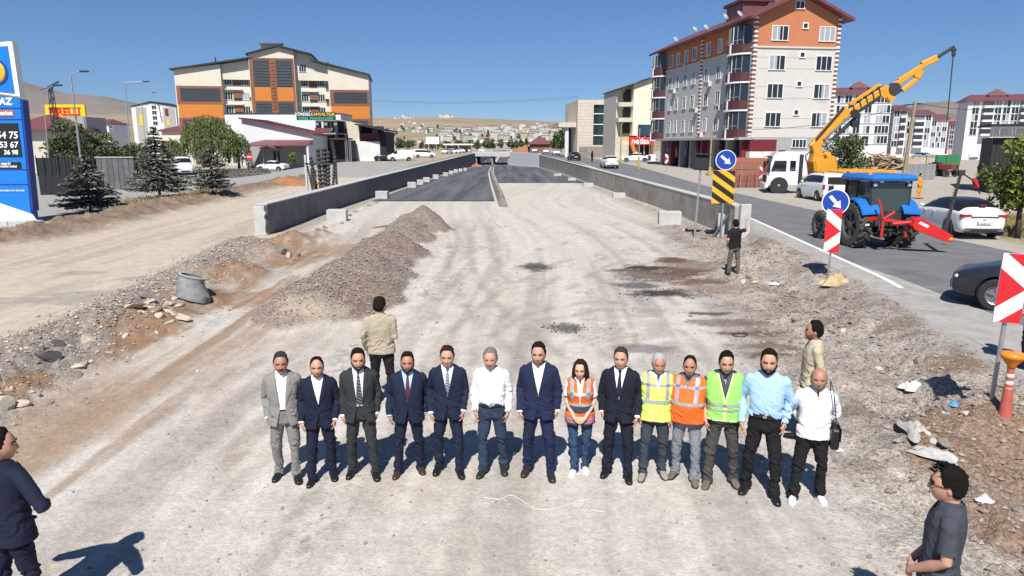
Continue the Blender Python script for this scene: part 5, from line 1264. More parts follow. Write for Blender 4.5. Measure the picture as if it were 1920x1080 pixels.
# big chevron panel, near right
x, y, z = on(1860, 752)
s3 = thing('road_sign', 'large leaning red and white panel on a grey post, nearest the camera', 'sign', (x, y, z), R(-20)); s3.rotation_euler = (0, R(1), R(-20))
c_ = zat(540, y) - z; chevron_panel(s3, c_, .31, .93, y=-.01); post(s3, c_ + .4, .03, z0=-.4)
x, y, z = on(1884, 778)
dl = thing('delineator', 'leaning faded orange tube with white bands and an amber lamp on top', 'traffic post', (x, y, z)); dl.rotation_euler = (0, R(-1), 0)
hz = zat(668, y) - z
part('tube', ORC, dl, lambda e: e.lathe([(.085, -.1), (.08, .02), (.06, .25), (.045, hz * .6), (.042, hz * .80)], 14))
for q in (.42, .54, .66): part('white_band', WHITES, dl, lambda e: e.lathe([(.056 - .014 * (q - .3) * 2, hz * q), (.055 - .014 * (q - .3) * 2, hz * (q + .055))], 14, cap=False))
part('lamp', AMBER, dl, lambda e: e.lathe([(.045, hz * .80), (.05, hz * .84), (.13, hz * .97), (.145, hz * 1.0), (.145, hz * 1.04), (.12, hz * 1.06), (.01, hz * 1.065)], 16), True)
# signs farther along the road
for px, py, top, lb, f in ((1249, 322, 287, 'small red and white panel at the kerb below the apartment house', 1), (1426, 352, 309, 'small red and white panel beside the brick stacks', 1)):
    x, y, z = on(px, py); t = thing('road_sign', lb, 'sign', (x, y, z), R(-10)); hh = zat(top, y) - z; chevron_panel(t, hh - .62, .36, 1.05); post(t, hh - .3)
# dark signal on a leaning grey post
x, y, z = on(1302, 446); t = thing('signal_post', 'grey post with a small dark solar signal head on top', 'signal', (x, y, z)); t.rotation_euler = (0, R(2), 0)
hz = zat(308, y) - z; post(t, hz, .045, z0=-.4, y=0); pbox('signal_head', PLASTIC, t, -.34, .34, -.14, .14, hz - .25, hz + .40, bev=.05); pbox('solar_panel', CDARK, t, -.3, .45, -.25, .25, hz + .42, hz + .47); part('bracket', PLASTIC, t, lambda e: e.tube([(0, 0, hz + .3), (.05, 0, hz + .45)], .04, 6))
# traffic island disc far along, yellow posts
for px, py, top, r_, m_, lb in ((1252 - 55, 317, 240, .10, WOODT, 'rusty yellow lamp post beside the road below the shop sign'), (1330, 330, 232, .12, WOODT, 'bare timber pole in front of the apartment house'), (1163, 306, 232, .10, WOODT, 'thin timber pole in front of the beige public building')):
    x, y, z = on(px, py); t = thing('utility_pole', lb, 'pole', (x, y, z)); h_ = zat(top, y) - z; part('shaft', m_, t, lambda e: e.tube([(0, 0, -.4), (0, 0, h_)], [r_, r_ * .7], 10)); pbox('base_collar', mat('worn_yellow_paint', (.42, .30, .06), .7, var=.3), t, -r_ - .04, r_ + .04, -r_ - .04, r_ + .04, 0, .9, bev=.03)
x, y, z = on(1692, 345); t = thing('utility_pole', 'leaning concrete power pole rising out of the wood heap', 'pole', (x, y, z)); hh = zat(190, y) - z
lean = D(1716, 190, y)[0] - x
part('shaft', WOODT, t, lambda e: e.loft([[(lean * q / 8 + a * (.32 - .016 * q), b * (.22 - .008 * q), -.4 + (hh + .4) * q / 8) for a, b in ((-.5, -.5), (.5, -.5), (.5, .5), (-.5, .5))] for q in range(9)])); part('crossarm', CDARK, t, lambda e: e.tube([(lean - .9, 0, hh - .3), (lean + .6, 0, hh - .2)], .05, 6))
PP = Vector((x + lean, y, z + hh - .2))
# wires
def wire(a, b, sag, label, r=.022, m=PLASTIC):
    a, b = Vector(a), Vector(b); pts = [a.lerp(b, q / 16) - Vector((0, 0, sag * 4 * (q / 16) * (1 - q / 16))) for q in range(17)]
    e = MB(); e.tube(pts, r, 5); o = e.build('power_line', m); return tag(o, label, 'power line')
wire(PP, D(1410, 243, 71.5), .5, 'sagging cable from the leaning power pole to the apartment house'); wire(PP + Vector((0, 0, .1)), D(1945, 196, 60), .5, 'sagging cable from the leaning power pole towards the black hut')
for q, (py0, py1) in enumerate(((182, 190), (184, 192))): wire(D(700, py0 + 6, 420), D(1085, py1 - 10 + q, 420), 2., ('upper', 'lower')[q] + ' thin wire crossing the sky above the valley', .05)
# fuel price totem
ty_ = 36.
TX0 = D(-60, 330, ty_)[0]
tot = thing('price_totem', 'tall blue and white fuel price totem standing on a concrete kerb', 'sign', (TX0, ty_, 0))
def Z(py): return D(960, py, ty_)[2]
def X(px, py=330): return D(px, py, ty_)[0] - TX0
def P_(px, py): return (X(px, py), Z(py))
TB = mat('totem_blue', (.012, .19, .62), .35, var=.03); TBD = mat('totem_dark_blue', (.015, .055, .28), .4); TW = mat('totem_white', (.78, .80, .81), .4)
def ex(py): return np.interp(py, [78, 182, 186, 395, 418], [20, 33, 37, 57, 62])
part('body', TB, tot, lambda e: e.prism([(0, Z(418)), P_(ex(418), 418), P_(57, 392), P_(37, 186), (0, Z(165))], 0, .5, 'y'))
part('side_fin', TBD, tot, lambda e: e.prism([P_(57.5, 392), P_(62, 396), P_(41, 188), P_(37.4, 186)], .02, .48, 'y'))
part('crown', TW, tot, lambda e: e.prism([(0, Z(164)), P_(36, 181), P_(21, 78), P_(14, 77), (0, Z(90))], .06, .45, 'y'))
part('crown_panel', TB, tot, lambda e: e.prism([(0, Z(162)), P_(26, 174), P_(13, 86), (0, Z(95))], .01, .055, 'y'))
part('emblem', mat('emblem_yellow', (.80, .46, .05), .35), tot, lambda e: e.ell((X(-9, 135), 0, Z(135)), (.52, .10, .55), 20, 10), True); part('emblem_ring', TBD, tot, lambda e: e.lathe([(.55, -.02), (.64, -.02), (.64, .04), (.55, .04)], 24, (X(-9, 135), 0, Z(135)), 'y', False))
part('foot', TW, tot, lambda e: e.prism([(0, Z(419)), P_(74, 419), P_(62, 402), (0, Z(362))], -.06, -.005, 'y'))
for py in (203, 224, 318, 346): pbox('panel_joint', TBD, tot, 0, X(ex(py), py), -.012, .004, Z(py) - .03, Z(py) + .03)
pbox('market_strip', mat('strip_orange', (.58, .13, .05), .5), tot, 0, X(26, 212), -.03, .0, Z(218), Z(207)); pbox('price_display', BLKS, tot, 0, X(38, 262), -.03, .0, Z(294), Z(231)); pbox('info_panel', BLKS, tot, 0, X(40, 310), -.03, .0, Z(316), Z(304))
LW = mat('white_letter', (.85, .85, .85), .5); LDIG = mat('price_digit', (.82, .86, .92), .4)
text('AZ', .48, 'lettering', LW, tot, (X(22, 190), -.02, Z(191)), bold=.02, shear=.12, align='RIGHT'); text('market', .26, 'lettering', LW, tot, (X(24, 212), -.04, Z(212.5)), bold=.012, align='RIGHT')
for s_, py, sz in (('54 75', 254, .48), ('53 67', 272, .42), ('36 98', 286, .32)): text(s_, sz, 'price_digits', LDIG, tot, (X(35, py), -.045, Z(py)), bold=.008, align='RIGHT', shear=.1)
text('MESCİT', .15, 'lettering', LW, tot, (X(22, 308), -.045, Z(307.5)), bold=.005, align='RIGHT'); text('ÖDEME KABİNİ', .12, 'lettering', LW, tot, (X(33, 312), -.045, Z(312.5)), bold=.004, align='RIGHT'); text('avantajlarımız burada', .16, 'lettering', LW, tot, (X(47, 357), -.03, Z(357)), align='RIGHT')
f = Face(-60, ty_, 330); X = f.x
kb = thing('kerb_block', 'chipped concrete kerb under the price totem', 'kerb', (f.x0, ty_ - .5, 0))
for q, (a, b) in enumerate(((-20, 20), (21, 58), (59, 76), (77, 104))): pbox('kerb_stone', CONCP if q < 3 else CONC, kb, X(a), X(b), -.25 - .12 * (q == 3), .30, -.25, .28 - .06 * (q == 3), bev=.03)
# billboard with yellow tyre advert
Y_ = 100.; f = Face(83, Y_, 206); X, Z = f.x, f.z
bb = thing('billboard', 'yellow tyre billboard with red lettering on a grey shed roof', 'billboard', (f.x0, Y_, 0))
pbox('panel', mat('billboard_yellow', (.82, .56, .015), .45), bb, 0, X(159), 0, .3, Z(218), Z(196)); w_ = X(159)
BR = mat('billboard_red', (.60, .02, .02), .45)
text('PIRELLI', 1.35, 'lettering', BR, bb, (w_ / 2, -.02, Z(210.5)), bold=.05, sx=1.05)
part('letter_bar', BR, bb, lambda e: e.prism([(X(91), Z(205)), (X(92), Z(201.5)), (X(152), Z(201.5)), (X(152), Z(203.3)), (X(97), Z(203.3)), (X(96), Z(205))], -.03, -.005, 'y'))
pbox('shed_wall', GREYR, bb, X(88), X(158), .05, 5, 0, Z(219)); 
for px in (88, 120, 155): pbox('shed_post', STEELG, bb, X(px) - .12, X(px) + .12, -.1, .04, 0, Z(219))
# lattice pylon, lamp posts
x, y, z = D(99, 200, 88)[0], 88, LB(np.array(-60.), np.array(88.)); t = thing('lattice_pylon', 'slim steel lattice pylon in front of the yellow billboard', 'pylon', (x, y, float(z)))
hp_ = zat(160, y) - float(z)
for a in (-1, 1):
    for b in (-1, 1): part('leg', CDARK, t, lambda e: e.tube([(a * .45, b * .45, 0), (a * .16, b * .16, hp_)], .05, 5))
lat = MB()
for q in range(9):
    z_a, z_b = hp_ * q / 9, hp_ * (q + 1) / 9; wa, wb = .45 - .29 * q / 9, .45 - .29 * (q + 1) / 9
    for b in (-1, 1): lat.tube([(-wa, b * wa, z_a), (wb, b * wb, z_b)], .03, 4); lat.tube([(b * wa, -wa, z_a), (b * wb, wb, z_b)], .03, 4)
o = lat.build('lattice', CDARK, t); o['kind'] = 'stuff'
part('arm', CDARK, t, lambda e: e.tube([(-1.2, 0, hp_ - .5), (.6, 0, hp_ - .1)], .05, 5))
part('luminaire', CDARK, t, lambda e: e.tube([(.1, 0, hp_), (1.2, -.2, hp_ + .4)], [.06, .12], 6))
def lamp(px0, py0, px1, py1, px2, py2, Y, label, r=.10):
    x0, _, _ = D(px0, py0, Y); zg = H(x0, Y); x1, _, z1 = D(px1, py1, Y); x2, _, z2 = D(px2, py2, Y)
    t = thing('street_lamp', label, 'street lamp', (x0, Y, zg))
    part('shaft', STEELG, t, lambda e: e.tube([(0, 0, -.3), (x1 - x0, 0, z1 - zg)], [r, r * .6], 10)); part('arm', STEELG, t, lambda e: e.tube([(x1 - x0, 0, z1 - zg - .1), (x2 - x0, 0, z2 - zg)], r * .5, 8))
    d = 1 if x2 > x1 else -1
    part('luminaire', CDARK, t, lambda e: e.bbox(min(x2 - x0, x2 - x0 + d * .7), max(x2 - x0, x2 - x0 + d * .7), -.16, .16, z2 - zg - .06, z2 - zg + .08, .04))
lamp(150, 292, 132, 137, 150, 134, 62, 'tall grey street lamp rising behind the nearest spruce'); lamp(241, 272, 234, 153, 268, 153, 85, 'grey street lamp with a long flat arm above the hedge'); lamp(266, 215, 265, 182, 285, 174, 150, 'street lamp in front of the distant yellow cornered block'); lamp(88, 300, 80, 170, 100, 160, 60, 'leaning thin street lamp beside the price totem', .06)
# yard wall and stacked dark sheets behind the totem
f = Face(70, 57, 320); X, Z = f.x, f.z
yw = thing('yard_fence', 'dark sheet fence behind the price totem', 'fence', (f.x0, 57, 0), R(4)); sh_ = MB(); sh_.box(0, .48, 0, .06, -.3, Z(296)); sh_ = sh_.mesh('sheet', mat('dark_sheet_metal', (.018, .019, .022), .5, var=.3, scale=2))
for q in range(int(X(152) / .5)): inst('sheet', sh_, yw, (q * .5, .03 * (q % 2), 0))
for q in range(0, 9): pbox('post', CDARK, yw, q * .55, q * .55 + .05, -.08, 0, 1.6, Z(292))
f = Face(182, 63, 320); X, Z = f.x, f.z
DWALL = mat('dark_grey_precast', (.115, .115, .12), .85, var=.2, scale=1.5)
yw2 = thing('yard_wall', 'grey precast yard wall between the spruces', 'wall', (f.x0, 63, 0), R(4))
for q in range(7): pbox('panel', (DWALL, CONCS)[q % 2], yw2, X(250) * q / 7 + .02, X(250) * (q + 1) / 7 - .02, 0, .15, -.3, Z(296 + q * .4))
pbox('coping', CONCP, yw2, -.05, X(250), -.05, .2, Z(296) + .005, Z(294))
x, y, z = on(470, 322); t = thing('road_sign', 'round red no entry sign on a thin post by the restaurant', 'sign', (x, y, z)); hz = zat(294, y) - z; part('sign_disc', REDS, t, lambda e: e.cyl((0, 0, hz), .42, .03, 20, 'y')); pbox('bar', WHITES, t, -.30, .30, -.03, -.016, hz - .07, hz + .07); post(t, hz)
st_ = thing('stone_wall', 'low dark stone wall with parked van behind the spruces', 'wall', (D(402, 310, 80)[0], 80, .2)); 
cb = MB(); cb.bbox(0, .52, 0, .3, 0, .27, .03); cb = cb.mesh('stone', mat('dark_wall_stone', (.10, .095, .09), .9, var=.35, scale=3))
for r in range(5):
    for q in range(11): inst('stone', cb, st_, (q * .55 + .27 * (r % 2), .03 * random.random(), r * .29 - .2), scale=(random.uniform(.9, 1.03), 1, random.uniform(.9, 1.02)))
# big white billboard and canopy far down the valley
x, y, z = D(811, 270, 300)[0], 300, 0
t = thing('billboard', 'blank white billboard on two legs beyond the shaded wall', 'billboard', (x, y, z)); w_ = 24 * 300 / FPX / 2; pbox('panel', WHITES, t, -w_, w_, 0, .4, zat(270, 300), zat(256.5, 300))
for s in (-.6, .6): pbox('leg', STEELG, t, w_ * s - .15, w_ * s + .15, .1, .35, -1, zat(270, 300) - .003)
x, y = D(855, 275, 330)[0], 330
t = thing('filling_station', 'low white filling station canopy far beyond the shaded wall', 'building', (x, y, 0)); pbox('canopy', WHITES, t, -6, 8, 0, 8, zat(272, 330), zat(269.5, 330))
for s in (-5, 1, 7): pbox('column', WHITES, t, s - .25, s + .25, 3, 3.5, -1, zat(272, 330) - .01)
pbox('shop', BROWNP, t, -4, 5, 5, 8, -1, zat(273.5, 330))
# stacks of red bricks behind a net fence in front of the apartment house
x0, y0, z0 = on(1376, 354); x1, y1, _ = on(1450, 354)
BRK = mat('new_red_brick', (.36, .135, .085), .9, var=.2, scale=6)
nb = MB(); nb.bbox(-.58, .58, -.45, .45, 0, .44, .015); nb = nb.mesh('brick_layer', BRK); grp = 'pallets of red bricks'
k = 0
for a in range(5):
    for b in range(2):
        t = thing('brick_pallet', 'pallet of stacked red bricks behind the small chevron panel', 'brick stack', (x0 + (x1 - x0) * (a + .4) / 5, y0 + 1.6 + b * 1.1, z0), random.uniform(-.06, .06), grp)
        for r in range(5 if b else 4): inst('brick_layer', nb, t, (random.uniform(-.03, .03), random.uniform(-.03, .03), .12 + r * .455))
        pbox('pallet', WOODT, t, -.6, .6, -.5, .5, 0, .115)
nf = thing('site_fence', 'rusty mesh fence with thin posts in front of the red brick stacks', 'fence', (x0, y0 + .4, z0)); L_ = x1 - x0
for q in range(6): part('post', STEELG, nf, lambda e: e.cyl((L_ * q / 5, 0, .9), .03, 2.2, 6))
m = MB()
for q in range(34): m.box(L_ * q / 34 - .006, L_ * q / 34 + .006, -.006, .006, .1, 1.9)
for q in range(11): m.box(0, L_, -.016, -.008, .1 + q * .18 - .006, .1 + q * .18 + .006)
o = m.build('wire_mesh', mat('rusty_wire', (.17, .10, .08), .8), nf); o['kind'] = 'stuff'
# drill rods and augers stacked upright by the wall
x, y, z = on(606, 362)
t = thing('drill_rods', 'dark drilling augers standing in a rack by the cafe', 'drill equipment', (x, y, z))
for q, (dx, top, r_, tilt) in enumerate(((-.5, 3.0, .16, .35), (-.15, 3.6, .22, .1), (.15, 3.7, .26, -.05), (.45, 3.4, .2, -.1), (.75, 3.0, .15, -.35), (.3, 2.6, .12, .3), (-.8, 2.5, .10, .5))):
    part('auger', TDARK, t, lambda e: e.lathe([(r_ * (1 if k_ % 2 else .55), top * k_ / 22) for k_ in range(23)], 10)).rotation_euler = (0, -tilt * .35, 0)
    t.children[-1].location = (dx, .1 * (q % 3), 0)
pbox('rack', CDARK, t, -1.3, 1.2, -.2, .0, 2.3, 2.45); pbox('rack_leg', CONCP, t, -1.35, -1.2, -.2, .0, -.1, 3.1); pbox('rack_leg', CDARK, t, 1.1, 1.25, -.2, 0, -.1, 2.6)
part('red_shield', MAROOND, t, lambda e: e.tube([(-.6, -.3, .3), (-.45, -.3, 1.9)], .07, 6))
e = MB(); e.prism([(-.3, 0), (.25, 0), (.28, 1.1), (.1, 1.35), (.14, 2.0), (-.22, 2.05), (-.28, 1.2)], -.25, .25, 'y'); o = e.build('concrete_pillar', CONCP); x, y, z = on(585, 360); o.location = (x, y, z); tag(o, 'chipped white concrete pillar left of the drilling augers', 'concrete pillar')
# manhole cone on the berm
x, y, z = on(352, 548)
t = thing('manhole_cone', 'tapered concrete manhole ring lying tilted on the berm', 'manhole ring', (x, y, z - .05)); t.rotation_euler = (R(-14), R(12), R(-20)); t.scale = (.66,) * 3
n = 28; rings = []
for rx, ox, zz in ((.66, .22, 0), (.66, .20, .25), (.52, -.05, .62), (.50, -.08, .70), (.50, -.08, .82), (.41, -.08, .82), (.41, -.08, .55)): rings.append([(ox + rx * math.cos(2 * PI * q / n), rx * .9 * math.sin(2 * PI * q / n), zz) for q in range(n)])
e = MB(); e.loft(rings); e.build('cone', mat('manhole_concrete', (.20, .205, .205), .85, var=.3, scale=3, bump=.1), t, 40)
part('rim', CONCP, t, lambda e: e.lathe([(.415, .823), (.505, .823), (.505, .86), (.415, .86)], 28, (-.08, 0, 0), 'z', False)); part('void', BLACKV, t, lambda e: e.cyl((-.08, 0, .56), .40, .02, 20))
# ---------------------------------------------------------------- trees and plants: trunks with limbs, crowns of many small leaves
def leafm(name, c): return mat(name, c, .75, var=.35, scale=1.1, spec=.2)
SPRUCE = [leafm('spruce_needles', (.085, .098, .075)), leafm('dusty_spruce_needles', (.20, .185, .15))]
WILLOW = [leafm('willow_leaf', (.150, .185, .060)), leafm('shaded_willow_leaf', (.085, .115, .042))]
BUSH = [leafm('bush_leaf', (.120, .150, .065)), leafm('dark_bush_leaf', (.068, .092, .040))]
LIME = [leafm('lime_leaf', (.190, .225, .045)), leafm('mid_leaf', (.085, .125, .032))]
BARK = mat('bark', (.075, .058, .045), .95, var=.3, scale=8)
def leaves(c, nrm, L, Wd, mid, seed):
    """quads: centres (n,3), direction of each leaf (n,3), half length, half width"""
    r = np.random.default_rng(seed); n = len(c)
    d = nrm / np.linalg.norm(nrm, axis=1, keepdims=True)
    s = np.cross(d, r.normal(size=(n, 3))); s /= np.linalg.norm(s, axis=1, keepdims=True) + 1e-9
    L = np.broadcast_to(L, n)[:, None]; Wd = np.broadcast_to(Wd, n)[:, None]
    v = np.stack([c - d * L, c + s * Wd, c + d * L, c - s * Wd], 1).reshape(-1, 3)
    return v
def crown(name, v, mats, mi, parent):
    n = len(v) // 4
    me = bpy.data.meshes.new(name); me.vertices.add(n * 4); me.vertices.foreach_set('co', v.astype(np.float32).ravel())
    me.loops.add(n * 4); me.polygons.add(n)
    me.loops.foreach_set('vertex_index', np.arange(n * 4, dtype=np.int32)); me.polygons.foreach_set('loop_start', np.arange(0, n * 4, 4, dtype=np.int32))
    for m in mats: me.materials.append(m)
    me.polygons.foreach_set('material_index', np.asarray(mi, np.int32)); me.update(calc_edges=True)
    return inst(name, me, parent)
def spruce(loc, h, w, label, seed):
    r = np.random.default_rng(seed); t = thing('spruce_tree', label, 'spruce', loc)
    part('trunk', BARK, t, lambda e: e.tube([(0, 0, -.2), (0, 0, h * .5), (0, 0, h * .98)], [h * .022, h * .014, .015], 8))
    C, N, S, M = [], [], [], []
    lv = int(h * 4.2); limbs = MB()
    for q in range(lv):
        u = (q + r.random() * .6) / lv; z = h * (.13 + .86 * u); R_ = w * (1 - u) ** .85 * r.uniform(.8, 1.12) + .08
        nb = int(7 + 5 * (1 - u))
        for k in range(nb):
            a = 2 * PI * (k + r.random() * .7) / nb; Lb = R_ * r.uniform(.7, 1.15)
            tip = np.array([math.cos(a) * Lb, math.sin(a) * Lb, -.16 * Lb + r.uniform(-.08, .12)])
            if q % 2 == 0: limbs.tube([(0, 0, z), tuple(tip * .8 + np.array([0, 0, z]))], [.018, .006], 4, cap=False)
            n = max(6, int(Lb * 27))
            s = (np.arange(n) + r.random(n)) / n; s = s ** .8
            p = np.array([0, 0, z]) + s[:, None] * tip + np.stack([np.zeros(n), np.zeros(n), .10 * Lb * s * s], 1)
            side = np.array([-math.sin(a), math.cos(a), 0])
            off = r.normal(size=n) * .16 * Lb * (1.1 - s)
            p = p + off[:, None] * side + np.stack([np.zeros(n), np.zeros(n), r.normal(size=n) * .035 - np.abs(off) * .3], 1)
            C.append(p); N.append(np.broadcast_to(tip / Lb, (n, 3)) * .8 + np.sign(off)[:, None] * side * .5 + r.normal(size=(n, 3)) * .28)
            S.append(np.full(n, .135) * r.uniform(.7, 1.3, n)); M.append((r.random(n) < (.30 + .25 * s)).astype(int))
    limbs.build('limbs', BARK, t)['kind'] = 'stuff'
    C, N, S, M = np.concatenate(C), np.concatenate(N), np.concatenate(S), np.concatenate(M)
    crown('crown', leaves(C, N, S, S * .38, 0, seed), SPRUCE, M, t); return t
def broad(loc, h, w, label, seed, mats=BUSH, trunk=.25, n=2600, leaf=.16, name='tree', cat='tree', squash=1., group=None):
    r = np.random.default_rng(seed); t = thing(name, label, cat, loc, 0, group)
    zc0 = h * trunk
    tr = MB(); tr.tube([(0, 0, -.2), (.05 * h * r.normal() * .3, 0, zc0), (0, .02 * h, h * .6)], [h * .028 + .02, h * .02 + .015, .02], 8); tr.build('trunk', BARK, t, True)
    nc = 16; cl = []
    lm = MB()
    for k in range(nc):
        a = r.uniform(0, 2 * PI); rr = w * .62 * math.sqrt(r.random()); zz = zc0 + (h - zc0) * r.uniform(.12, .88)
        k_ = 1 - abs((zz - zc0) / (h - zc0) - .45) * .9
        c = np.array([math.cos(a) * rr * k_, math.sin(a) * rr * k_ * squash, zz]); cl.append((c, w * r.uniform(.24, .44)))
        lm.tube([(0, 0, zc0 * .8 + .1 * h), tuple(c)], [.02 + h * .006, .01], 5, cap=False)
    lm.build('limbs', BARK, t)['kind'] = 'stuff'
    C, N, M = [], [], []
    for c, rad in cl:
        m = n // nc; d = r.normal(size=(m, 3)); d /= np.linalg.norm(d, axis=1, keepdims=True)
        q = rad * r.random(m) ** .45
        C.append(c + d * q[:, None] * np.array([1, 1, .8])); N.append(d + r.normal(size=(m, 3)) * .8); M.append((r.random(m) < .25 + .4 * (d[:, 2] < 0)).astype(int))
    C, N, M = np.concatenate(C), np.concatenate(N), np.concatenate(M)
    C[:, 2] = np.maximum(C[:, 2], zc0 * .5)
    s = leaf * r.uniform(.6, 1.3, len(C))
    crown('crown', leaves(C, N, s, s * .62, 0, seed), mats, M, t); return t
def willow(loc, h, w, label, seed, n=260):
    r = np.random.default_rng(seed); t = thing('willow_tree', label, 'willow', loc)
    part('trunk', BARK, t, lambda e: e.tube([(0, 0, -.2), (.1, 0, h * .35), (0, 0, h * .7)], [.22, .17, .08], 8), True)
    lm = MB(); C, N, M = [], [], []
    for k in range(n):
        a = r.uniform(0, 2 * PI); rr = w * math.sqrt(r.random()); zt = h * (1 - .30 * (rr / w) ** 3) * r.uniform(.86, 1.)
        x, y = math.cos(a) * rr, math.sin(a) * rr
        if k % 9 == 0: lm.tube([(0, 0, h * .4), (x * .5, y * .5, h * .75), (x, y, zt)], [.05, .03, .01], 5, cap=False)
        L = (zt - h * .08) * r.uniform(.35, .95); m = int(L * 9); s = r.random(m)
        p = np.stack([x * (1 + .18 * s), y * (1 + .18 * s), zt - L * s], 1) + r.normal(size=(m, 3)) * [.09, .09, .03]
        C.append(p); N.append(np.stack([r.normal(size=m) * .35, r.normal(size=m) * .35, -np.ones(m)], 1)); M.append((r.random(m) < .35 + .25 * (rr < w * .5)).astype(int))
    lm.build('limbs', BARK, t)['kind'] = 'stuff'
    C, N, M = np.concatenate(C), np.concatenate(N), np.concatenate(M); s = .17 * r.uniform(.7, 1.3, len(C))
    crown('crown', leaves(C, N, s, s * .33, 0, seed), WILLOW, M, t); return t
def sized(px, py, top, Y=None):
    if Y is None: x, y, z = on(px, py)
    else: x, y = D(px, py, Y)[0], Y; z = H(x, y)
    return (x, y, z), D(px, top, y)[2] - z
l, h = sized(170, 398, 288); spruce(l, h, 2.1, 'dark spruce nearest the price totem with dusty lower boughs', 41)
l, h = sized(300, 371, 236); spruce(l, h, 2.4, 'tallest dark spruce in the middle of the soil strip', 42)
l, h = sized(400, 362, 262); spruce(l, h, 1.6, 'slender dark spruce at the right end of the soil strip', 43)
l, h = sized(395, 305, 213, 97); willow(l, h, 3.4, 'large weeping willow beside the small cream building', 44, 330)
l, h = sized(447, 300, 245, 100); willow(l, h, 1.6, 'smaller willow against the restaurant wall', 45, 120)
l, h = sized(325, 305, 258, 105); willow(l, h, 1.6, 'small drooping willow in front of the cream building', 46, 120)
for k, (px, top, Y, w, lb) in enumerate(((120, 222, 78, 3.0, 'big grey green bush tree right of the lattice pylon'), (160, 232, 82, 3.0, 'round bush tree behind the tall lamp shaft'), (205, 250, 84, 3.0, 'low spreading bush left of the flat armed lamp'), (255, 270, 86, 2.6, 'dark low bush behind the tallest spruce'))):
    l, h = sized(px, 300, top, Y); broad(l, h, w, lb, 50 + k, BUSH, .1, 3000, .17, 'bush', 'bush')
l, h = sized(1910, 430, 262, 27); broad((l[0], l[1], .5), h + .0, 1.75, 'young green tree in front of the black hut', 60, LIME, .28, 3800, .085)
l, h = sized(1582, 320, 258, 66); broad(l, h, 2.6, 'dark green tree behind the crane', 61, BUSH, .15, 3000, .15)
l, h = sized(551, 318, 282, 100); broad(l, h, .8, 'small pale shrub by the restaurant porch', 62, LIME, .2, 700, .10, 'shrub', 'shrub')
far_t = broad((0, 0, 0), 7, 3.4, 'dark green tree in the belt of trees on the valley floor', 63, BUSH, .12, 520, .55, 'tree', 'tree', group='trees on the valley floor')
r = np.random.default_rng(5); spots = []
for k in range(120): spots.append((r.uniform(745, 1085), r.uniform(270, 279.5), r.uniform(420, 1000)))
for k in range(10): spots.append((r.uniform(1035, 1080), r.uniform(277, 290), r.uniform(200, 300)))
first = True
for px, py, Y in spots:
    x = D(px, py, Y)[0]
    if -14 < x < 16 and Y < 420: continue
    l = (x, Y, H(x, Y)); s = r.uniform(.6, 1.25)
    if first: far_t.location = l; first = False
    else: copy_tree(far_t, l, r.uniform(0, 6), scale=s)
# dry grass along the verge on the right and under the spruces
def tufts(name, label, pts, hgt, m, n, seed):
    r = np.random.default_rng(seed); C, N = [], []
    for (x, y, rad) in pts:
        q = r.normal(size=(n, 2)) * rad; X, Y = x + q[:, 0], y + q[:, 1]; Z = heights(X, Y)
        for _ in range(3):
            a = r.normal(size=(n, 3)) * .35; a[:, 2] = 1
            hh = hgt * r.uniform(.5, 1.3, n); C.append(np.stack([X, Y, Z + hh * .45], 1) + r.normal(size=(n, 3)) * [.05, .05, 0]); N.append(a * hh[:, None])
    C, N = np.concatenate(C), np.concatenate(N); L = np.linalg.norm(N, axis=1) * .5
    o = crown(name, leaves(C, N, L, L * .07 + .006, 0, seed), [m], np.zeros(len(C)), None); o['kind'] = 'stuff'; o['label'] = label
DRY = leafm('dry_grass_blade', (.26, .20, .085))
tufts('dry_grass', 'dry yellow grass on the right verge behind the white hatchback', [on(px, py)[:2] + (.9,) for px, py in ((1890, 425), (1900, 440), (1915, 415), (1880, 410), (1935, 430))], .30, DRY, 170, 71)
tufts('dry_grass', 'dry yellow grass on the soil strip under the spruces', [on(px, py)[:2] + (1.1,) for px, py in ((230, 385), (260, 378), (200, 392), (285, 374), (345, 368), (380, 362))], .28, DRY, 90, 72)
# ---------------------------------------------------------------- the town on the far hillside
DARKW = mat('far_window_dark', (.05, .055, .065), .4)
ROOFR = mat('far_red_roof', (.20, .115, .095), .8); ROOFG = mat('far_grey_roof', (.25, .24, .24), .8); BEIGE = mat('far_beige_wall', (.52, .46, .38), .85)
def house_mesh(w, d, h, rows, cols, roof, wall, pitched):
    e = MB(); e.mi(0).box(-w / 2, w / 2, -d / 2, d / 2, -3, h)
    e.mi(1)
    if pitched:
        e.add([(-w / 2 - .5, -d / 2 - .5, h + .01), (w / 2 + .5, -d / 2 - .5, h + .01), (w / 2 + .5, d / 2 + .5, h + .01), (-w / 2 - .5, d / 2 + .5, h + .01), (-w * .22, 0, h + 1.3), (w * .22, 0, h + 1.3)], [(3, 2, 1, 0), (0, 1, 5, 4), (1, 2, 5), (2, 3, 4, 5), (3, 0, 4)])
    else: e.box(-w / 2 - .2, w / 2 + .2, -d / 2 - .2, d / 2 + .2, h + .01, h + .6); e.box(-w * .15, w * .15, -d * .2, d * .2, h + .61, h + 2.6)
    e.mi(2)
    for r in range(rows):
        for c in range(cols):
            x = -w / 2 + w * (c + .5) / cols; z = .9 + (h - 1) * (r + .25) / rows
            e.box(x - .75, x + .75, -d / 2 - .06, -d / 2 + .05, z, z + 1.4)
    for r in range(rows): e.box(-w / 2 - .06, -w / 2 + .05, -d * .3, d * .3, .9 + (h - 1) * (r + .25) / rows, 2.2 + (h - 1) * (r + .25) / rows)
    return e.mesh('house', [wall, roof, DARKW], fix=True)
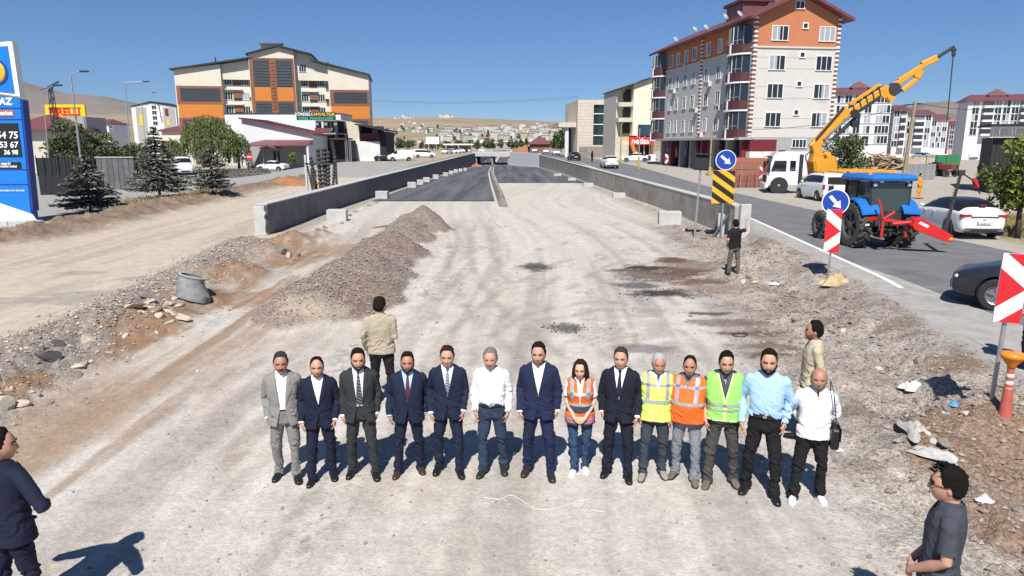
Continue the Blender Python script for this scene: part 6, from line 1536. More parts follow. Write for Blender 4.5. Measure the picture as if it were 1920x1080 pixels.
HM = [house_mesh(14, 11, 12, 4, 4, ROOFR, WHITER, True), house_mesh(22, 13, 15, 5, 6, ROOFR, OFFW, True), house_mesh(11, 9, 7, 2, 3, ROOFR, WHITER, True), house_mesh(18, 12, 16, 5, 5, ROOFG, WHITER, False), house_mesh(12, 10, 6, 2, 3, ROOFG, BEIGE, False), house_mesh(26, 12, 12, 4, 7, ROOFR, BEIGE, True)]
r = np.random.default_rng(12)
def clusters():
    out = []
    def c(n, x0, x1, y0, y1, kinds, d0, d1, s=1.):
        for k in range(n): out.append((r.uniform(x0, x1), r.uniform(y0, y1), r.choice(kinds), d0, d1, s))
    c(60, 830, 1075, 246, 262, (0, 1, 3, 5), 1300, 2200); c(70, 880, 1078, 236, 250, (0, 1, 2, 3, 5), 1800, 2900); c(34, 990, 1076, 230, 242, (0, 2, 2, 5), 2200, 3300)
    c(10, 775, 812, 241, 246, (2, 4, 0), 1700, 2300); c(12, 828, 880, 240, 252, (0, 1, 5), 1500, 2200); c(11, 735, 778, 216, 222, (0, 3, 2), 2900, 3500); c(11, 822, 848, 217, 223, (0, 3), 2900, 3500); c(16, 700, 830, 224, 242, (2, 4), 1800, 3000)
    c(16, 760, 1060, 262, 270, (2, 4), 1000, 1500); c(5, 720, 752, 258, 275, (2, 4), 600, 800)
    return out
def settle(px, py, d0, d1):
    """walk out along the ray of that pixel until it meets the hillside"""
    d = np.linspace(d0, d1, 120); u, yd, w = ray(px, py); t = d / yd
    gap = CAM_H + t * w - heights(t * u, d)
    i = int(np.argmin(np.abs(gap))); return float((t * u)[i]), float(d[i])
n_h = 0
for px, py, k, d0, d1, s in clusters():
    x, y = settle(px, py + 4, d0, d1)
    if abs(x - 2) < 15 and y < 420: continue
    kind = ('small white house', 'long pale apartment block', 'little white house', 'flat roofed white block', 'low beige house', 'long beige block')[int(k)]
    sc = r.uniform(.55, .95)
    o = inst('house', HM[int(k)], None, (x, y, H(x, y)), (0, 0, r.uniform(-.5, .5)), (sc, sc, sc * r.uniform(.85, 1.15)))
    tag(o, kind + ' among the houses of the far hillside town', 'house', kind + 's of the hillside town'); n_h += 1
# trees between the houses
for k in range(70):
    px, py = r.uniform(720, 1080), r.uniform(238, 268); x, y = settle(px, py, 700, 3000)
    if y < 500: continue
    o = copy_tree(far_t, (x, y, H(x, y)), r.uniform(0, 6), label='dark tree among the houses of the far hillside town', group='trees of the hillside town', scale=r.uniform(.8, 1.7))
for px, py, Y, m, w, lb in ((985, 262, 760, WHITER, 60, 'long white roofed hall beyond the belt of trees'), (905, 264, 700, WHITER, 34, 'lower white hall left of the long white roofed hall')):
    x, _, z = D(px, py, Y); zg = H(x, Y); t = thing('hall', lb, 'building', (x, Y, zg)); hh = max(5, z - zg)
    pbox('wall', GREYR, t, -w / 2, w / 2, 0, 20, -2, hh * .7); part('roof', m, t, lambda e: e.prism([(-w / 2 - 1, hh * .7 + .01), (w / 2 + 1, hh * .7 + .01), (0, hh * 1.15)], -1, 21, 'y'))
# red roofed pavilion and a mound of red earth past the underpass
x, y = D(1012, 280, 290)[0], 290; t = thing('pavilion', 'small pavilion with a bright maroon pyramid roof past the underpass', 'building', (x, y, H(x, y))); pbox('wall', BROWNP, t, -4, 4, 0, 8, -1, 3); part('roof', MAROON, t, lambda e: e.add([(-5, -1, 3.01), (5, -1, 3.01), (5, 9, 3.01), (-5, 9, 3.01), (0, 4, 6.5)], [(3, 2, 1, 0), (0, 1, 4), (1, 2, 4), (2, 3, 4), (3, 0, 4)]))
def heap(name, px, py, w, h, m, label, seed, squash=.6):
    x, y, z = on(px, py); n = 26; rr = np.linspace(0, 1, 9); v = []; f = []
    for i, q in enumerate(rr):
        for j in range(n):
            a = 2 * PI * j / n; X, Y = math.cos(a) * q * w, math.sin(a) * q * w * squash
            v.append((X, Y, h * (1 - q) ** .8 * (.6 + .8 * float(fbm(np.array(X * 1.1 + seed), np.array(Y * 1.1), seed))) - .08))
    for i in range(8):
        for j in range(n): f.append((i * n + j, i * n + (j + 1) % n, (i + 1) * n + (j + 1) % n, (i + 1) * n + j))
    e = MB(); e.add(v, f); o = e.build(name, m, None, True, (x, y, z)); return tag(o, label, 'earth heap')
REDE = mat('red_earth', (.30, .135, .065), .95, var=.25, scale=2, bump=.3, bscale=8); TANE = mat('tan_rubble', (.38, .31, .23), .95, var=.35, scale=2, bump=.4, bscale=6)
heap('earth_heap', 985, 289, 7, 3.2, REDE, 'mound of red earth past the angled pale wall', 3); heap('earth_heap', 893, 312, 2.2, 1.1, REDE, 'small brown earth pile at the foot of the shaded wall by the underpass', 4)
for k, (px, py, w, h) in enumerate(((762, 287, 3.2, 1.3), (780, 285, 2.6, 1.0), (745, 288, 2.5, 1.2))): heap('earth_heap', px, py, w, h, REDE, ('broad', 'small', 'ragged')[k] + ' orange earth heap behind the white vans', 10 + k)
heap('earth_heap', 1660, 316, 5.5, 1.5, TANE, 'heap of tan rubble under the timber pile past the crane', 21); heap('earth_heap', 1735, 305, 6, .9, TANE, 'low tan heap at the side street past the timber pile', 22); heap('earth_heap', 545, 345, 4.0, .7, REDE, 'low bank of brown earth left of the drilling augers', 24, .35)
# ---------------------------------------------------------------- stones, rubble, timber and litter
ROCKM = [mat('pale_limestone', (.48, .42, .33), .9, var=.2, scale=4, bump=.3, bscale=14), mat('grey_brown_stone', (.22, .185, .16), .92, var=.3, scale=4, bump=.3, bscale=14), mat('dark_split_stone', (.085, .08, .078), .85, var=.3, scale=4, bump=.3, bscale=14)]
def rock_mesh(seed, m):
    r = np.random.default_rng(seed); b = bmesh.new(); bmesh.ops.create_icosphere(b, subdivisions=2, radius=1)
    pl = r.normal(size=(9, 3)); pl /= np.linalg.norm(pl, axis=1, keepdims=True); off = r.uniform(.30, .72, 9)
    for v in b.verts:
        p = np.array(v.co)
        for q, o in zip(pl, off):
            d = p @ q - o
            if d > 0: p = p - q * d * .96
        v.co = Vector(p)
    me = bpy.data.meshes.new('rock'); b.to_mesh(me); b.free(); me.shade_flat(); me.materials.append(m); return me
RM_ = [[rock_mesh(100 + 10 * k + j, ROCKM[k]) for j in range(4)] for k in range(3)]
def rock(px, py, s, k, label, group=None, flat=.6, long=1.):
    x, y, z = on(px, py); me = RM_[k][random.randrange(4)]
    o = inst('rock', me, None, (x, y, z + s * flat * .10), (random.uniform(-.3, .3), random.uniform(-.3, .3), random.uniform(0, 6)), (s * long, s, s * flat))
    tag(o, label, 'rock', group)
rock(89, 672, .24, 2, 'dark split rock with a pale face low on the berm', None, .8, 1.3); rock(105, 642, .17, 2, 'dark pointed rock higher on the berm', None, .9); rock(161, 634, .23, 0, 'pale flat rock alone on the grey berm', None, .6, 1.3)
rock(150, 687, .22, 0, 'long pale slab at the lower edge of the berm', None, .45, 1.5); rock(146, 704, .17, 1, 'brown stone just below the long pale slab', None, .7); rock(8, 760, .26, 0, 'big pale rock at the left edge of the picture', None, .8); rock(46, 757, .15, 0, 'flat pale stone beside the big rock at the left edge', None, .5, 1.3)
for px, py, s, k in ((252, 577, .27, 0), (285, 567, .22, 0), (263, 588, .20, 0), (315, 570, .25, 0), (316, 586, .22, 0), (335, 574, .20, 0), (344, 597, .26, 0), (318, 603, .15, 0), (272, 556, .20, 1), (296, 582, .22, 1), (240, 562, .16, 1), (258, 560, .2, 1), (300, 592, .17, 0), (228, 590, .15, 1), (327, 562, .15, 0), (278, 577, .15, 0)):
    rock(px, py, s * .9, k, 'broken limestone block in the pile below the manhole ring', 'limestone blocks below the manhole ring', .6, random.uniform(1, 1.5))
for k, (px, py, s, c, lb) in enumerate(((237, 632, .11, 0, 'pale stone lying on the red soil of the berm'), (294, 624, .09, 0, 'small pale stone right of the red soil'), (207, 662, .08, 0, 'small stone at the foot of the berm below the red soil'), (240, 671, .06, 0, 'pebble sized pale stone on the brown wheel tracks'), (370, 697, .06, 0, 'lone small stone between the tracks and the row of people'), (527, 474, .30, 1, 'grey boulder beside the red earth at the wall end'), (541, 480, .22, 0, 'pale boulder beside the grey one at the wall end'), (556, 481, .24, 1, 'third boulder right of the pale one at the wall end'))): rock(px, py, s, c, lb, None, .8)
for px, py, s, k in ((598, 432, .35, 1), (612, 428, .30, 1), (625, 424, .28, 0), (640, 420, .25, 1), (585, 438, .28, 1), (655, 405, .3, 1), (668, 398, .35, 1), (680, 392, .3, 0), (692, 386, .35, 1), (704, 380, .3, 1)): rock(px, py, s * .8, k, 'grey lump of broken concrete along the foot of the shaded wall', 'concrete lumps along the foot of the shaded wall', .6)
for px, py, s, k in ((1270, 425, .3, 1), (1285, 432, .28, 0), (1240, 400, .25, 1), (1225, 395, .3, 1), (1300, 440, .3, 1), (1212, 385, .25, 0), (1190, 375, .25, 1), (1318, 448, .25, 1)): rock(px, py, s * .8, k, 'lump of rubble at the foot of the stained road side wall', 'rubble lumps at the foot of the road side wall', .6)
R2 = random.Random(4)
for q in range(40):
    t_ = R2.random(); px = 1420 + 430 * t_ + R2.uniform(-70, 60); py = 500 + 320 * t_ + R2.uniform(-25, 25)
    rock(px, py, R2.uniform(.06, .13) * (.8 + .4 * (1 - t_)), R2.choice((1, 1, 1, 0)), 'lump of rubble on the bank between the site and the asphalt road', 'rubble lumps on the road bank', .65, 1.2)
# small gravel over the site: too many to count
def gravel(name, label, pts, smin, smax, m, seed, cols=None):
    r = np.random.default_rng(seed); P = np.array(pts); n = len(P); Z = heights(P[:, 0], P[:, 1])
    s = smin * (smax / smin) ** (r.random(n) ** 2.2)
    base = np.array([(1, 0, 0), (-1, 0, 0), (0, 1, 0), (0, -1, 0), (0, 0, 1), (0, 0, -1)], float)
    a = r.uniform(0, 2 * PI, n); ca, sa = np.cos(a), np.sin(a)
    v = base[None] * r.uniform(.6, 1.3, (n, 6, 1)); v[:, :, 2] *= .75
    v = np.stack([v[:, :, 0] * ca[:, None] - v[:, :, 1] * sa[:, None] + .25 * v[:, :, 2], v[:, :, 0] * sa[:, None] + v[:, :, 1] * ca[:, None], v[:, :, 2]], -1) * s[:, None, None]
    v += np.stack([P[:, 0], P[:, 1], Z + s * .25], -1)[:, None]
    f = np.array([(0, 2, 4), (2, 1, 4), (1, 3, 4), (3, 0, 4), (2, 0, 5), (1, 2, 5), (3, 1, 5), (0, 3, 5)])
    F_ = (np.arange(n)[:, None, None] * 6 + f[None]).reshape(-1, 3)
    me = bpy.data.meshes.new(name); me.vertices.add(n * 6); me.vertices.foreach_set('co', v.astype(np.float32).ravel()); me.loops.add(len(F_) * 3); me.polygons.add(len(F_))
    me.loops.foreach_set('vertex_index', F_.astype(np.int32).ravel()); me.polygons.foreach_set('loop_start', np.arange(0, len(F_) * 3, 3, dtype=np.int32))
    for k in m: me.materials.append(k)
    me.polygons.foreach_set('material_index', np.repeat(r.integers(0, len(m), n), 8).astype(np.int32)); me.update(calc_edges=True); me.shade_flat()
    o = inst(name, me); o['kind'] = 'stuff'; o['label'] = label
r = np.random.default_rng(77)
def along(pl, n, w, t0=0., t1=1.):
    pl = np.array(pl); t = r.uniform(t0, t1, n) * (len(pl) - 1); i = np.minimum(t.astype(int), len(pl) - 2); p = pl[i] + (pl[i + 1] - pl[i]) * (t - i)[:, None]
    return (p + r.normal(size=(n, 2)) * w).tolist()
GM = [ROCKM[1], ROCKM[0], mat('mid_gravel', (.33, .295, .26), .9), mat('brown_gravel', (.25, .20, .165), .9)]
MP = np.array(along(MOUND, 30000, 1.1)); MP = MP[mound(MP[:, 0], MP[:, 1]) > .06][:16000]
gravel('gravel', 'loose gravel over the long grey windrow', MP.tolist() + along(MOUND, 1500, 1.5), .008, .05, [GM[3], GM[0], GM[2]], 1)
gravel('gravel', 'loose gravel over the berm', along(BERM, 11000, .8), .008, .055, [GM[2], GM[0], GM[1]], 2)
bk = [(float(XE(y)) - 1.9 + r.normal() * 1.05, y) for y in 5 + 30 * r.random(13000) ** 1.3]; bk = [p for p in bk if p[0] < XE(p[1]) - .1]
gravel('rubble', 'loose rubble over the bank beside the asphalt road', bk, .006, .06, [GM[2], GM[0], GM[3], GM[3]], 3)
st_ = [(r.uniform(-8, 8), y) for y in 5 + 32 * r.random(7000) ** 1.4]; st_ = [p for p in st_ if fbm(np.array(p[0] * .5), np.array(p[1] * .3), 88) > .5]
gravel('gravel', 'scattered small stones on the graded site', st_, .005, .026, [GM[2], GM[0]], 4)
gravel('rubble', 'dark crumbs of bitumen around the spills', [(G(px, py)[0] + r.normal() * w, G(px, py)[1] + r.normal() * w * .6) for px, py, w in ((1250, 550, .7), (1005, 500, .35), (1062, 616, .3), (1230, 520, .7)) for _ in range(260)], .008, .04, [ROCKM[2]], 5)
# timber pile past the crane
x, y, z = on(1650, 318)
tp = thing('timber_pile', 'untidy heap of split planks and logs on the rubble past the crane', 'timber heap', (x, y, z))
pk = [MB() for _ in range(3)]
for k, b in enumerate(pk): b.bbox(-1.1 + .3 * k, 1.1 - .3 * k, -.09, .09, -.06, .06, .02)
pk = [b.mesh('plank', m_) for b, m_ in zip(pk, (WOODT, mat('pale_timber', (.46, .37, .26), .9, var=.25), mat('brown_timber', (.18, .12, .08), .9, var=.25)))]
R3 = random.Random(9)
for q in range(190):
    u, v_ = R3.gauss(0, 1.7), R3.gauss(0, 1.0); hz = 1.7 * math.exp(-(u / 2.2) ** 2 - (v_ / 1.5) ** 2) + .15
    inst('plank', pk[R3.randrange(3)], tp, (u * 1.25, v_, hz * R3.uniform(.5, 1.05)), (R3.uniform(-.35, .35), R3.uniform(-.45, .45), R3.uniform(0, 6.3)))
x, y, z = on(1740, 338); t = thing('sheet_fence', 'low grey corrugated sheet fence by the green trailer', 'fence', (x - 2.2, y, z)); cs = MB(); cs.box(0, .3, 0, .05, -.1, 1.5); cs = cs.mesh('sheet', STEELG)
for q in range(9): inst('sheet', cs, t, (q * .31, .03 * (q % 2), 0))
# litter
CL = mat('white_plastic_sheet', (.66, .66, .64), .5, var=.1); SACK = mat('tan_sack_cloth', (.46, .34, .19), .95, var=.2, scale=5); GRS = mat('dusty_grey_plastic', (.42, .41, .39), .6, var=.2, scale=5)
def crumple(name, label, cat, px, py, w, d, h, m, seed, rz=0.):
    x, y, z = on(px, py); n = 14; rr = np.random.default_rng(seed); v = []
    for j in range(n):
        for i in range(n):
            a, b = i / (n - 1) * 2 - 1, j / (n - 1) * 2 - 1
            k = max(0, 1 - max(abs(a), abs(b)) ** 2)
            v.append((a * w * (1 + .15 * math.sin(b * 5 + seed)), b * d * (1 + .2 * math.sin(a * 4 + seed)), .015 + h * k * (.1 + 1.6 * float(fbm(np.array(a * 4.5 + seed), np.array(b * 4.5), seed)))))
    e = MB(); e.add(v, [(j * n + i, j * n + i + 1, (j + 1) * n + i + 1, (j + 1) * n + i) for j in range(n - 1) for i in range(n - 1)])
    o = e.build(name, m, None, True, (x, y, z)); o.rotation_euler.z = rz; tag(o, label, cat)
crumple('sack', 'tan sack lying on the bank below the blue arrow sign', 'sack', 1566, 534, .42, .22, .26, SACK, 3, .3); crumple('plastic_sheet', 'crumpled white plastic on the rubble bank', 'plastic sheet', 1708, 728, .17, .12, .12, CL, 4, .4)
crumple('plastic_sheet', 'long dusty grey plastic strip trailing down the bank', 'plastic sheet', 1718, 812, .15, .32, .12, GRS, 5, -.2); crumple('plastic_sheet', 'twisted grey plastic below the long strip', 'plastic sheet', 1752, 858, .09, .28, .11, GRS, 6, .75); crumple('plastic_sheet', 'small pale plastic scrap behind the man with sunglasses', 'plastic sheet', 1845, 940, .09, .07, .06, CL, 7, .2)
crumple('plastic_scrap', 'little bright blue scrap on the rubble bank', 'litter', 1789, 765, .07, .05, .06, mat('bright_blue_plastic', (.06, .30, .62), .5), 8); crumple('paper_scrap', 'small white scrap on the gravel right of the bald man', 'litter', 1572, 846, .06, .04, .03, CL, 9); crumple('paper_scrap', 'yellowish scrap near the man raising his arm', 'litter', 1415, 530, .10, .05, .04, mat('yellow_paper', (.62, .56, .25), .8), 10); crumple('paper_scrap', 'white scrap on the bank right of the raised arm man', 'litter', 1452, 535, .14, .08, .06, CL, 11)
def cord(pts, r_, m, name, label, cat):
    P = [Vector((*G(px, py), 0)) for px, py in pts]
    for p in P: p.z = H(p.x, p.y) + r_ * 1.0
    Q = []
    for i in range(len(P) - 1):
        for q in range(6):
            t = q / 6; a, b, c, d = P[max(i - 1, 0)], P[i], P[i + 1], P[min(i + 2, len(P) - 1)]
            Q.append(.5 * ((2 * b) + (c - a) * t + (2 * a - 5 * b + 4 * c - d) * t * t + (3 * b - a - 3 * c + d) * t ** 3))
    Q.append(P[-1])
    for p in Q: p.z = H(p.x, p.y) + r_ * .9
    e = MB(); e.tube(Q, r_, 6); o = e.build(name, m, None, True); tag(o, label, cat); return o
PLP = mat('pale_split_lath', (.56, .52, .46), .8)
t = thing('broken_lath', 'pale broken length of cord and lath lying in front of the row', 'litter', (*G(1010, 945), 0))
def under(o): o.parent = t; o.matrix_parent_inverse = Matrix.Translation(t.location).inverted(); [o.pop(k, None) for k in ('label', 'category')]
bpy.context.view_layer.update()
for pts in (((906, 934), (935, 936), (945, 934), (955, 930), (966, 932), (985, 943), (1008, 955), (1040, 953), (1063, 947), (1085, 940), (1097, 940)), ((921, 944), (934, 938)), ((951, 948), (958, 945)), ((944, 936), (951, 941)), ((1096, 939), (1106, 937)), ((1097, 943), (1110, 957), (1134, 962)), ((1082, 953), (1089, 950))): under(cord(pts, .0075, PLP, 'lath', None, None))
cord(((1372, 628), (1380, 625), (1392, 625), (1402, 628), (1396, 632), (1380, 632), (1372, 628)), .012, PLASTIC, 'hose_loop', 'loop of black hose lying on the site behind the row', 'hose'); cord(((700, 428), (730, 424)), .05, WOODT, 'timber_batten', 'short dark batten lying on the pale floor beyond the windrow', 'timber'); cord(((905, 372), (930, 420), (950, 424)), .02, CONCP, 'cable', 'thin cable lying at the end of the median barrier', 'cable')
# ---------------------------------------------------------------- people: a person faces -Y in its own space, feet at z = 0, built 1.75 m tall and scaled
SKIN = {'fair': mat('fair_skin', (.60, .36, .26), .55, var=.06, scale=20), 'tan': mat('tanned_skin', (.50, .265, .18), .55, var=.07, scale=20),
        'dark': mat('sunburnt_skin', (.40, .195, .13), .55, var=.07, scale=20)}
def cloth(name, col, rough=.85, var=.10):
    return mat(name, col, rough, var=var, scale=9, bump=.12, bscale=90, spec=.25)
def hairmat(name, c, rough, var=.3, scale=40):
    return mat(name, c, .8, var=var, scale=scale, bump=.9, bscale=120, spec=.12)
HAIRM = {'black': hairmat('black_hair', (.012, .010, .009), .5, var=.3, scale=40), 'brown': hairmat('brown_hair', (.035, .018, .010), .45, var=.35, scale=40),
         'grey': hairmat('grey_hair', (.20, .195, .19), .6, var=.3, scale=40), 'white': hairmat('white_hair', (.48, .48, .47), .6, var=.2, scale=40), 'salt': hairmat('greying_hair', (.045, .043, .042), .6, var=.6, scale=60),
         'darkbrown': hairmat('dark_brown_hair', (.020, .012, .008), .5, var=.3, scale=40)}
LEATHER_BLACK = mat('black_leather', (.012, .012, .013), .35)
LEATHER_BROWN = mat('brown_leather', (.055, .028, .018), .4)
SUEDE = mat('grey_brown_suede', (.13, .105, .085), .9, var=.15)
TRAINER = mat('white_trainer', (.72, .72, .72), .6)
REFL = mat('silver_reflective_tape', (.42, .43, .45), .35, metal=.25, var=.12, scale=12)
EYEM = mat('eye_white_and_iris', (.05, .035, .03), .2)
LIPM = mat('lip_skin', (.28, .105, .085), .5)
def sell(cx, cy, z, rx, ry, n=28, p=2.3):
    out = []
    for k in range(n):
        t = 2 * PI * k / n; c, s = math.cos(t), math.sin(t)
        out.append((cx + rx * math.copysign(abs(c) ** (2 / p), c), cy + ry * math.copysign(abs(s) ** (2 / p), s), z))
    return out
def gs(x, c, w): return np.exp(-((x - c) / w) ** 2)
def head_grid(n=44, m=36, jaw=1.0, wide=1.0):
    """the head as a grid of directions and points, chin to crown, about its own centre"""
    th = np.linspace(0.001, PI - .001, m)[:, None]; ph = np.linspace(0, 2 * PI, n, endpoint=False)[None, :]
    dx, dy, dz = np.sin(th) * np.sin(ph), -np.sin(th) * np.cos(ph), np.cos(th) + 0 * ph
    X = .0745 * wide * np.sign(dx) * np.abs(dx) ** .86; Yv = .096 * np.sign(dy) * np.abs(dy) ** .9; Z = .116 * np.sign(dz) * np.abs(dz) ** .88
    lo = np.clip(-dz, 0, 1)
    X = X * (1 - .30 * lo ** 1.5 * jaw)
    Yv = np.where(dy > 0, Yv * (1 - .42 * lo ** 1.2), Yv)
    fr = sst(.0, .55, -dy)
    Yv = Yv - .010 * fr * gs(Z, -.095, .022) * gs(X, 0, .03) - .004 * fr * gs(Z, .033, .010) * gs(np.abs(X), .028, .022)
    Yv = Yv + fr * .013 * gs(np.abs(X), .031, .013) * gs(Z, .010, .012)
    Yv = Yv - fr * .005 * gs(np.abs(X), .040, .016) * gs(Z, -.022, .018)
    nose = np.interp(Z, [-.050, -.040, -.030, 0.0, .020], [0, .010, .026, .012, 0])
    Yv = Yv - fr * nose * np.exp(-(X / np.interp(Z, [-.04, -.02, .02], [.0155, .012, .009])) ** 2)
    Yv = Yv - fr * .006 * gs(X, 0, .022) * (gs(Z, -.060, .006) + gs(Z, -.073, .006)) + fr * .003 * gs(X, 0, .02) * gs(Z, -.0665, .003)
    return th, ph, dx, dy, dz, X, Yv, Z
def grid_faces(m, n):
    return [(i * n + j, (i + 1) * n + j, (i + 1) * n + (j + 1) % n, i * n + (j + 1) % n) for i in range(m - 1) for j in range(n)]
def remesh(mb, voxel, smooth=4, ratio=None, fac=.5):
    mods = [('REMESH', dict(mode='VOXEL', voxel_size=voxel)), ('SMOOTH', dict(iterations=smooth, factor=fac))]
    if ratio: mods.append(('DECIMATE', dict(ratio=ratio)))
    me = evald(mb.mesh('tmp', [], fix=True), mods)
    return me
def co(me):
    a = np.empty(len(me.vertices) * 3, np.float32); me.vertices.foreach_get('co', a); return a.reshape(-1, 3).astype(float)
def put(me, a): me.vertices.foreach_set('co', a.astype(np.float32).ravel()); me.update()
def keep_faces(me, fn):
    """drop faces by their centre: fn(centres, normals) -> keep mask"""
    c = np.empty(len(me.polygons) * 3, np.float32); me.polygons.foreach_get('center', c); c = c.reshape(-1, 3)
    nn = np.empty(len(me.polygons) * 3, np.float32); me.polygons.foreach_get('normal', nn); nn = nn.reshape(-1, 3)
    k = fn(c, nn)
    b = bmesh.new(); b.from_mesh(me); b.faces.ensure_lookup_table()
    bmesh.ops.delete(b, geom=[b.faces[i] for i in np.nonzero(~k)[0]], context='FACES')
    b.to_mesh(me); b.free(); me.update(); return me
def fold(a, nrm, amp, s, seed):
    """cloth folds: slanted ripples, strongest where amp (per vertex) says"""
    w = fbm(a[:, 0] * 9 + seed + a[:, 1] * 5, a[:, 2] * s + a[:, 0] * 7, int(seed) % 91 + 3, 3) - .5
    r = np.sin((a[:, 2] * 1.5 * s + a[:, 0] * 14 + 8 * w + seed) * 2.2)
    return a + nrm * ((w * 1.6 + .35 * r * (np.abs(w) < .25)) * amp)[:, None]
def vnormals(me):
    a = np.empty(len(me.vertices) * 3, np.float32)
    me.vertices.foreach_get('normal', a); return a.reshape(-1, 3).astype(float)
def finish(name, me, m, parent, smooth=True):
    me.materials.clear()
    for k in (m if hasattr(m, '__len__') else [m]): me.materials.append(k)
    me.polygons.foreach_set('use_smooth', np.ones(len(me.polygons), bool)); me.update()
    return inst(name, me, parent)

def arm_pts(kind, s, sh):
    """shoulder, elbow, wrist, hand direction, palm normal of one arm; s = -1 its x<0 side"""
    S = Vector((s * sh, .005, 1.415))
    if kind == 'side': E, W = Vector((s * (sh + .056), .045, 1.125)), Vector((s * (sh + .046), -.02, .875)); d, n = Vector((-s * .12, -.10, -1)), Vector((-s * 1, .25, 0))
    elif kind == 'side_close': E, W = Vector((s * (sh + .045), .04, 1.12)), Vector((s * (sh + .045), -.03, .87)); d, n = Vector((-s * .05, -.12, -1)), Vector((-s * 1, .3, 0))
    elif kind == 'clasp': E, W = Vector((s * (sh + .055), .02, 1.13)), Vector((s * .075, -.185, .925)); d, n = Vector((-s * .9, -.15, -.62)), Vector((0, 1, -.2))
    elif kind == 'behind': E, W = Vector((s * (sh + .10), .11, 1.14)), Vector((s * .10, .20, .98)); d, n = Vector((-s * 1, .02, -.2)), Vector((0, -1, 0))
    elif kind == 'raised': E, W = Vector((s * (sh + .19), -.03, 1.40)), Vector((s * (sh + .20), -.12, 1.68)); d, n = Vector((-s * .1, -.05, 1)), Vector((0, -1, 0))
    elif kind == 'hip': E, W = Vector((s * (sh + .16), .06, 1.16)), Vector((s * (sh - .01), -.10, 1.01)); d, n = Vector((-s * .7, -.5, -.4)), Vector((0, 1, 0))
    elif kind == 'fold': E, W = Vector((s * (sh + .27), .07, 1.17)), Vector((s * (sh + .02), -.17, 1.05)); d, n = Vector((-s * .9, -.25, .1)), Vector((0, 1, 0))
    elif kind == 'front': E, W = Vector((s * (sh + .03), .03, 1.12)), Vector((s * .06, -.20, 1.0)); d, n = Vector((-s * .75, -.5, -.35)), Vector((0, .6, -1))
    return [S, E, W], d.normalized(), n.normalized()
def add_hand(mb, W, d, n, s, curl=.5):
    n = (n - d * n.dot(d)).normalized(); lat = d.cross(n).normalized()
    fwd = lat if lat.dot(Vector((0, -1, .01))) > 0 else -lat              # thumb side: to the front (or up)
    if abs(lat.y) < .5: fwd = lat if lat.z > 0 else -lat
    rings = []
    for a, w, t in ((-.02, .026, .021), (.012, .030, .018), (.05, .041, .016), (.082, .040, .013)):
        c = W + d * a; rings.append([c + fwd * (w * math.cos(2 * PI * k / 12)) + n * (t * math.sin(2 * PI * k / 12)) for k in range(12)])
    mb.loft(rings)
    for k, L in enumerate((.070, .080, .074, .056)):
        o = W + d * .074 + fwd * (.0315 - .021 * k)
        c = curl * (.9 + .12 * k); p = [o]; dd = d
        for q, f in enumerate((.45, .32, .25)):
            dd = (d * math.cos(c * (.5 + .75 * q)) + n * math.sin(c * (.5 + .75 * q)) + fwd * (.05 - .035 * k)).normalized()
            p.append(p[-1] + dd * L * f)
        mb.tube(p, [.0088, .0084, .0078, .0068], 8, round_=True)
    o = W + d * .018 + fwd * .024
    mb.tube([o, o + (d * .6 + fwd * .55 + n * .35).normalized() * .036, o + (d * .8 + fwd * .3 + n * .45).normalized() * .068], [.0125, .0105, .0082], 8, round_=True)

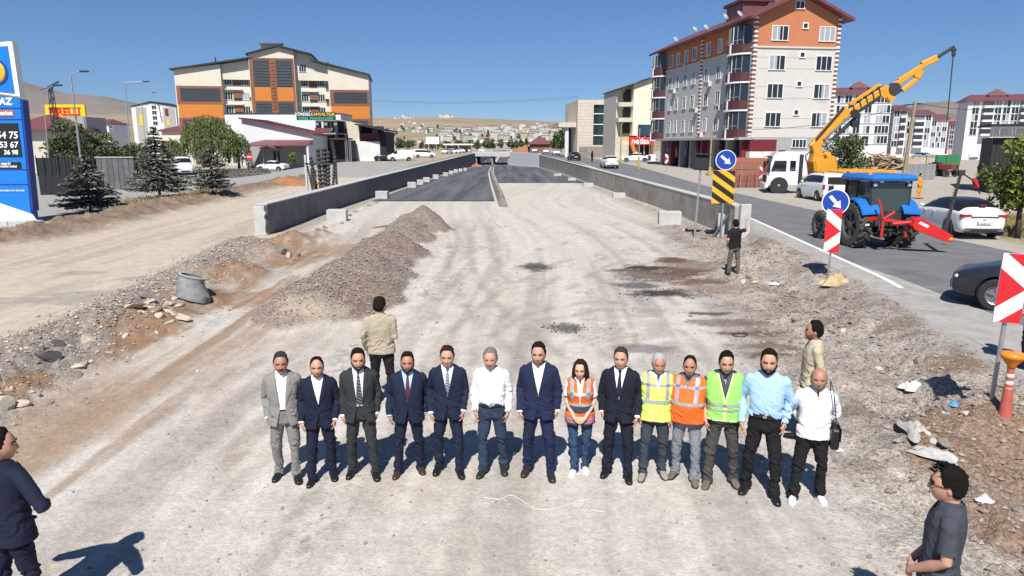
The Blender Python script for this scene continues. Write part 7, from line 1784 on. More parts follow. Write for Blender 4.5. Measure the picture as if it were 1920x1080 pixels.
def make_person(label, loc, rz=0., h=1.75, top='suit', upper=None, shirt=None, tie=None, lower=None, shoes=LEATHER_BLACK, skin='tan', hair='black', hairstyle='short', beard=None,
                arms=('side', 'side'), belly=0., build=1., stance=.13, toe=.25, look=(0, 0), bent=(0, 0), group=None, vest=None, voxel=.0085, seed=1, glasses=False, belt=LEATHER_BLACK, sleeves='long', open_jacket=False, untucked=False, female=False, chest=None):
    root = thing('person', label, 'person', loc, rz, group)
    k = h / 1.75; root.scale = (k, k, k)
    sh = .185 * build if not female else .165
    rs = np.random.default_rng(seed)
    legw = 1.0 if not female else .92
    foot = {s: Vector((s * stance + (bent[0] if s < 0 else bent[1]) * 0, (-.06 if (s < 0) == (seed % 2 == 0) else .05), 0)) for s in (-1, 1)}
    arm = {s: arm_pts(arms[0 if s < 0 else 1], s, sh - .012) for s in (-1, 1)}
    for s in (-1, 1):
        if arms[0 if s < 0 else 1] in ('side', 'side_close'):
            (S_, E_, W_), d_, n_ = arm[s]
            E_ += Vector((s * rs.uniform(-.012, .02), rs.uniform(-.03, .04), 0)); W_ += Vector((s * rs.uniform(-.02, .02), rs.uniform(-.09, .03), rs.uniform(-.01, .02)))
    lean = rs.uniform(-1, 1)
    root.rotation_euler = (R(rs.uniform(-1.2, 1.2)), R(.9 * lean), rz + R(rs.uniform(-7, 7)))
    # --- body: one continuous skin
    b = MB()
    th, ph, dx, dy, dz, X, Yv, Z = head_grid(wide=.96 + .08 * rs.random(), jaw=.8 + .4 * rs.random())
    m_, n_ = X.shape
    RM = Matrix.Rotation(R(look[0]), 4, 'Z') @ Matrix.Rotation(R(look[1]), 4, 'X')
    HC = Vector((0, -.024, 1.606)); HS = 1.13
    piv = Vector((0, .02, -.10))
    def hp(P): return HC + piv * HS + RM @ ((Vector(P) - piv) * HS)
    pts = np.stack([X, Yv, Z], -1).reshape(-1, 3)
    hv = [hp(p) for p in pts]
    hf = grid_faces(m_, n_)
    b.add(hv, hf + [tuple(range(n_)), tuple(range((m_ - 1) * n_, m_ * n_))[::-1]])
    for s in (-1, 1):
        Me = (RM @ Matrix.Rotation(s * R(18), 4, 'Z')).to_3x3()
        b.ell(hp((s * .0755, .012, -.008)), (.009, .019, .031), 10, 8, Me.to_4x4())
    b.loft([sell(0, .012, 1.40, .09, .07, 16), sell(0, .008, 1.45, .066, .062, 16), sell(0, 0, 1.48, .060, .061, 16), sell(0, -.008, 1.53, .058, .062, 16), sell(0, -.012, 1.575, .054, .058, 16)])
    b.loft([sell(0, 0, .84, .13, .09), sell(0, 0, .95, .145, .095), sell(0, 0, 1.05, .13, .085), sell(0, 0, 1.2, .14, .095), sell(0, 0, 1.34, .15 * build, .09), sell(0, 0, 1.40, .12 * build, .06), sell(0, .005, 1.44, .07, .045)])
    for s in (-1, 1):
        (S, E, W), d, n = arm[s]
        b.tube([S + Vector((-s * .03, 0, -.04)), S.lerp(E, .4), E, E.lerp(W, .35), W - (W - E).normalized() * .03, W + d * .012], ([.036, .041, .038, .041, .029, .027] if sleeves == 'short' else [.028, .030, .027, .026, .024, .026]), 12, round_=True)
        add_hand(b, W, d, n, s, .55 if arms[0] != 'raised' else .35)
        b.tube([(s * .088, 0, .86), (s * .100, -.002, .72), (s * (.04 + .55 * abs(foot[s].x) + .012), foot[s].y * .35 - .008, .49), (s * (abs(foot[s].x) * .9 + .008), foot[s].y * .8 + .012, .26), (foot[s].x, foot[s].y + .015, .09)], [.058, .052, .032, .028, .028], 10, round_=True)
        b.tube([(foot[s].x, foot[s].y + .03, .05), (foot[s].x + s * .02, foot[s].y - .10, .03)], [.026, .018], 8, round_=True)
    body = finish('body', remesh(b, voxel, 3, .5), SKIN[skin], root)
    # --- face: eyes, brows, mouth
    for s in (-1, 1):
        e = MB(); e.ell(hp((s * .031, -.0795, .0085)), (.0135, .006, .0058), 10, 6, RM); e.build('eye', EYEM, root, True)
        e = MB(); e.tube([hp((s * .012, -.0965, .025)), hp((s * .030, -.0955, .0315)), hp((s * .050, -.079, .026))], [(.004, .0055)] * 3, 6, round_=True); e.build('eyebrow', HAIRM[hair if hair not in ('white',) else 'grey'], root, True)
    e = MB(); e.ell(hp((0, -.0975, -.0665)), (.021, .007, .0052), 10, 6, RM); e.build('lips', LIPM, root, True)
    # --- hair and beard: raised shells on the head's own surface
    ang = np.abs(np.arctan2(np.sin(ph), np.cos(ph))) + 0 * th
    def shell(name, inside, thick, m, noise=.004):
        wv = np.clip(inside, 0, 1)
        nz = fbm(np.cos(ph) * 13 + seed + 2 * th, np.sin(ph) * 13 + th * 18, 33, 4) - .5
        P = np.stack([X, Yv, Z], -1); L = np.linalg.norm(P, axis=-1, keepdims=True)
        Q = P + P / L * ((thick * sst(0, .35, wv) + noise * nz * 2 * wv) - .003 * (wv <= 0.02))[..., None]
        f = []
        for i in range(m_ - 1):
            for j in range(n_):
                j2 = (j + 1) % n_
                if wv[i, j] > 0 or wv[i + 1, j] > 0 or wv[i, j2] > 0 or wv[i + 1, j2] > 0: f.append((i * n_ + j, (i + 1) * n_ + j, (i + 1) * n_ + j2, i * n_ + j2))
        e = MB(); q = Q.reshape(-1, 3)
        used = sorted({i for fc in f for i in fc}); ix = {u: t for t, u in enumerate(used)}
        e.add([hp(q[u]) for u in used], [tuple(ix[i] for i in fc) for fc in f])
        return e.build(name, m, root, True)
    if hairstyle in ('short', 'tousled', 'receding', 'long'):
        fr0 = .80 if hairstyle != 'receding' else .90
        line = np.interp(ang, [0, .55, .95, 1.15, 1.38, 1.62, 1.8, 2.3, PI], [fr0, fr0 + (.0 if hairstyle != 'receding' else .06), .72, .42, -.06, .04, -.34, -.52, -.55])
        t = (.008 + .014 * sst(.3, .95, dz)) if hairstyle != 'tousled' else (.010 + .014 * sst(.1, .8, dz))
        if hairstyle == 'receding': t = t * .7
        shell('hair', (dz - line) / .5, t, HAIRM[hair], .013 if hairstyle != 'tousled' else .015)
    if hairstyle == 'tousled':
        e = MB()
        for q in range(46):
            a0 = rs.uniform(-1.5, 1.5); t0 = rs.uniform(.15, 1.0)
            p0 = np.array([.08 * math.sin(a0) * math.sin(t0) * .95, -.098 * math.cos(a0) * math.sin(t0), .122 * math.cos(t0) + .012])
            out = p0 / np.linalg.norm(p0); dr = np.array([rs.uniform(-.4, .4), -.7, rs.uniform(-.1, .5)])
            e.tube([hp(p0), hp(p0 + out * .014 + dr * .018), hp(p0 + out * .016 + dr * .042)], [(.008, .005), (.006, .004), (.0012, .001)], 5)
        e.build('hair_tuft', HAIRM[hair], root, True)
    if hairstyle == 'long':
        e = MB(); rings = []
        for zz, rx, ry, ar in ((.118, .040, .05, .80), (.10, .070, .086, .75), (.06, .092, .110, .72), (0, .104, .118, .68), (-.05, .110, .116, .66), (-.09, .110, .108, .66), (-.12, .104, .098, .70), (-.135, .080, .08, .8)):
            for_ = []
            for q in range(25):
                a = -PI + 2 * PI * ar * 0 + 0
                a = (q / 24 - .5) * 2 * (PI - ar) + PI
                wob = 1 + .05 * math.sin(a * 13 + zz * 20) * (1 if zz < .05 else 0)
                for_.append(hp((rx * wob * math.sin(a), -ry * wob * math.cos(a) + .008, zz)))
            rings.append(for_)
        e.loft(rings, cap=False, closed=False)
        me = evald(e.mesh('tmp', [], fix=True), [('SOLIDIFY', dict(thickness=.012, offset=-1.)), ('SUBSURF', dict(levels=1))])
        finish('hair_length', me, HAIRM[hair], root)
    if hairstyle == 'fringe':
        line = np.interp(ang, [0, .9, 1.2, 1.5, 1.7, 2.2, PI], [1.2, 1.2, .35, .1, -.35, -.5, -.5])
        shell('hair', np.where(dz < .55, (dz - line) / .5, 0), .007, HAIRM[hair], .002)
    if beard:
        kind, bc = beard
        up = np.interp(ang, [0, .25, .5, .9, 1.25, 1.45, 1.5], [-.40, -.36, -.42, -.36, -.10, .0, -2])
        ins = (up - dz) / .3 * (ang < 1.46)
        mouth = gs(X, 0, .018) * gs(Z, -.0665, .007) > .35
        ins = np.where(mouth, 0, ins)
        if kind == 'moustache': ins = np.where((Z > -.058) & (Z < -.040) & (np.abs(X) < .03) & (dy < 0), .6, 0)
        if kind == 'goatee': ins = np.where((ang < .55), ins, 0)
        if dz.min() > -2: ins = np.where(dz < -.93, np.minimum(ins, .2), ins)
        shell('beard', ins, {'full': .011, 'stubble': .0035, 'goatee': .009, 'moustache': .008}[kind], HAIRM[bc] if kind != 'stubble' else MATS.get('stubble_' + skin) or mat('stubble_' + skin, tuple(.45 * c for c in SKIN[skin].node_tree.nodes['Principled BSDF'].inputs['Base Color'].default_value[:3]), .7), .0015)
    if glasses:
        g = MB(); lens = MB()
        for s in (-1, 1):
            c = Vector((s * .032, -.094, .006))
            lens.ell(hp(c), (.026, .005, .020), 12, 6, RM @ Matrix.Rotation(s * R(10), 4, 'Z'))
            g.tube([hp((s * .058, -.085, .012)), hp((s * .078, -.03, .012)), hp((s * .080, .02, .008))], .0028, 6)
        g.tube([hp((-.058, -.086, .014)), hp((0, -.106, .012)), hp((.058, -.086, .014))], .003, 6)
        fr = g.build('sunglasses_frame', LEATHER_BLACK, root, True); lens.build('sunglasses_lens', mat('dark_lens', (.008, .008, .01), .08), fr, True)
    # --- trousers and shoes
    f0 = {s: foot[s] for s in (-1, 1)}
    t = MB(); bb = belly
    wx = .160 * (build * .5 + .5) + .02 * bb * 6 * .2
    t.loft([sell(0, 0, .775, .10, .08), sell(0, 0, .82, .172, .122), sell(0, .004, .90, .180, .124), sell(0, -.004, .98, wx + .008, .112 + bb * .35), sell(0, -.008 - bb * .25, 1.055, wx, .104 + bb * .6)])
    for s in (-1, 1):
        fx, fy = f0[s].x, f0[s].y
        t.tube([(s * .092, .002, .86), (s * .100, -.002, .72), (s * (.04 + .55 * abs(fx) + .012), fy * .35 - .012, .49), (s * (abs(fx) * .9 + .008), fy * .8 + .012, .26), (fx, fy + .012, .085), (fx, fy + .005, .035)],
               [.094 * legw, .088 * legw, .069 * legw, .060 * legw, .060 * legw, .063 * legw], 16)
    me = remesh(t, .0105, 4)
    a = co(me); n = vnormals(me)
    zz = a[:, 2]
    amp = .007 + .016 * gs(zz, .47, .09) + .022 * gs(zz, .15, .10) + .014 * gs(zz, .80, .07)
    a = fold(a, n, amp * 1.15, 10, seed * 3.1); put(me, a)
    keep_faces(me, lambda c, nn: ~((c[:, 2] > 1.035) & (nn[:, 2] > .6)) & ~((c[:, 2] < .05) & (nn[:, 2] < -.5)))
    finish('trousers', me, lower, root)
    for s in (-1, 1):
        e = MB(); fx, fy = f0[s].x, f0[s].y
        q = Matrix.Translation((fx, fy, 0)) @ Matrix.Rotation(s * toe, 4, 'Z')
        rings = []
        for y_, w_, h_ in ((.075, .022, .050), (.060, .034, .075), (.02, .038, .088), (-.03, .040, .075), (-.09, .047, .058), (-.14, .044, .046), (-.175, .030, .036), (-.19, .012, .026)):
            rings.append([q @ Vector((w_ * math.copysign(abs(math.cos(v)) ** .7, math.cos(v)), y_, .008 + max(0, h_ * (.5 + .5 * math.copysign(abs(math.sin(v)) ** .7, math.sin(v)))))) for v in [2 * PI * i / 14 for i in range(14)]])
        e.loft(rings); shoe = e.build('shoe', shoes, root, True)
        e = MB(); e.loft([[q @ Vector((1.06 * w_ * sx, y_, zz_)) for sx, zz_ in ((-1, 0), (1, 0), (1, .014), (-1, .014))] for y_, w_ in ((.08, .026), (.03, .038), (-.09, .047), (-.14, .044), (-.185, .022))])
        e.build('sole', LEATHER_BLACK if shoes is not TRAINER else TRAINER, shoe)
    # --- upper body
    def torso(off, hem, armr, armlen, hemflare=0., arms_on=True, shy=1.):
        g = MB(); w = build
        fem = female
        rows = []
        for z_, rx_, ry_, cy_ in ((hem, (.176 if not fem else .165) * w + hemflare, .118 + bb * .3 + hemflare * .7, -.004), (.95, .178 * w, .117 + bb * .5, -.004 - bb * .15), (1.05, (.168 if not fem else .142) * w, .108 + bb * .75, -.008 - bb * .35), (1.15, (.172 if not fem else .145) * w, .112 + bb * .7, -.008 - bb * .35),
                                  (1.26, (.185 if not fem else .160) * w, .119 + bb * .25 + (.022 if fem else 0), -.006 - (.018 if fem else 0)), (1.35, .188 * w if not fem else .158, .112, .0), (1.41, .176 * w if not fem else .148, .094, .006), (1.452, .138 * w if not fem else .118, .076, .012), (1.487, .086, .066, .012), (1.505, .055, .05, .008)):
            if z_ < hem: continue
            rows.append(sell(0, cy_, z_, rx_ + off, ry_ + off, 30, 2.35))
        g.loft(rows)
        if arms_on:
            for s in (-1, 1):
                (S, E, W), d, n_v = arm[s]
                P = [S + Vector((-s * .03, 0, .0)), S + Vector((s * .006, 0, -.035)), S.lerp(E, .5), E, E.lerp(W, .5), W - (W - E).normalized() * .012]
                r = [.062, .066, .060, .054, .050, .043]
                if armlen == 'short':
                    P = [P[0], P[1], S.lerp(E, .45), S.lerp(E, .78)]; r = [.062, .064, .062, .064]
                g.tube(P, [q_ * armr for q_ in r], 14)
        return g
    def garment(name, g, m, folds, cut, vox=.0105, snap=None, sm=3):
        me_ = remesh(g, vox, sm); a_ = co(me_); n__ = vnormals(me_)
        am = 1.7 * folds * (.4 + 1.3 * gs(a_[:, 2], 1.12, .07) * (np.abs(a_[:, 0]) > sh - .02) + .9 * gs(a_[:, 2], 1.02, .08) + .5 * gs(a_[:, 2], .93, .06))
        a_ = fold(a_, n__, am, 13, seed * 1.7 + len(name))
        if snap is not None: a_ = snap(a_)
        put(me_, a_)
        if cut is not None: keep_faces(me_, cut)
        return finish(name, me_, m, root)
    neckcut = lambda c, nn: ~((c[:, 2] > 1.493))
    endcut = lambda c: np.ones(len(c), bool)
    def wrist_cut(c, nn):
        k_ = np.ones(len(c), bool)
        for s in (-1, 1):
            (S, E, W), d, n_v = arm[s]
            ax = np.array((W - E).normalized()); w0 = np.array(W) - ax * .02
            k_ &= ~((((c - w0) @ ax) > 0) & (np.linalg.norm(c - np.array(W), axis=1) < .075) & ((nn @ ax) > .75))
        return k_
    def collar(m, r0=.0, spread=.045, drop=.05):
        e = MB(); rings = []
        N = 26
        for z_, rx_, ry_, o_ in ((1.462, .068, .067, 0), (1.500, .0655, .066, 0), (1.512, .067, .068, 0), (1.494, .074, .076, 0), (1.470, .080, .080, 0)):
            ring = []
            for q in range(N):
                a = (q / (N - 1) - .5) * 2 * (PI - .16) + PI
                fy = -math.cos(a)
                low = max(0, -fy) ** 3
                ring.append((rx_ * math.sin(a), ry_ * fy * (1 + .10 * low) + .004, z_ - .030 * low - .004 + (-.022 * low if z_ < 1.475 and rx_ > .075 else 0)))
            rings.append(ring)
        e.loft(rings, cap=False, closed=False)
        return e.build('collar', m, root, True)
    def vline(z, z0, z1, w):                                            # half width of a V opening between z0 (bottom) and z1 (top)
        return w * np.clip((z - z0) / (z1 - z0), 0, 1.3)
    def tie_mesh(m, z_end=1.06):
        e = MB()
        fy = lambda z: -(.122 + np.interp(z, [.95, 1.05, 1.15, 1.26, 1.36, 1.42, 1.46], [.008 + bb * .9, .004 + bb * 1.1, .008 + bb * 1.05, .012 + bb * .5, -.006, -.036, -.062])) - .006
        rings = []
        for z, w in ((1.468, .017), (1.448, .019), (1.432, .013), (1.38, .019), (1.30, .025), (1.22, .030)) + (((1.12, .036),) if z_end < 1.1 else ()) + ((z_end + .03, .036), (z_end, .004)):
            y = float(fy(z)) - (.008 if z > 1.44 else 0)
            rings.append([(-w, y, z), (0, y - .007, z), (w, y, z), (0, y + .01, z)])
        e.loft(rings); return e.build('tie', m, root, 40)
    if top == 'suit':
        zb = 1.10 if not open_jacket else .80
        vw = .062
        inner = garment('shirt', torso(.002, 1.0, .86, 'long', arms_on=False), shirt, .0025, lambda c, nn: neckcut(c, nn) & (c[:, 2] > 1.01), .0115)
        e = MB(); e.loft([sell(0, -.008 - bb * .25, z_, wx + .008, .110 + bb * .6, 30) for z_ in (.985, 1.02)], cap=False); e.build('belt', belt, root, True)
        collar(shirt)
        if tie is not None: tie_mesh(tie, 1.02 if open_jacket else 1.15)
        ow = .034 if open_jacket else 0.
        def half(z): return ow * 1.25 + vline(z, zb, 1.40, vw if not open_jacket else .032) if not open_jacket else ow + .035 * np.clip((z - 1.0) / .42, 0, 1.2)
        def hemhalf(z): return np.where(z < zb - .10, .075 * np.clip((zb - .10 - z) / .28, 0, 1) ** 1.3, 0) if not open_jacket else ow + .05 * np.clip((1.0 - z) / .2, 0, 1)
        def edge(z): return np.maximum(half(z), hemhalf(z))
        def snap(a_):
            w = edge(a_[:, 2]); x = a_[:, 0]; f = (a_[:, 1] < -.02) & (np.abs(np.abs(x) - w) < .0085) & (w > .004)
            a_ = a_.copy(); a_[f, 0] = np.sign(x[f]) * w[f]; return a_
        def cut(c, nn):
            w = edge(c[:, 2])
            k_ = neckcut(c, nn) & ~((c[:, 2] < .80) & (nn[:, 2] < -.6)) & ~((c[:, 1] < -.02) & (np.abs(c[:, 0]) < w) & (nn[:, 1] < .3))
            return k_ & wrist_cut(c, nn)
        jk = garment('jacket', torso(.016, .785, 1.0, 'long', .022), upper, .0062, cut, .0105, snap)
        # lapels follow the edge of the opening
        a_ = co(jk.data)
        fr = a_[(a_[:, 1] < -.02)]
        def surf_y(x, z):
            dd = (fr[:, 0] - x) ** 2 + (fr[:, 2] - z) ** 2
            i_ = np.argsort(dd)[:4]; return float(fr[i_, 1].min())
        for s in (-1, 1):
            e = MB(); rings = []
            ztop = 1.445
            zlo = zb + .01 if not open_jacket else 1.06
            for q in range(11):
                u_ = q / 10; z = zlo + (ztop - zlo) * u_
                xi = float(edge(np.array([z]))[0]) - .002; wl_ = .062 * min(1, u_ * 2.2) if u_ < .72 else .062 * (1 - (u_ - .72) * 1.6)
                if q in (7,): wl_ *= .62
                xo = xi + wl_ + .004
                ring = [(s * xi, surf_y(s * xi, z) - .004, z), (s * (xi + xo) / 2, surf_y(s * (xi + xo) / 2, z + .008 * u_) - .011, z + .008 * u_), (s * xo, surf_y(s * xo, z + .016 * u_) - .007, z + .016 * u_)]
                rings.append(ring)
            e.loft(rings, cap=False, closed=False); e.build('lapel', upper, root, True)
            (S, E, W), d, n_v = arm[s]
            ax = (W - E).normalized()
            e = MB(); e.tube([W - ax * .02, W + ax * .012], [.036, .036], 12, cap=False); e.build('cuff', shirt, root, True)
            e = MB(); e.box(s * .085, s * .155, surf_y(s * .12, .92) - .009, surf_y(s * .12, .92) + .02, .925, .945)
            e.build('pocket_flap', upper, root)
        if not open_jacket:
            e = MB(); e.ell((0.004, surf_y(0, zb - .02) - .005, zb - .02), (.008, .004, .008), 8, 5); e.build('button', LEATHER_BLACK, root)
    elif top in ('shirt', 'tee', 'overshirt', 'vest'):
        inner_m = shirt if top == 'vest' else upper
        hem = .985 if not untucked else .86
        off = .003 if not untucked else .012
        slv = sleeves
        def cut(c, nn):
            k_ = neckcut(c, nn) & ~((c[:, 2] < hem + .02) & (nn[:, 2] < -.6))
            if top == 'tee' or untucked: k_ &= ~((c[:, 1] < -.02) & (np.abs(c[:, 0]) < vline(c[:, 2], 1.36, 1.46, .03)) & (nn[:, 1] < .4))
            if slv == 'short':
                for s in (-1, 1):
                    (S, E, W), d, n_v = arm[s]; ax = np.array((E - S).normalized())
                    q = (c - np.array(S)) @ ax
                    k_ &= ~((q > (E - S).length * .74) & ((nn @ ax) > .6) & (np.abs(c[:, 0]) > sh - .02))
            else: k_ &= wrist_cut(c, nn)
            return k_
        if not untucked:
            pass
        garment('shirt', torso(off, hem, .98, slv, .012 if untucked else 0), inner_m, .0085 if top != 'tee' else .006, cut)
        if top != 'tee': collar(inner_m)
        if not untucked and belt is not None:
            e = MB(); e.loft([sell(0, -.008 - bb * .25, z_, wx + .010 + .0, .112 + bb * .6, 30) for z_ in (.985, 1.022)], cap=False); e.build('belt', belt, root, True)
            e = MB(); e.box(-.02, .02, -.135 - bb * .85 + .008, -.115 - bb * .85, .990, 1.018); e.build('buckle', mat('steel_buckle', (.6, .6, .6), .25, 1.), root)
    if vest is not None:
        vc, piping, bands, vopen, vhem = vest['col'], vest.get('piping'), vest['bands'], vest['v'], vest.get('hem', .83)
        g = torso(.034, vhem, 1.0, 'long', .018, arms_on=False)
        for s in (-1, 1): g.ell((s * (sh - .028), .006, 1.405), (.062, .085, .060), 12, 8)
        g.loft([sell(0, .004, 1.24, .17, .12, 20), sell(0, .004, 1.42, .155, .10, 20)])
        def e_half(z): return vline(z, vopen, 1.45, vest.get('w', .06))
        def snapv(a_):
            w = e_half(a_[:, 2]); x = a_[:, 0]; f = (a_[:, 1] < -.02) & (np.abs(np.abs(x) - w) < .009) & (w > .003)
            a_ = a_.copy(); a_[f, 0] = np.sign(x[f]) * w[f]; return a_
        vcut = lambda c, nn: (c[:, 2] < 1.478) & ~((c[:, 2] < vhem + .02) & (nn[:, 2] < -.6)) & ~((c[:, 1] < -.02) & (np.abs(c[:, 0]) < e_half(c[:, 2])) & (nn[:, 1] < .4))
        vo = garment('safety_vest', g, vc, .006, vcut, .0105, snapv)
        me0 = vo.data
        for bi, (kind, z0_, z1_, mm) in enumerate(bands):
            c = me0.copy(); a_ = co(c); n__ = vnormals(c); put(c, a_ + n__ * .0035)
            if kind == 'h': keep_faces(c, lambda p, nn: (p[:, 2] > z0_) & (p[:, 2] < z1_))
            elif kind == 'v': keep_faces(c, lambda p, nn: (np.abs(p[:, 0] - z0_) < .024) & (p[:, 2] > z1_))
            elif kind == 'edge': keep_faces(c, lambda p, nn: ((p[:, 1] < 0) & (np.abs(p[:, 0]) < e_half(p[:, 2]) + .016)) | (p[:, 2] < vhem + .016))
            c.materials.clear(); c.materials.append(mm); c.update()
            inst('reflective_band' if mm is REFL else 'vest_trim', c, root)
    return root
# ---------------------------------------------------------------- the people of the photograph
NAVY = cloth('navy_wool', (.012, .017, .040)); NAVY2 = cloth('deep_navy_wool', (.010, .014, .032)); NAVY3 = cloth('bright_navy_wool', (.014, .021, .056)); INK = cloth('ink_wool', (.011, .013, .024))
CHAR = cloth('charcoal_wool', (.030, .034, .037)); GREYW = cloth('pale_grey_wool', (.235, .225, .215)); GREYT = cloth('mid_grey_wool', (.20, .19, .18))
WHITE = cloth('white_cotton', (.80, .80, .80), .8, .03); PALEBLUE = cloth('pale_blue_cotton', (.36, .55, .78), .8, .06); SKYSH = cloth('light_blue_cotton', (.52, .66, .82), .8, .05)
BLACKT = cloth('black_cotton', (.012, .012, .014)); STEEL = cloth('steel_blue_twill', (.026, .042, .075)); DARKGREY = cloth('blue_grey_twill', (.042, .052, .066)); TAUPE = cloth('taupe_denim', (.062, .060, .057))
JEANS = cloth('blue_denim', (.030, .062, .125), var=.25); PALEJ = cloth('faded_grey_denim', (.20, .215, .235), var=.22)
ORANGE = cloth('orange_safety_fabric', (.88, .15, .025), .65, .06); YELLOW = cloth('yellow_safety_fabric', (.66, .86, .16), .65, .05); GREEN = cloth('lime_safety_fabric', (.30, .84, .14), .65, .05)
KHAKI = cloth('khaki_cotton', (.40, .35, .25), .85, .08); KHAKI2 = cloth('sand_cotton', (.46, .40, .28), .85, .06); DUSK = cloth('slate_cotton', (.050, .057, .070), .85, .1); OLIVE = cloth('olive_brown_twill', (.13, .115, .085))
SLATE = cloth('slate_polo', (.055, .075, .105)); POLO = cloth('grey_polo', (.15, .165, .175))
TIE1 = stripes('striped_dark_tie', (.022, .027, .040), (.22, .24, .27), 24, (.55, 0, 1), .6, .78); TIE2 = stripes('striped_grey_tie', (.085, .10, .13), (.40, .42, .46), 26, (.6, 0, 1), .6, .7)
TIE3 = cloth('maroon_tie', (.085, .018, .026), .6, .25); TIE4 = cloth('midnight_tie', (.012, .018, .034), .6)
DARKBROWN = mat('dark_brown_leather', (.030, .022, .018), .4); PALESUEDE = mat('pale_grey_suede', (.26, .24, .215), .9, var=.12)
TRIM = cloth('pale_lime_piping', (.72, .88, .30), .7, .03); DTRIM = cloth('dark_vest_panel', (.05, .055, .075)); BTRIM = cloth('blue_band', (.10, .22, .62))
def stand(px, py, top, z=0., dy=0.):
    x, y = G(px, py, z)
    h = D(px, top, y - .03)[2] - z
    return (x, y, H(x, y) if z == 0 else z), max(1.52, min(1.92, h)), -math.atan2(x, y) * .75
def row(px, py, head, label, **k):
    loc, h, rz = stand(px, py, head)
    return make_person(label, loc, rz + k.pop('turn', 0), h, **k)
row(540, 896, 661, 'man in a pale grey suit with open jacket and white shirt', top='suit', upper=GREYW, shirt=WHITE, lower=GREYT, hair='salt', beard=('moustache', 'salt'), skin='dark', look=(4, 5), open_jacket=True, seed=1, stance=.12)
row(606, 897, 668, 'man in a navy suit, open collar, next to the pale grey suit', top='suit', upper=NAVY2, shirt=WHITE, lower=NAVY2, hair='black', hairstyle='receding', beard=('stubble', 'black'), look=(2, 3), seed=2, stance=.13)
row(682, 889, 652, 'man in an unbuttoned charcoal suit with a striped dark tie', top='suit', upper=CHAR, shirt=WHITE, tie=TIE1, lower=CHAR, hair='black', beard=('full', 'salt'), look=(6, 6), open_jacket=True, seed=3, stance=.15)
row(768, 884, 659, 'bearded man in a navy suit with a maroon tie and brown shoes', top='suit', upper=NAVY, shirt=PALEBLUE, tie=TIE3, lower=NAVY2, shoes=LEATHER_BROWN, hair='darkbrown', beard=('full', 'salt'), skin='dark', look=(0, 3), belly=.035, build=1.06, seed=4, stance=.15)
row(842, 884, 649, 'clean shaven man in a navy suit with a grey striped tie', top='suit', upper=NAVY, shirt=WHITE, tie=TIE2, lower=NAVY, hair='brown', look=(-3, 5), seed=5, skin='tan', stance=.14)
row(925, 884, 651, 'grey haired man in a white shirt and steel blue trousers', top='shirt', upper=WHITE, lower=STEEL, shoes=DARKBROWN, hair='grey', beard=('moustache', 'grey'), look=(0, 5), belly=.03, seed=6, stance=.13)
row(1010, 888, 642, 'tall man in a bright navy suit with open white collar', top='suit', upper=NAVY3, shirt=WHITE, lower=NAVY3, shoes=DARKBROWN, hair='darkbrown', beard=('stubble', 'brown'), look=(-5, 4), seed=7, stance=.15)
row(1086, 884, 674, 'woman in an orange safety vest, jeans and white trainers', top='vest', shirt=WHITE, lower=JEANS, shoes=TRAINER, skin='fair', hair='brown', hairstyle='long', look=(-6, 8), arms=('clasp', 'clasp'), sleeves='short', untucked=True, female=True, stance=.075, seed=8,
    vest=dict(col=ORANGE, v=1.10, w=.050, hem=.80, bands=[('h', 1.085, 1.125, REFL), ('h', 1.26, 1.30, REFL), ('v', .118, 1.20, REFL), ('v', -.118, 1.20, REFL), ('h', .98, 1.085, DTRIM), ('h', .855, .89, BTRIM), ('h', .80, .835, DTRIM)]))
row(1157, 894, 656, 'man in an ink dark suit, white shirt and midnight tie', top='suit', upper=INK, shirt=WHITE, tie=TIE4, lower=INK, hair='salt', look=(-3, 2), seed=9, skin='tan', stance=.14)
row(1223, 894, 666, 'white haired man in a yellow safety vest', top='vest', shirt=SKYSH, lower=DARKGREY, shoes=PALESUEDE, hair='white', look=(4, 6), skin='dark', untucked=True, seed=10, stance=.13,
    vest=dict(col=YELLOW, v=1.28, w=.05, hem=.84, bands=[('h', 1.09, 1.135, REFL), ('v', .125, 1.15, REFL), ('v', -.125, 1.15, REFL), ('h', 1.33, 1.365, REFL)]))
row(1283, 900, 671, 'heavy man in an orange safety vest and faded jeans', top='vest', shirt=POLO, lower=PALEJ, shoes=SUEDE, hair='darkbrown', hairstyle='receding', beard=('goatee', 'grey'), skin='dark', look=(6, 2), sleeves='short', untucked=True, belly=.075, build=1.08, seed=11, turn=-.25, stance=.14,
    vest=dict(col=ORANGE, v=1.34, w=.05, hem=.86, bands=[('h', 1.115, 1.16, REFL), ('v', .125, 1.16, REFL), ('v', -.125, 1.16, REFL), ('h', 1.335, 1.37, REFL)]))
row(1350, 908, 660, 'bearded man in a lime green safety vest over a slate polo shirt', top='vest', shirt=SLATE, lower=TAUPE, shoes=SUEDE, hair='black', beard=('stubble', 'black'), look=(4, 7), sleeves='short', untucked=True, belly=.03, build=1.04, seed=12, turn=.1, stance=.16,
    vest=dict(col=GREEN, v=1.18, w=.072, hem=.90, bands=[('h', 1.02, 1.055, REFL), ('h', 1.09, 1.125, REFL), ('edge', 0, 0, TRIM)]))
row(1424, 927, 656, 'tall bearded man in a light blue shirt and black trousers', top='shirt', upper=PALEBLUE, lower=BLACKT, hair='black', beard=('full', 'black'), skin='tan', look=(2, 2), build=1.04, belly=.03, seed=13, stance=.16)
P14 = row(1511, 938, 691, 'bald man with grey beard in an untucked white shirt', top='shirt', upper=WHITE, lower=BLACKT, shoes=TRAINER, hair='grey', hairstyle='fringe', beard=('full', 'grey'), skin='dark', look=(-4, 4), arms=('behind', 'behind'), untucked=True, seed=14, stance=.16)
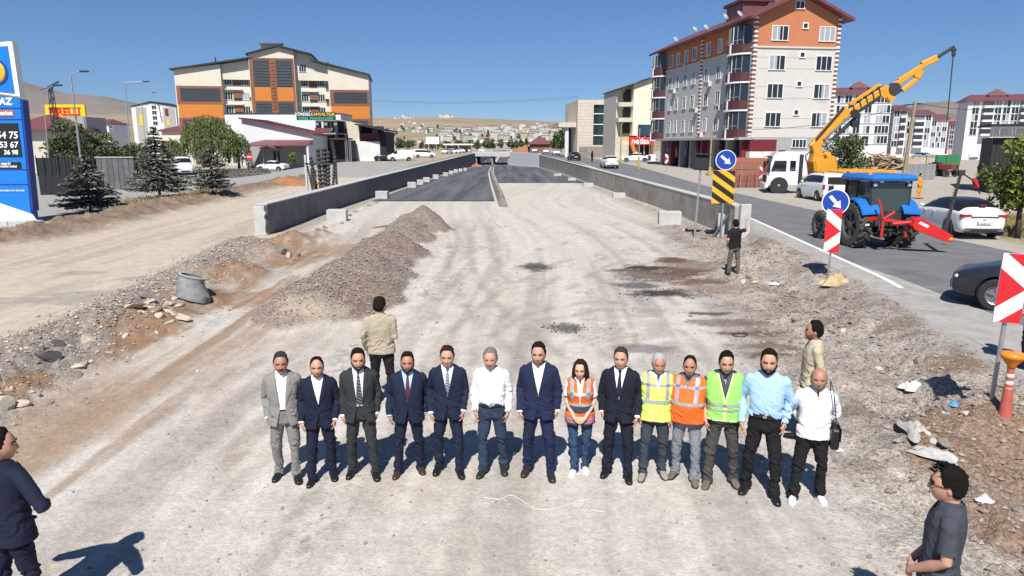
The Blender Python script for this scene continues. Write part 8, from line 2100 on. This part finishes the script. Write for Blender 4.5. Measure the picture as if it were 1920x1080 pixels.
# the bag hanging from his shoulder
bag = thing('shoulder_bag', 'black shoulder bag on the hip of the bald man', 'bag', P14.location, P14.rotation_euler.z)
e = MB(); e.box(.185, .275, -.13, .13, .70, .95, bev=.02); e.build('pouch', LEATHER_BLACK, bag)
e = MB(); e.box(.277, .287, -.125, .125, .80, .955, bev=.004); e.build('flap', LEATHER_BLACK, bag)
e = MB(); e.loft([[(x, y - .016, z), (x, y + .016, z), (x + .008, y + .016, z), (x + .008, y - .016, z)] for x, y, z in ((.235, -.1, .94), (.205, -.125, 1.1), (.180, -.135, 1.25), (.158, -.115, 1.40), (.135, -.02, 1.49), (.15, .07, 1.44), (.18, .13, 1.2), (.23, .1, .94))]); e.build('strap', LEATHER_BLACK, bag)
def at(px, top, h, z=0.):
    """ground place of someone of known height whose head top is at that pixel"""
    x, y, w = ray(px, top); t = (z + h - CAM_H) / w
    return (t * x, t * y, z)
l = at(713, 557, 1.76); make_person('broad man in a khaki shirt standing with his back turned behind the row', (l[0], l[1], H(l[0], l[1])), PI + .1, 1.76, top='shirt', upper=KHAKI, lower=BLACKT, hair='darkbrown', look=(-25, 0), arms=('front', 'side'), build=1.12, belly=.03, untucked=True, seed=21, skin='tan')
l = at(1528, 597, 1.76, .05); make_person('man in a sand shirt seen in profile behind the bald man', (l[0], l[1], H(l[0], l[1])), R(-104), 1.76, top='shirt', upper=KHAKI2, lower=BLACKT, hair='black', beard=('stubble', 'black'), look=(-4, 0), arms=('side_close', 'side_close'), untucked=True, seed=22, skin='dark', shirt=BLACKT)
l = at(1381, 413, 1.76); make_person('man in a black T-shirt raising his right arm beside the striped board', (l[0], l[1], H(l[0], l[1])), PI + .15, 1.76, top='tee', upper=BLACKT, lower=OLIVE, hair='black', arms=('raised', 'side'), sleeves='short', untucked=True, seed=23, voxel=.011)
make_person('man in a dark suit cut by the left edge, seen from behind', (-4.28, 5.36, H(-4.2, 5.4)), PI - .25, 1.80, top='suit', upper=NAVY2, shirt=BLACKT, lower=NAVY2, hair='black', look=(-50, 2), arms=('fold', 'fold'), seed=24, build=1.06)
l = at(1782, 876, 1.80); make_person('man in a slate shirt and sunglasses in the near corner, in profile', (l[0], l[1], H(l[0], l[1])), R(-118), 1.80, top='shirt', upper=DUSK, lower=BLACKT, hair='black', hairstyle='tousled', look=(0, 3), arms=('clasp', 'clasp'), untucked=True, seed=25, skin='tan', voxel=.006, glasses=True, sleeves='short')
x, y, z = on(1934, 690); make_person('man in a white shirt standing on the road shoulder, cut by the right edge', (x, y, z), PI - .5, 1.76, top='shirt', upper=WHITE, lower=INK, hair='black', seed=26)
x, y, z = on(1722, 373); make_person('worker in orange overalls standing behind the tractor', (x, y, z), .6, 1.7, top='shirt', upper=cloth('amber_overalls', (.70, .30, .03)), lower=cloth('amber_overalls', (.7, .3, .03)), hair='black', untucked=True, seed=27, voxel=.02)
x, y, z = on(1833, 337); make_person('figure in dark maroon clothes at the corner of the black hut', (x, y, z), 1.2, 1.75, top='shirt', upper=cloth('maroon_top', (.05, .015, .02)), lower=BLACKT, hair='black', untucked=True, seed=28, voxel=.02)
x, y, z = on(1110, 304); make_person('pedestrian in black on the pavement by the beige public building', (x, y, z), 2., 1.75, top='shirt', upper=BLACKT, lower=BLACKT, hair='black', seed=29, voxel=.025)
# ---------------------------------------------------------------- the air between: far things fade to pale blue
hz_ = MB(); hz_.box(-11000, 14500, -400, 13500, -9, 1150)
hm = bpy.data.materials.new('summer_haze'); hm.use_nodes = True
nt = hm.node_tree; nt.nodes.remove(nt.nodes['Principled BSDF'])
pv = nt.nodes.new('ShaderNodeVolumePrincipled'); pv.inputs['Color'].default_value = (.42, .60, .88, 1); pv.inputs['Density'].default_value = 2.6e-5; pv.inputs['Anisotropy'].default_value = .3
nt.links.new(pv.outputs[0], nt.nodes['Material Output'].inputs['Volume'])
ho = hz_.build('haze', hm); ho['kind'] = 'stuff'; ho['label'] = 'thin pale summer haze over the valley'
bpy.data.scenes.remove(WS)
